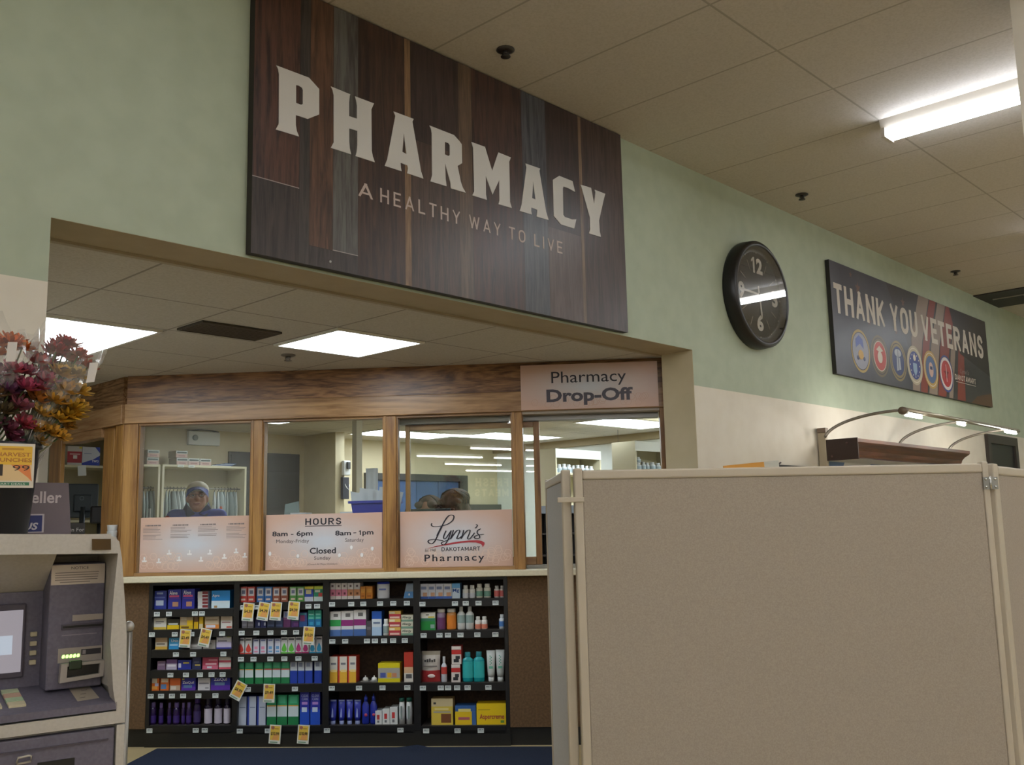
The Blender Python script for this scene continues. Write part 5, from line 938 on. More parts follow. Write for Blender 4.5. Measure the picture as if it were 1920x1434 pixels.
# grey post with a rounded end beside the machine
t = thing('metal_post', 'thin grey metal post with a rounded end beside the cash machine', 'post', (1.47, 3.10, 0))
G().lathe([(.10, 0), (.10, .008), (.03, .014)], flat('#8b8985', 0.35, 0.7), 24).obj('base', t)
G().tube([(-.012, 0, .012), (-.010, 0, .5), (-.006, 0, 1.06)], .011, flat('#9c9a95', 0.3, 0.8), 12).obj('pole', t)
G().ball((-.006, 0, 1.076), (.016, .016, .018), flat('#b5b2ac', 0.3, 0.7)).obj('knob', t)

# ------------------------------------------------------------------ flower bucket on the machine
BX, BY = -.262, .25
bk = thing('flower_bucket', 'black plastic bucket of wrapped flowers on the cash machine', 'bucket', AW(BX, BY, 1.3735), AA)
g = G(); BK = flat('#161415', 0.4); g.lathe([(.095, 0), (.098, .004), (.118, .222), (.126, .224), (.126, .236), (.117, .238), (.113, .22), (.092, .01), (.0, .008)], BK, 36); g.obj('body', bk)
t = thing('flower_price_card', 'yellow HARVEST BUNCHES price card fixed to the black flower bucket', 'price card', AW(-.243, .1205, 1.492), AA)
g = G(); g.box(-.074, .066, 0, .002, 0, .112, flat('#D9CFC0', 0.5)); g.obj('card', t)
g = G(); g.rect(-.066, .060, .058, .105, -.0005, flat('#E2B438', 0.5)); g.rect(-.066, .060, .018, .058, -.0005, flat('#DFC08C', 0.5)); g.poly([(.012, .058), (.05, .028), (.062, .016), (.055, .058)][::-1], -.0008, flat('#E0854A', 0.5)); g.rect(-.066, .056, .006, .014, -.0006, flat('#3E7A5A', 0.5))
PI_ = flat('#B0702E', 0.5); g.text('HARVEST', -.022, .056, .079, .089, -.001, PI_, bold=.02); g.text('BUNCHES', -.024, .059, .065, .075, -.001, PI_, bold=.02); g.rect(-.01, .04, .095, .100, -.001, flat('#C08A2E', 0.5))
DKT = flat('#3A3028', 0.5); g.one(-.022, -.006, .030, .059, -.0012, DKT); g.text('$', -.050, -.034, .036, .059, -.0012, DKT); g.text('99', .016, .055, .043, .057, -.0012, DKT); g.text('DAKOTAMART DEALS', -.064, .046, .0072, .0125, -.001, flat('#D4D8CC', 0.5))
g.obj('print', t)
def blossom(r, col, rnd, layers=3):
    g = G(); m = [flat(col, 0.6), flat(tuple(min(255, int(int(col[1 + 2 * i:3 + 2 * i], 16) * 1.18)) for i in range(3)), 0.6), flat(tuple(int(int(col[1 + 2 * i:3 + 2 * i], 16) * .8) for i in range(3)), 0.6)]
    for l in range(layers):
        n = 9 - l * 2; rr = r * (1 - .27 * l)
        for k in range(n):
            a = 2 * PI * (k + .5 * l) / n + rnd.uniform(-.12, .12); wd = rr * .42; up = .25 + .45 * l + rnd.uniform(-.12, .12)
            M = Matrix.Rotation(a, 4, 'Z') @ Matrix.Rotation(-up, 4, 'Y')
            g.add([(0, -wd * .25, 0), (rr * .45, -wd * .55, .002), (rr * .9, -wd * .4, .006), (rr, 0, .009), (rr * .9, wd * .4, .006), (rr * .45, wd * .55, .002), (0, wd * .25, 0), (rr * .5, 0, -.004)], [(0, 1, 7), (1, 2, 7), (2, 3, 7), (3, 4, 7), (4, 5, 7), (5, 6, 7), (6, 0, 7)], m[(k + l) % 3], True, M)
    g.ball((0, 0, r * .16), (r * .2, r * .2, r * .16), flat('#6E5A22', 0.7), None, 8, 6)
    return g
CELLO = sheet_glass((.97, .97, .97, 1), 1.5, 0.06, 2.4, 0.11)
LEAFM = flat('#3E5230', 0.6); STEM = flat('#5A6A3A', 0.6)
def bunch(label, base, top, rad, picks, seed, card=None):
    rnd = random.Random(seed); t = thing('flower_bunch', label, 'flowers', base, 0, None)
    A = (Vector(top) - Vector(base)); L_ = A.length; zax = A.normalized(); xax = zax.cross(Vector((0, 1, 0))).normalized(); yax = zax.cross(xax)
    MM = Matrix(((xax.x, yax.x, zax.x, 0), (xax.y, yax.y, zax.y, 0), (xax.z, yax.z, zax.z, 0), (0, 0, 0, 1)))
    more = [(px + rnd.uniform(-.025, .025), pz + rnd.uniform(-.03, .02), py + rnd.uniform(.0, .05), r * .95, col) for (px, pz, py, r, col) in picks]
    for (px, pz, py, r, col) in picks + more:
        fr = Vector((px, py, pz)); bd = blossom(r * 1.25, col, rnd)
        d_ = (fr + Vector((0, -.12, .05))).normalized(); q = d_.to_track_quat('Z', 'Y').to_matrix().to_4x4()
        o = bd.obj('blossom', t); o.matrix_local = Matrix.Translation(fr) @ q
        s = G(); s.tube([fr, fr * .55 + A * .05, (rnd.uniform(-.012, .012), rnd.uniform(-.012, .012), .0)], .0025, STEM, 6); s.obj('stem', t)
    for k in range(14):
        h_ = rnd.uniform(.12, .9) * L_; a = rnd.uniform(0, 2 * PI); rr = rad * rnd.uniform(.15, .7) * min(1, h_ / L_ + .25)
        c = MM @ Vector((rr * math.cos(a), rr * math.sin(a), h_)); q = Euler((rnd.uniform(-1, 1), rnd.uniform(-1, 1), rnd.uniform(0, 6))).to_matrix().to_4x4(); s_ = rnd.uniform(.02, .035)
        g = G(); g.add([(0, 0, 0), (s_ * .5, -s_ * .35, .004), (s_ * 1.2, -s_ * .3, .002), (s_ * 1.8, 0, -.004), (s_ * 1.2, s_ * .3, .002), (s_ * .5, s_ * .35, .004)], [(0, 1, 2, 3, 4, 5)], rnd.choice([LEAFM, flat('#5A4A3A', 0.6), flat('#6E5E2E', 0.6)]), False, Matrix.Translation(c) @ q); g.obj('leaf', t)
    n, m = 36, 20; vs = []; fs = []
    for j in range(m):
        f_ = j / (m - 1)
        for k in range(n):
            a = 2 * PI * k / n; r0 = rad * (.32 + .72 * f_ ** .75) * (1 + .03 * math.sin(2.5 * a + seed)); nn = mnoise.noise(Vector((math.cos(a) * 2.2 + seed, math.sin(a) * 2.2, f_ * 5))) * .026 + mnoise.noise(Vector((math.cos(a) * 6, math.sin(a) * 6 + seed, f_ * 13))) * .014
            r0 += nn * min(1, .3 + f_); zz = f_ * L_ * 1.1 + (.03 * math.sin(3 * a + seed) + .02 * math.sin(7 * a)) * (f_ > .93)
            vs.append(MM @ Vector((r0 * math.cos(a), r0 * math.sin(a), zz)))
    for j in range(m - 1):
        for k in range(n): a, b = j * n + k, j * n + (k + 1) % n; fs.append((a, b, b + n, a + n))
    g = G(); g.add(vs, fs, CELLO, False); g.obj('cellophane_sleeve', t)
    if card:
        g = G(); g.add([Vector(p) - Vector(base) for p in card], [(0, 1, 2, 3)], flat('#D2CCC6', 0.5)); g.obj('care_label', t)
    return t
OC, YE, RD, PK, OR_ = '#B98A2E', '#C9A24A', '#9E2A2C', '#B4566A', '#C8601E'
b0 = AW(-.215, .25, 1.50)
def LP(x, y, z): return AW(x, y, z) - b0
pk = []
for x, z, y, r, c in ((-.088, 1.893, .25, .036, RD), (-.120, 1.868, .22, .034, RD), (-.060, 1.862, .24, .034, '#A83A34'), (-.160, 1.830, .22, .034, '#B23A34'), (-.135, 1.845, .27, .03, RD), (-.03, 1.835, .26, .03, '#A8402E'),
  (-.110, 1.800, .20, .036, YE), (-.070, 1.805, .22, .036, '#B59A5A'), (-.145, 1.780, .20, .034, PK), (-.100, 1.755, .19, .036, OC), (-.060, 1.760, .21, .034, YE), (-.165, 1.735, .19, .032, '#C2803A'), (-.125, 1.725, .18, .034, OC), (-.080, 1.712, .20, .036, '#B58A1E'), (-.050, 1.722, .25, .032, YE),
  (-.150, 1.690, .19, .03, YE), (-.110, 1.680, .19, .032, '#C49A2E'), (-.165, 1.650, .19, .03, OC), (-.128, 1.642, .19, .028, OC), (-.09, 1.665, .22, .028, '#A87A2A'), (-.15, 1.62, .21, .026, OC)):
    q = LP(x, y, z); pk.append((q.x, q.z, q.y, r, c))
bunch('bunch of yellow and red mums in cellophane at the right of the black bucket', b0, AW(-.085, .23, 1.865), .084, pk, 11, [AW(-.052, .165, 1.778), AW(-.030, .17, 1.782), AW(-.022, .165, 1.836), AW(-.046, .16, 1.832)])
b0 = AW(-.30, .25, 1.50); pk = []
for x, z, y, r, c in ((-.235, 1.872, .2, .034, OR_), (-.205, 1.866, .22, .032, '#C46A2E'), (-.265, 1.868, .2, .034, '#D0702A'), (-.225, 1.80, .18, .032, PK), (-.195, 1.80, .2, .03, '#A05A6E'), (-.26, 1.79, .18, .032, '#8E4A62'), (-.20, 1.755, .17, .032, '#A0405A'), (-.235, 1.745, .17, .03, '#6A3A5A'),
  (-.265, 1.735, .17, .03, '#7A5A3A'), (-.21, 1.705, .17, .03, '#8A4A56'), (-.245, 1.69, .17, .03, '#5A4A2E'), (-.2, 1.66, .17, .028, '#9A3A46'), (-.23, 1.645, .17, .028, '#7A3A4E'), (-.265, 1.66, .17, .03, '#4E4A3A'), (-.3, 1.8, .18, .034, '#A86A3A'), (-.31, 1.72, .18, .034, OC), (-.31, 1.66, .18, .03, PK)):
    q = LP(x, y, z); pk.append((q.x, q.z, q.y, r, c))
bunch('bunch of orange and pink blooms in crinkled cellophane at the left frame edge', b0, AW(-.262, .22, 1.87), .08, pk, 23, [AW(-.258, .105, 1.81), AW(-.236, .105, 1.812), AW(-.234, .1, 1.862), AW(-.256, .1, 1.86)])

# ================================================================== PORTABLE FABRIC SCREEN
FAB = speck('#A1978A', '#AEA497', 260, 0.9, 2, (0.3, 0.7), spec=0.15); FABG = speck('#B2B0AE', '#BDBBB9', 260, 0.9, 2, (0.3, 0.7), spec=0.15); POST = flat('#C0B6A4', 0.4)
fp = thing('folding_screen', 'beige fabric folding screen of three panels in the right foreground', 'room divider', (2.225, 1.862, 0))
def panel(p0, p1, h_, fab, s0=.02, s1=.02, y_=0.0):
    a = Vector(p0); b = Vector(p1); L_ = (b - a).length; rz = math.atan2(b.y - a.y, b.x - a.x)
    o = bpy.data.objects.new('panel', None); COL.objects.link(o); o.parent = fp; o.location = Vector((a.x, a.y, 0)) - Vector((2.225, 1.862, 0)); o.rotation_euler = (0, 0, rz); o.empty_display_size = .05
    g = G(); t_ = .014
    g.box(0, s0, -t_, t_, 0.0, h_, POST, bev=.004); g.box(L_ - s1, L_, -t_, t_, 0.0, h_, POST, bev=.004); g.box(s0, L_ - s1, -t_, t_, h_ - .034, h_ - .006, POST, bev=.005); g.box(s0, L_ - s1, -t_, t_, .06, .09, POST)
    g.obj('frame', o)
    g = G(); g.box(s0, L_ - s1, -t_ + .004, t_ - .004, .09, h_ - .034, fab, bev=.003); g.obj('fabric', o)
    for x in (.12, L_ - .12): G().box(x - .02, x + .02, -.20, .20, 0, .025, flat('#6f675c', 0.5), bev=.004).obj('foot', o)
    return o
P0, P1 = (2.225, 1.862), (3.192, 1.010)
panel(P0, P1, 1.534, FAB, .026, .02)
panel((2.645, 2.33), (2.2195, 1.886), 1.532, FABG, .02, .024)
panel((3.206, 1.006), (4.25, 1.06), 1.528, FAB, .05, .03)
o_ = Vector((2.225, 1.862, 0)); ang = math.atan2(P1[1] - P0[1], P1[0] - P0[0])
M = Matrix.Translation(Vector((P1[0], P1[1], 0)) - o_) @ Matrix.Rotation(ang, 4, 'Z')
HG = flat('#9a9c98', 0.3, 0.7)
g = G(); g.box(-.022, -.003, -.0175, -.0142, 1.448, 1.486, HG, M); g.box(.003, .024, -.0175, -.0142, 1.448, 1.486, HG, M); g.tube([M @ Vector((0, -.0175, 1.446)), M @ Vector((0, -.0175, 1.488))], .0035, flat('#c9cbc8', 0.2, 0.8), 10)
for x in (-.015, .015):
    for z in (1.456, 1.479): g.ball(tuple(M @ Vector((x, -.018, z))), .004, flat('#c4c6c2', 0.25, 0.8), None, 10, 8)
g.obj('hinge', fp)
M = Matrix.Translation(Vector((P0[0], P0[1], 0)) - o_) @ Matrix.Rotation(ang, 4, 'Z')
G().box(-.052, .028, -.019, -.0145, 1.434, 1.449, POST, M, bev=.002).obj('connector_strap', fp)

# ================================================================== NAVY MAT
g = G(); n = 40; vs = []; fs = []
for j in range(n + 1):
    for k in range(n + 1):
        u, d_ = .31 + 2.7 * k / n, -.055 - 1.9 * j / n
        z = .007 + .018 * math.exp(-((u - 1.98) / .045) ** 2) * math.exp(-((d_ + .07) / .07) ** 2)
        vs.append((u, d_, z))
for j in range(n):
    for k in range(n): a = j * (n + 1) + k; fs.append((a + n + 1, a + n + 2, a + 1, a))
g.add(vs, fs, speck('#141D31', '#1D2940', 160, 0.95, 2), True)
edge = [k for k in range(n + 1)] + [(j + 1) * (n + 1) - 1 for j in range(1, n + 1)] + [n * (n + 1) + k for k in range(n - 1, -1, -1)] + [j * (n + 1) for j in range(n - 1, 0, -1)]
m_ = flat('#161D2E', 0.9); ring = [vs[i] for i in edge]; q = len(ring)
g.add(ring + [(a, b, .001) for a, b, c in ring], [(i, (i + 1) % q, q + (i + 1) % q, q + i) for i in range(q)], m_)
tag(g.obj('floor_mat', None, FP(0, 0), FA), 'dark navy floor mat in front of the medicine shelves', 'mat')

# ================================================================== LIT DISPLAY RACK BY THE WALL, BEHIND THE SCREEN
rk = thing('display_rack', 'dark wood topped display rack under the curved lamp arms at the wall', 'rack', (6.81, 3.30, 0))
BRN = wood('#3A211A', '#5E3A2C', (.6, 9, 9), 3, 1.2, 0.35, 20.0)
G().box(-.035, .0, -.06, 0, 0, 2.0, flat('#B3A790', 0.5), bev=.003).obj('upright', rk); G().box(2.28, 2.46, -.12, 0, 0, 1.95, flat('#B3A790', 0.5), bev=.003).obj('upright', rk)
g = G(); g.box(.0, 2.28, -.02, 0, 0.1, 1.93, flat('#D5D6D4', 0.5)); g.obj('back_panel', rk)
prof = [(-.14, 1.815), (-.20, 1.815), (-.215, 1.835), (-.225, 1.86), (-.25, 1.885), (-.285, 1.905), (-.295, 1.915), (-.295, 1.94), (-.14, 1.94)]
def cornice(x0, x1):
    g = G(); n = len(prof); g.add([(x, a, b) for x in (x0, x1) for a, b in prof], [(i, i + n, (i + 1) % n + n, (i + 1) % n) for i in range(n)] + [tuple(range(n)), tuple(reversed(range(n, 2 * n)))], BRN); return g
cornice(-.02, 2.30).obj('cornice', rk)
g = G(); g.box(-.03, -.02, -.30, -.02, 1.79, 1.945, flat('#33201a', 0.4)); [g.ball((-.032, y, 1.87 + dz), .008, flat('#5a4038', 0.4), None, 8, 6) for y, dz in ((-.22, .04), (-.10, -.05))]; g.obj('end_cap', rk)
G().box(-.045, .0, -.07, -.0, 2.0, 2.035, flat('#7a6858', 0.4), bev=.004).obj('bracket', rk)
AR = flat('#8A8378', 0.3, 0.6)
for x0, x1 in ((-.12, .11), (1.22, 1.40), (2.34, 2.56)):
    pts = [(x0 + (x1 - x0) * t / 12, -.10 - .50 * (1 - math.cos(PI / 2 * t / 12)), 1.96 + .165 * math.sin(PI / 2 * t / 12)) for t in range(13)]
    G().tube(pts, .011, AR, 8).obj('lamp_arm', rk)
G().tube([(.09, -.60, 2.125), (2.69, -.60, 2.115)], .017, flat('#A09888', 0.3, 0.6), 12).obj('lamp_bar', rk)
G().tube([(.06, -.60, 2.116), (.12, -.60, 2.116)], .028, flat('#6E5E4E', 0.4), 12).obj('end_knob', rk)
for x0, x1 in ((.13, .41), (1.17, 1.31), (2.33, 2.61)):
    g = G(); g.tube([(x0, -.598, 2.092), (x1, -.598, 2.090)], .011, glow((1, .97, .9, 1), 75), 10)
    g.box(x0 - .004, x1 + .004, -.618, -.578, 2.106, 2.116, AR); g.obj('lamp', rk)
for x0 in (.03, 1.16):
    g = G(); g.box(x0, x0 + 1.08, -.035, -.022, 1.50, 1.79, flat('#E2E4E4', 0.4)); B_ = flat('#5E7AA8', 0.4)
    g.poly([(x0, 1.50), (x0 + .22, 1.50), (x0 + .20, 1.70), (x0 + .28, 1.79), (x0, 1.79)], -.036, B_); g.poly([(x0 + 1.08, 1.50), (x0 + .86, 1.50), (x0 + .88, 1.70), (x0 + .74, 1.79), (x0 + 1.08, 1.79)][::-1], -.036, B_); g.obj('header_card', rk)
for k, (x0, c) in enumerate(((.16, '#E08428'), (.80, '#DD6A30'), (1.42, '#E08428'), (2.05, '#D9D2C4'))):
    G().box(x0, x0 + .40, -.075, -.065, 1.60, 1.715 if k == 0 else 1.69, flat(c, 0.5)).obj('label_strip', rk)
for z in (.4, .8, 1.2, 1.5): G().box(.0, 2.28, -.10, -.02, z, z + .02, flat('#9c9484', 0.5)).obj('shelf', rk)
t = thing('framed_board', 'white board with a thin black frame on the wall left of the rack', 'board', (6.13, YW - .001, 1.10))
g = G(); K = flat('#26211e', 0.4); [g.box(*b, K) for b in ((0, .50, -.03, 0, .63, .645), (0, .50, -.03, 0, 0, .015), (0, .015, -.03, 0, .015, .63), (.485, .50, -.03, 0, .015, .63))]; g.obj('frame', t)
G().box(.015, .485, -.015, -.002, .015, .63, flat('#DCDAD6', 0.4)).obj('panel', t); G().tube([(-.03, -.02, .60), (-.02, -.028, .64), (.02, -.03, .66)], .007, flat('#4a443e', 0.4), 6).obj('hook', t)
t = thing('sale_card_stand', 'tilted yellow and white card on a thin stand behind the folding screen', 'sign', (5.45, 3.10, 0), R(-20))
G().lathe([(.12, 0), (.12, .01), (.02, .02)], K, 20).obj('base', t); G().tube([(0, 0, .01), (0, 0, 1.62)], .008, K, 8).obj('pole', t)
Mc = Matrix.Translation((0, -.012, 1.655)) @ Matrix.Rotation(R(-5), 4, 'Y')
g = G(); g.box(-.23, .09, 0, .006, -.07, .07, flat('#D2953A', 0.5), Mc); g.box(.09, .21, 0, .006, -.07, .07, flat('#C6C6BC', 0.5), Mc); [g.rect(-.15 + .045 * q, -.12 + .045 * q, -.03 + .006 * (q % 2), .012 + .006 * (q % 3), -.001, flat('#7a6438', 0.5), Mc) for q in range(5)]; g.obj('card', t)

# ================================================================== INSIDE THE PHARMACY
SHC = flat('#D2CBAE', 0.5)
def unit(name, label, x0, x1, y0, y1, h_, shelves=(), rod=None):
    t = thing(name, label, 'shelving', (x0, y0, 0)); w_, d_ = x1 - x0, y1 - y0
    for a in (0, w_ - .022): G().box(a, a + .022, 0, d_, 0, h_, SHC).obj('side_panel', t)
    G().box(.022, w_ - .022, 0, d_, h_ - .022, h_, SHC).obj('top_panel', t); G().box(.022, w_ - .022, d_ - .012, d_, .05, h_ - .022, flat('#BDB596', 0.6)).obj('back_panel', t)
    for z in shelves: G().box(.022, w_ - .022, 0, d_ - .012, z - .02, z, SHC).obj('shelf', t)
    if rod: G().tube([(.022, .09, rod), (w_ - .022, .09, rod)], .007, flat('#8d8d88', 0.3, 0.8), 8).obj('rod', t)
    return t
unit('bag_shelving', 'narrow cream shelving unit with hanging bags at the left edge of the first window', 3.92, 4.525, 9.03, 9.385, 2.035, (1.25, .7), 1.81)
unit('bag_shelving', 'wide cream shelving unit with hanging bags behind the man in the cap', 4.545, 5.475, 9.03, 9.385, 2.04, (1.25, .7), 1.81)
rnd = random.Random(9)
def hang_bag(x, k):
    t = thing('hanging_bag', 'x', 'bag', (x, 9.12, 1.80)); w_, h_ = .13, rnd.uniform(.26, .36)
    G().tube([(0, 0, .018), (.008, 0, .026), (.014, 0, .016), (.008, 0, .0), (0, 0, -.02)], .003, flat('#4a4a48', 0.4), 6).obj('hook', t)
    g = G(); n = 7; vs = []; fs = []
    for j in range(n):
        f_ = j / (n - 1)
        for q in range(6):
            a = 2 * PI * q / 6; vs.append(((.006 + .012 * math.sin(PI * f_)) * math.cos(a), (w_ / 2) * (.45 + .55 * min(1, f_ * 2)) * math.sin(a), -.02 - h_ * f_))
    for j in range(n - 1):
        for q in range(6): a, b = j * 6 + q, j * 6 + (q + 1) % 6; fs.append((a + 6, b + 6, b, a))
    g.add(vs, fs, flat(rnd.choice(['#9FA9A6', '#AEB6B4', '#8E9896', '#B9BFBE', '#7E8A88']), 0.3), True); g.obj('sleeve', t)
    if k % 3 == 0: G().box(-.018, -.012, -.04, .04, -h_ * .95, -h_ * .6, flat('#D5D6D6', 0.5)).obj('paper', t)
    if k % 5 == 2: G().box(-.019, -.013, -.03, .03, -h_ * .8, -h_ * .6, flat('#C86A52', 0.5)).obj('red_label', t)
    t.rotation_euler = (0, 0, R(rnd.uniform(-25, 25))); return t
B1 = [4.36, 4.40, 4.44, 4.47, 4.50]; B2 = [4.60, 4.64, 4.67, 4.71, 4.75, 4.79, 4.82, 4.86]; B3 = [5.16, 5.20, 5.235, 5.27, 5.305, 5.34, 5.38, 5.41]
for nm, B_, lab in (('a', B1, 'grey hanging bag on the rod of the narrow cream shelving'), ('b', B2, 'grey hanging bag on the rod left of the man in the cap'), ('c', B3, 'grey hanging bag on the rod right of the man in the cap')):
    for k, x in enumerate(B_): o = hang_bag(x, k); o['label'] = ('%s %s' % (ORD[k], lab)); o['group'] = lab.replace('bag on', 'bags on')
def ship_box(x, z, w_, h_, label):
    g = G(); g.box(-w_ / 2, w_ / 2, 0, .16, 0, h_, flat('#C9C0B4', 0.5)); g.rect(-w_ / 2, w_ / 2, h_ * .55, h_, -.0004, flat('#CDD2CC', 0.5)); g.rect(-w_ / 2, w_ / 2, 0, h_ * .55, -.0004, flat('#CDAFA4', 0.5)); g.rect(-w_ * .42, w_ * .42, h_ * .62, h_ * .84, -.0008, flat('#4e5a56', 0.5)); g.rect(-w_ * .3, w_ * .3, h_ * .15, h_ * .35, -.0008, flat('#B08A84', 0.5))
    tag(g.obj('supply_box', None, (x, 9.05, z)), label, 'box', 'white and pink boxes on the cream shelving')
for x, z, lab in ((4.455, 2.036, 'lower white and pink box on the narrow cream shelving'), (4.46, 2.108, 'upper white and pink box on the narrow cream shelving'), (4.762, 2.041, 'lower box of the stack of two on the wide cream shelving'), (4.755, 2.113, 'upper box of the stack of two on the wide cream shelving'), (4.888, 2.041, 'single white and pink box right of the stack of two'), (5.016, 2.041, 'white and pink box left of the flat papers on the wide shelving')):
    ship_box(x, z, .122, .068, lab)
g = G()
for k in range(4): g.box(5.09 + .05 * k, 5.31 + .02 * k, 9.06, 9.3, 2.041 + .008 * k, 2.047 + .008 * k, flat(['#C9CCCC', '#3F5A96', '#B9C2CC', '#5A76A8'][k], 0.5))
tag(g.obj('paper_stack'), 'flat blue and white papers on top of the wide cream shelving', 'papers')
for k, x in enumerate((4.735, 4.85)):
    g = G(); g.box(-.034, .034, -.004, -.001, -.026, 0, flat('#D9DCD4', 0.5)); g.rect(-.02, .024, -.016, -.012, -.0044, flat('#8a8e88', 0.5)); tag(g.obj('shelf_label', None, (x, 9.03, 2.04)), '%s white label on the top edge of the wide cream shelving' % ('left' if k == 0 else 'right'), 'label', 'labels on the wide cream shelving')
t = thing('emergency_light', 'white box sign high on the far wall above the man in the cap', 'sign', (5.165, 9.40, 2.275)); g = G(); g.box(-.18, .18, -.05, 0, 0, .145, flat('#D9DAD4', 0.45), bev=.008); g.obj('housing', t)
g = G(); g.tube([(-.17, -.03, .145), (-.05, -.04, .162), (.06, -.04, .160), (.17, -.03, .147)], .008, flat('#3a3a38', 0.5), 8); g.obj('cable', t); G().lathe([(.03, 0), (.03, .012), (.018, .016)], flat('#8f9896', 0.3), 16, Matrix.Translation((-.11, -.05, .075)) @ RX).obj('lens', t)

# left window: cabinet with boxes, screen on a stand
unit('stock_cabinet', 'cream cabinet with product boxes seen through the narrow left window', 3.37, 3.98, 8.58, 8.93, 2.30, (1.975, 1.5, 1.1))
g = G(); g.box(0, .125, 0, .2, 0, .163, flat('#C9C4C0', 0.4)); g.rect(0, .125, .02, .118, -.0005, flat('#A8323E', 0.4)); g.rect(.02, .11, .09, .1, -.0009, flat('#D8A8A8', 0.4)); g.rect(.05, .085, .055, .085, -.0009, flat('#E2DCD8', 0.4)); g.rect(.1, .124, .145, .16, -.0009, flat('#D8C83A', 0.4)); tag(g.obj('product_box', None, (3.455, 8.60, 1.976)), 'red and white box on the shelf behind the narrow left window', 'box')
g = G(); g.box(0, .155, 0, .2, 0, .163, flat('#C4C8D4', 0.4)); g.poly([(0, 0), (.155, 0), (.155, .09), (.10, .055), (0, .02)], -.0005, flat('#2A3FA8', 0.4)); g.poly([(.11, .163), (.155, .11), (.155, .163)], -.0005, flat('#2A3FA8', 0.4)); g.rect(.015, .08, .10, .106, -.0005, flat('#8a96b4', 0.4)); g.text('TWO', .085, .145, .028, .050, -.001, flat('#E4E6EE', 0.4), bold=.03); tag(g.obj('product_box', None, (3.584, 8.60, 1.976)), 'blue and white box marked TWO behind the narrow left window', 'box')
g = G(); g.box(-.036, .036, -.003, 0, -.09, 0, flat('#D9DCDC', 0.5)); o = g.obj('hanging_card', None, (3.572, 8.577, 1.972)); o.rotation_euler = (0, R(-5), 0); tag(o, 'small white card hanging from the shelf in the narrow left window', 'card')
dk = thing('work_desk', 'pale work desk behind the narrow left window', 'desk', (3.16, 7.75, 0)); G().box(0, .75, 0, .62, 1.06, 1.10, flat('#B9B4A2', 0.5), bev=.004).obj('top', dk); G().box(.02, .73, .02, .60, 0, 1.06, flat('#8f8672', 0.6)).obj('base', dk)
mo = thing('monitor', 'dark back of a monitor behind the narrow left window', 'monitor', (3.40, 8.12, 1.10), R(-12)); MD = flat('#3C454A', 0.4)
g = G(); g.box(-.125, .125, 0, .03, .41, .69, MD, bev=.01); g.box(-.07, .07, -.03, .0, .46, .60, flat('#31393e', 0.4), bev=.01); g.obj('screen_back', mo); G().tube([(0, -.02, .02), (0, -.02, .5)], .022, flat('#23282b', 0.4), 10).obj('stand', mo); G().box(-.12, .12, -.13, .07, 0, .02, flat('#23282b', 0.4), bev=.006).obj('base', mo); g = G(); g.ring(-.01, .57, .012, .018, -.0315, flat('#59646a', 0.4), 16); g.obj('badge', mo)
ph = thing('desk_device', 'black cash register beside the monitor behind the narrow left window', 'register', (3.42, 7.90, 1.10), R(-20)); G().box(-.05, .09, -.06, .07, 0, .10, BLACK, bev=.008).obj('base', ph); G().tube([(.03, .02, .1), (.03, .02, .36)], .018, BLACK, 8).obj('pole', ph); G().box(-.04, .10, -.03, .05, .36, .50, flat('#1d1d1f', 0.3), bev=.012).obj('head', ph)
cpz = 1.0905
cup = None
for k in range(7):
    if cup is None:
        g = G(); g.lathe([(.024, 0), (.034, .088), (.036, .09), (.033, .088), (.022, .004), (0, .004)], flat('#D9DBDC', 0.4), 20); cup = o = g.obj('paper_cup')
    else: o = copy_tree(cup)
    o.location = (2.925, 6.49, cpz + .042 * k)
    tag(o, '%s white paper cup in the stack left of the oak corner post' % (['lowest', 'second lowest', 'third lowest', 'middle', 'third highest', 'second highest', 'topmost'][k]), 'cup', 'paper cups in one stack')

# work counter and goods behind the middle windows
hc = thing('dispensing_counter', 'raised dispensing counter behind the hours window', 'counter', FP(0, 0), FA)
G().box(.93, 1.80, .34, .80, 1.32, 1.35, flat('#4a4742', 0.4), bev=.003).obj('top', hc); G().box(.95, 1.78, .40, .78, 0, 1.32, flat('#B5AE9C', 0.6)).obj('base', hc)
def hthing(name, label, cat, u, d, z, rz=0): return thing(name, label, cat, FP(u, d, z), FA + rz)
t = hthing('storage_bin', 'royal blue bin of papers on the counter behind the hours window', 'bin', 1.62, .47, 1.351, R(-8)); g = G(); BB = flat('#2A35A0', 0.35)
g.add([(-.10, -.13, 0), (.10, -.13, 0), (.10, .13, 0), (-.10, .13, 0), (-.13, -.15, .21), (.13, -.15, .21), (.13, .15, .21), (-.13, .15, .21)], [(3, 2, 1, 0), (0, 1, 5, 4), (1, 2, 6, 5), (2, 3, 7, 6), (3, 0, 4, 7)], BB); g.obj('body', t)
g = G(); [g.box(*b, BB) for b in ((-.145, .145, -.162, -.148, .195, .212), (-.145, .145, .148, .162, .195, .212), (-.145, -.131, -.148, .148, .195, .212), (.131, .145, -.148, .148, .195, .212))]; g.obj('rim', t)
PAP = flat('#D3D6DA', 0.6)
rnd = random.Random(21)
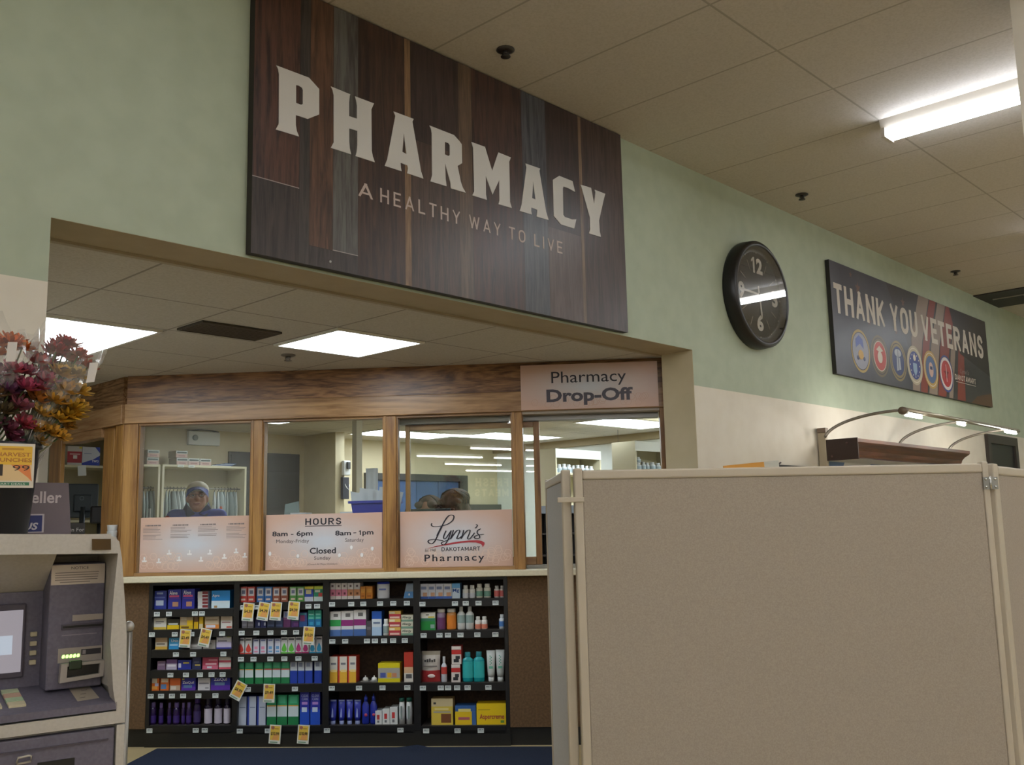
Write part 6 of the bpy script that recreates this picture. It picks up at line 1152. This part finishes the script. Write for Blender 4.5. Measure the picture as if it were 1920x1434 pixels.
for k in range(5):
    g = G(); a = [-.09, -.05, 0, .04, .09][k]; h_ = [.26, .285, .275, .29, .265][k]; vs = []
    for j in range(4):
        f_ = j / 3
        for q in (-1, 1): vs.append((a + q * .05 + .02 * f_ * (k - 2), -.05 + .025 * k + .02 * f_ * f_, .02 + h_ * f_ - (.02 if q > 0 and j == 3 else 0)))
    g.add(vs + [(x, y + .004, z) for x, y, z in vs], [(0, 1, 3, 2), (2, 3, 5, 4), (4, 5, 7, 6), (9, 8, 10, 11), (11, 10, 12, 13), (13, 12, 14, 15)], PAP); o = g.obj('paper_sheet', None, FP(1.62, .47, 1.356), FA - R(8))
    tag(o, '%s white paper standing in the royal blue bin' % ORD[k], 'paper', 'papers in the blue bin')
t = hthing('document_holder', 'slanted white sheets clipped to a stand left of the blue bin', 'papers', 1.50, .62, 1.351)
g = G(); g.add([(-.10, -.02, 0), (.06, -.02, 0), (.07, .06, .27), (-.05, .06, .29), (-.10, -.015, 0), (.06, -.015, 0), (.07, .065, .27), (-.05, .065, .29)], [(0, 1, 2, 3), (5, 4, 7, 6), (3, 2, 6, 7)], PAP); g.obj('sheet', t)
g = G(); n = 8; vs = [(-.01 + .09 * (q / n), .10 + .012 * math.sin(q * .8), z) for z in (.0, .46) for q in range(n + 1)]; g.add(vs, [(q, q + 1, q + n + 2, q + n + 1) for q in range(n)], flat('#DCE0E2', 0.5), True); g.obj('tall_sheet', t)
g = G(); [g.rect(-.07 + .004 * k, .03, .06 + .03 * k, .063 + .03 * k, -.004 + .0093 * k * 1.0 - .004, flat('#A9AEB4', 0.6)) for k in range(6)]; g.obj('ruled_lines', t)
t = hthing('paper_tray', 'white papers in a dark tray along the top of the hours sign', 'papers', 1.42, .42, 1.351); g = G(); g.box(-.02, .29, -.05, .15, .10, .128, flat('#2e2e30', 0.4)); g.box(0, .27, -.04, .14, 0, .10, flat('#55534e', 0.5)); g.obj('tray', t); G().box(-.03, .25, -.06, .12, .128, .14, PAP).obj('sheets', t); 
t = hthing('paper_pad', 'low white pad behind the left part of the hours sign', 'papers', 1.09, .42, 1.351); G().box(-.06, .05, -.04, .12, 0, .142, PAP).obj('pad', t)
t = hthing('grey_folder', 'grey-green folder leaning at the left edge of the hours window', 'folder', 1.0, .62, 1.351); g = G(); g.add([(-.10, 0, 0), (.03, 0, 0), (.0, .05, .23), (-.10, .05, .21), (-.10, .012, 0), (.03, .012, 0), (.0, .062, .23), (-.10, .062, .21)], [(0, 1, 2, 3), (5, 4, 7, 6), (3, 2, 6, 7), (1, 5, 6, 2), (4, 0, 3, 7)], flat('#7E908E', 0.5)); g.obj('cover', t)
struct(G().box(5.20, 5.262, 6.80, 6.862, 0, ZC, flat('#ECE6CE', 0.5)).obj('pillar'))
t = thing('wall_phone', 'white wall phone with a hanging cord on the stub wall', 'phone', (6.565, 8.80, 1.96)); G().box(-.045, .045, -.05, -.001, 0, .165, flat('#DADCDC', 0.35), bev=.01).obj('body', t); G().box(-.012, .03, -.075, -.05, .07, .15, flat('#4a4a4c', 0.4), bev=.006).obj('handset', t)
G().tube([(-.03, -.03, .0), (-.04, -.035, -.06), (-.01, -.045, -.13), (.03, -.04, -.16), (.04, -.03, -.10)], .006, flat('#D5D7D8', 0.4), 8).obj('cord', t); G().box(-.055, .03, -.045, -.001, -.26, -.02, flat('#2B3040', 0.5), bev=.004).obj('holder', t)
# right side: shelving of white stock bottles
c1 = unit('stock_shelving', 'bright white stock shelving seen left in the open drop-off window', 8.07, 8.87, 7.0, 7.3, 2.20, (1.935, 1.6, 1.25, .9, .5))
c2 = unit('stock_shelving', 'white stock shelving seen at the right edge of the drop-off window', 8.045, 8.85, 5.9, 6.2, 2.20, (1.91, 1.55, 1.2, .8, .4))
for x, y, lab in ((8.07, 7.0, 'c1'), (8.045, 5.9, 'c2')):
    tt = c1 if lab == 'c1' else c2; G().box(.0, .80, -.004, -.0005, 2.10, 2.20, flat('#E2E4DC', 0.5)).obj('fascia', tt)
sb = None
def stock(x, y, z, r, h_, label, grp):
    global sb
    if sb is None:
        g = G(); g.lathe([(.9, 0), (1, .04), (1, .62), (.62, .74), (.6, .78)], flat('#D8DEE0', 0.35), 16); sb = o = g.obj('stock_bottle'); c = G(); c.lathe([(.66, .78), (.68, .8), (.68, .98), (.6, 1.0)], flat('#DDE0E0', 0.35), 16); c.obj('cap', o)
        l = G(); n = 10; vs = [(1.01 * math.cos(PI + PI * k / n), 1.01 * math.sin(PI + PI * k / n), z_) for z_ in (.14, .5) for k in range(n + 1)]; l.add(vs, [(k, k + 1, k + n + 2, k + n + 1) for k in range(n)], flat('#AFC0C8', 0.4), True); l.obj('label', o)
    else: o = copy_tree(sb)
    o.location = (x, y, z); o.scale = (r, r, h_); tag(o, label, 'bottle', grp)
for k, (x, r, h_) in enumerate(((8.15, .028, .085), (8.22, .032, .10), (8.30, .034, .105), (8.38, .036, .10), (8.46, .03, .092), (8.54, .034, .098), (8.62, .034, .10), (8.70, .03, .095), (8.78, .033, .092))):
    stock(x, 7.08, 1.936, r, h_, '%s white stock bottle on the bright shelving left in the drop-off window' % ORD[k], 'white stock bottles on the bright shelving')
for k, (x, z, r, h_) in enumerate(((8.11, 1.911, .026, .08), (8.19, 1.911, .036, .075), (8.19, 1.987, .032, .055), (8.28, 1.911, .03, .085), (8.35, 1.911, .026, .08), (8.44, 1.911, .038, .085), (8.54, 1.911, .036, .08))):
    stock(x, 5.98, z, r, h_, '%s white stock bottle on the shelving at the right window edge' % (ORD[k] if k < 2 else ['upper bottle of the pile,', 'fourth from left', 'fifth from left', 'sixth from left', 'seventh from left'][k - 2]), 'white stock bottles at the right window edge')
t = thing('hanging_sign', 'dark violet card hanging from the ceiling between the white stock shelves', 'sign', (8.95, 6.80, 1.98), R(-40)); g = G(); g.box(-.075, .075, 0, .005, 0, .235, flat('#4A4C70', 0.5)); [g.rect(-.06, .05 - .02 * (k % 2), .19 - .03 * k, .197 - .03 * k, -.0006, flat('#7A7EA0', 0.5)) for k in range(6)]; g.obj('card', t); G().tube([(0, .002, .235), (0, .002, ZC - 1.98)], .0025, flat('#55534e', 0.5), 6).obj('cord', t)
# cabinet, carton and papers seen in the gap beside the sliding sash
t = hthing('dark_cabinet', 'dark low cabinet seen in the gap beside the sliding sash', 'cabinet', 2.72, 1.5, 0); g = G(); DC = flat('#2A2724', 0.5); g.box(0, .9, 0, .4, 0, .95, DC); g.box(0, .02, 0, .4, .95, 1.46, DC); g.box(.88, .9, 0, .4, .95, 1.46, DC); g.box(0, .9, .38, .4, .95, 1.46, DC); g.box(0, .9, 0, .4, 1.46, 1.52, flat('#8E949A', 0.4)); g.obj('body', t)
for z in (1.12, 1.29): G().box(.02, .88, .01, .38, z, z + .015, flat('#3e3a36', 0.5)).obj('shelf', t)
g = G(); g.box(0, .16, 0, .2, 0, .10, flat('#C42E52', 0.5)); g.rect(.02, .14, .06, .08, -.0005, flat('#E0A0B0', 0.5)); tag(g.obj('carton', None, FP(2.80, 1.28, .952) , FA), 'crimson carton low in the gap beside the sliding sash', 'carton')
wt = hthing('work_table', 'pale work surface inside the drop-off window', 'table', 2.68, .55, 0); G().box(0, .95, .0, .9, .91, .95, flat('#C9CCCC', 0.4), bev=.004).obj('top', wt); G().box(.03, .92, .05, .85, 0, .91, flat('#9c988e', 0.6)).obj('base', wt)
tag(G().box(0, .26, 0, .2, 0, .05, flat('#DCDFE2', 0.5), bev=.002).obj('paper_stack', None, FP(2.74, .75, .951), FA), 'white paper stack on the work surface beside the sliding sash', 'papers')
mo = hthing('monitor', 'thin dark monitor top edge between the two women and the blue bin', 'monitor', 1.99, .40, 1.10); G().box(-.15, .17, 0, .03, .12, .40, flat('#1f2226', 0.35), bev=.006).obj('screen', mo); G().box(-.02, .04, .005, .03, .0, .13, BLACK).obj('stand', mo); G().box(-.10, .12, -.05, .07, 0, .012, BLACK, bev=.003).obj('base', mo)
G_ = hthing('check_counter', 'low counter in front of the two women', 'counter', 1.80, .34, 0); G().box(.06, .58, -.02, .16, 1.06, 1.10, flat('#8a8678', 0.5)).obj('top', G_); G().box(.08, .56, 0, .14, 0, 1.06, flat('#B5AE9C', 0.6)).obj('base', G_)

# ================================================================== PEOPLE
SKIN = speck('#B98068', '#C48C72', 30, 0.5, 2); 
def capsule(g, a, b, r0, r1, m):
    a, b = Vector(a), Vector(b); n = 6; g.tube([a + (b - a) * t / n for t in range(n + 1)], [r0 + (r1 - r0) * t / n for t in range(n + 1)], m, 14); g.ball(a, r0, m, None, 14, 10); g.ball(b, r1, m, None, 14, 10)
def fuse(g, name, parent, voxel, smooth=6):
    """blend the volumes of a figure into one closed skin"""
    o = g.obj(name, parent); m = o.modifiers.new('fuse', 'REMESH'); m.mode = 'VOXEL'; m.voxel_size = voxel; m.use_smooth_shade = True
    s = o.modifiers.new('soft', 'SMOOTH'); s.factor = .5; s.iterations = smooth
    bpy.context.view_layer.update(); dg = bpy.context.evaluated_depsgraph_get(); me = bpy.data.meshes.new_from_object(o.evaluated_get(dg)); old = o.data
    o.modifiers.clear(); o.data = me; me.name = name; bpy.data.meshes.remove(old); return o
def hand(g, p, d, side):
    p, d = Vector(p), Vector(d).normalized(); s = Vector((side, 0, 0)); s = (s - d * s.dot(d)).normalized(); u = d.cross(s)
    c = p + d * .045; g.ball(c, (.036, .05, .017), SKIN, Matrix.Translation(c) @ Matrix((( s.x, d.x, u.x, 0), (s.y, d.y, u.y, 0), (s.z, d.z, u.z, 0), (0, 0, 0, 1))) @ Matrix.Translation(-c), 12, 8)
    dn = Vector((0, 0, -1))
    for k, (off, l_) in enumerate(((-.028, .060), (-.010, .072), (.009, .068), (.027, .054))):
        a = p + d * .085 + s * off; b = a + d * l_ * .55 + dn * .006; e = b + d * l_ * .4 + dn * .018; capsule(g, a, b, .0095, .009, SKIN); capsule(g, b, e, .009, .008, SKIN)
    a = p + d * .02 - s * .03; b = a - s * .028 + d * .03; capsule(g, a, b, .012, .011, SKIN); capsule(g, b, b + d * .03 - s * .004, .011, .009, SKIN)
def person(label, loc, rz, sc, pitch, shirt, trousers, hairc, lean=0.0, man=False, turn=0.0, drop=0.0):
    t = thing('person', label, 'person', loc, rz)
    hc_ = Vector((0, -.02 - lean * .9, 1.625 - lean * .18 - drop)); nk = Vector((0, .01 - lean * .75, 1.44 - lean * .12 - drop * .35))
    HM = Matrix.Translation(hc_) @ Matrix.Rotation(turn, 4, 'Z') @ Matrix.Rotation(pitch, 4, 'X')
    def H(x, y, z): return tuple(HM @ Vector((x, y, z)))
    def hball(g, c, r, m): g.ball(c, r, m, HM, 16, 12)
    g = G(); wd = 1.0 if man else .88
    hball(g, (0, .012, .035), (.074, .092, .090), SKIN); hball(g, (0, -.012, -.025), (.066, .076, .085), SKIN); hball(g, (0, -.030, -.078), (.044, .048, .040), SKIN)
    for s in (-1, 1):
        hball(g, (s * .036, -.058, -.020), (.026, .024, .022), SKIN); hball(g, (s * .074, .010, -.008), (.012, .020, .032), SKIN); hball(g, (s * .030, -.075, .028), (.026, .012, .009), SKIN)
    hball(g, (0, -.086, -.002), (.011, .013, .030), SKIN); hball(g, (0, -.094, -.022), (.017, .016, .013), SKIN); hball(g, (0, -.082, -.055), (.026, .012, .010), SKIN)
    capsule(g, nk - Vector((0, 0, .06)), HM @ Vector((0, .018, -.05)), .062 * (1 if man else .84), .056 * (1 if man else .86), SKIN)
    ch = Vector((0, -lean * .4, 1.25 - lean * .05))
    g.ball(ch, (.165 * wd, .11, .19), SKIN); g.ball((0, 0, 1.02), (.145 * wd, .10, .16), SKIN); g.ball((0, 0, .90), (.155, .11, .13), SKIN)
    sh = Vector((0, -lean * .62, 1.375 - lean * .10)); S_ = {}
    for s in (-1, 1):
        a = sh + Vector((s * .165 * wd, 0, 0)); el = Vector((s * .235 * wd, -.03 - lean * .7, 1.13 - lean * .05)); wr = Vector((s * .15, -.22 - lean * .7, 1.115))
        S_[s] = (a, el, wr); capsule(g, sh, a, .055, .055, SKIN); capsule(g, a, el, .047, .038, SKIN); capsule(g, el, wr, .036, .026, SKIN); hand(g, wr, (-.15 * s, -1, .0), s)
        capsule(g, (s * .085, 0, .88), (s * .095, 0, .50), .078, .055, SKIN); capsule(g, (s * .095, 0, .50), (s * .10, .02, .09), .052, .036, SKIN); capsule(g, (s * .10, .03, .05), (s * .112, -.15, .035), .042, .034, SKIN)
    fuse(g, 'body', t, .0075, 5)
    g = G(); SM = flat(shirt, 0.7)
    g.ball(ch, (.182 * wd, .127, .205), SM); g.ball((0, 0, 1.02), (.163 * wd, .12, .17), SM); g.ball((0, 0, .92), (.168, .125, .11), SM)
    capsule(g, nk + Vector((0, .006, -.05)), nk + Vector((0, -.002, -.005)), .078, .070 if man else .062, SM)
    for s in (-1, 1):
        a, el, wr = S_[s]; capsule(g, sh + Vector((0, 0, .0)), a, .069, .066, SM); capsule(g, a, el, .060, .052, SM); capsule(g, el, el + (wr - el) * .86, .050, .040, SM); capsule(g, nk + Vector((s * .03, 0, -.035)), a, .055, .055, SM)
    fuse(g, 'shirt', t, .011, 6)
    g = G(); TM = flat(trousers, 0.8); g.ball((0, 0, .90), (.170, .125, .14), TM)
    for s in (-1, 1): capsule(g, (s * .085, 0, .88), (s * .095, 0, .50), .090, .068, TM); capsule(g, (s * .095, 0, .50), (s * .10, .02, .10), .066, .058, TM)
    fuse(g, 'trousers', t, .014, 6)
    for s in (-1, 1):
        g = G(); capsule(g, (s * .10, .035, .045), (s * .114, -.17, .035), .047, .040, flat('#201c1a', 0.5)); g.box(s * .107 - .045, s * .107 + .045, -.2, .075, 0, .02, flat('#151312', 0.6), bev=.006); fuse(g, 'shoe', t, .010, 4)
    for s in (-1, 1):
        g = G(); hball(g, (s * .030, -.0725, .010), (.0115, .0080, .0056), flat('#BDB2AA', 0.35)); e = g.obj('eye', t); g = G(); hball(g, (s * .030, -.0800, .010), (.0050, .0028, .0048), flat('#2a211c', 0.25)); g.obj('iris', e)
        g = G(); hball(g, (s * .031, -.085, .0335), (.020, .006, .0042), flat('#6a564a' if man else '#3a281e', 0.7)); g.obj('eyebrow', t)
    g = G(); hball(g, (0, -.0905, -.0545), (.023, .005, .0035), flat('#8E4A44', 0.5)); hball(g, (0, -.0895, -.060), (.019, .005, .0045), flat('#A05A50', 0.5)); g.obj('mouth', t)
    t.scale = (sc, sc, sc)
    return t, hball, HM
man_loc = (4.20, 7.70, 0)
t, hb, HM = person('man in a cream cap, glasses and blue jacket standing behind the first window', man_loc, R(-30), 1.09, R(-6), '#2A3C9C', '#2a2c34', '#77695c', man=True, drop=.10)
g = G(); CAP = flat('#E2D9C6', 0.75); hb(g, (0, .016, .062), (.086, .102, .072), CAP); g.obj('cap_crown', t)
g = G(); vs = []; n = 14
for r_, dz in ((1.0, 0), (1.85, 0)):
    for k in range(n + 1):
        a = PI + PI * k / n * .80 + PI * .10; ex = r_ - 1; vs.append(HM @ Vector((.084 * math.cos(a) * (1 + .06 * ex), .016 + .100 * math.sin(a) * (1 + .72 * ex), .055 - .030 * ex - .062 * math.cos(a) ** 2 * (.30 + .70 * ex) + .022)))
top = vs; bot = [v + Vector((0, 0, -.006)) for v in vs]; m = n + 1
g.add(top + bot, [(k, k + 1, m + k + 1, m + k) for k in range(n)] + [(2 * m + k + 1, 2 * m + k, 3 * m + k, 3 * m + k + 1) for k in range(n)] + [(m + k, m + k + 1, 3 * m + k + 1, 3 * m + k) for k in range(n)], flat('#2C3E9A', 0.7)); g.obj('cap_brim', t)
g = G(); hb(g, (0, .030, .005), (.079, .088, .055), flat('#7E7064', 0.85)); g.obj('hair', t)
g = G(); GF = flat('#3a332e', 0.35, 0.3)
for s in (-1, 1):
    g.tube([HM @ Vector((s * .031 + .022 * math.cos(a), -.0925 + abs(math.cos(a)) * .0, .008 + .016 * math.sin(a))) for a in [2 * PI * k / 16 for k in range(17)]], .0016, GF, 6, None, False); g.tube([HM @ Vector((s * .053, -.0915, .012)), HM @ Vector((s * .078, -.06, .012)), HM @ Vector((s * .080, .0, .006))], .0016, GF, 6)
g.tube([HM @ Vector((-.010, -.094, .012)), HM @ Vector((.010, -.094, .012))], .0016, GF, 6); g.obj('glasses', t)
g = G(); SMc = flat('#1E2A5A', 0.7)
for s in (-1, 1): g.add([(s * .012, -.085, 1.40), (s * .075, -.045, 1.475), (s * .082, .01, 1.495), (s * .105, -.02, 1.44), (s * .07, -.095, 1.37)], [(0, 1, 2, 3, 4) if s < 0 else (4, 3, 2, 1, 0)], SMc)
g.obj('collar', t); g = G(); g.ball((-.215, -.03, 1.36), (.03, .045, .03), flat('#B83A30', 0.7)); g.obj('shoulder_patch', t)
def long_hair(t, hb, HM, col, vol):
    rnd = random.Random(int(vol * 100)); g = G(); HMt = speck(col, tuple(min(255, int(int(col[1 + 2 * i:3 + 2 * i], 16) * 1.5)) for i in range(3)), 40, 0.6, 4, (0.3, 0.7), (1, 1, .3))
    hb(g, (0, .030, .050), (.092 * vol, .098 * vol, .088 * vol), HMt); hb(g, (0, .065, -.03), (.094 * vol, .062 * vol, .11), HMt)
    for s in (-1, 1): hb(g, (s * .078 * vol, .02, -.02), (.026 * vol, .055, .095), HMt); hb(g, (s * .06, -.045, .075), (.045, .035, .030), HMt)
    for k in range(26):
        a = rnd.uniform(0, 2 * PI); hb(g, (.080 * vol * math.cos(a), .03 + .08 * vol * abs(math.sin(a)) * (1 if k % 3 else .2), rnd.uniform(-.09, .09)), (.020, .022, .035), HMt)
    hr = fuse(g, 'hair', t, .008, 3); g = G(); sm_ = [flat(tuple(min(255, int(int(col[1 + 2 * i:3 + 2 * i], 16) * f_)) for i in range(3)), 0.6) for f_ in (.6, .95, 1.5)]
    for k in range(420):          # loose waves lying over the mass of the hair
        a = rnd.uniform(-.35, PI + .35); pts = []; w_ = rnd.uniform(.006, .012); ph_ = rnd.uniform(0, 6)
        for j in range(9):
            e = PI / 2 - (PI * .62) * j / 8; rr = vol * (.095 + .006 * math.sin(ph_)); q = math.cos(e)
            pts.append(HM @ Vector((rr * q * math.cos(a) * 1.0 + w_ * math.sin(j * 1.3 + ph_) * q, .032 + rr * 1.07 * q * math.sin(a) + w_ * .4 * math.cos(j * 1.1 + ph_), .050 + vol * .090 * math.sin(e) - (.035 if e < 0 else 0) * -math.sin(e))))
        g.tube(pts, [.0012] + [.0021] * 7 + [.0010], sm_[k % 3], 4)
    g.obj('strands', hr)
t, hb, HM = person('woman with full brown hair bending her head down behind the sliding window', (4.96, 5.24, 0), R(-62), .936, R(20), '#5A5664', '#2c2a30', '#5a3d2c', lean=.16, turn=R(-10)); long_hair(t, hb, HM, '#4E3526', 1.16)
t, hb, HM = person('woman with pulled back dark hair looking down at the monitor', (5.22, 5.86, 0), R(-50), .928, R(14), '#7E7A80', '#2c2a30', '#4a3528', lean=.12, turn=R(-14)); long_hair(t, hb, HM, '#46322A', 1.0)
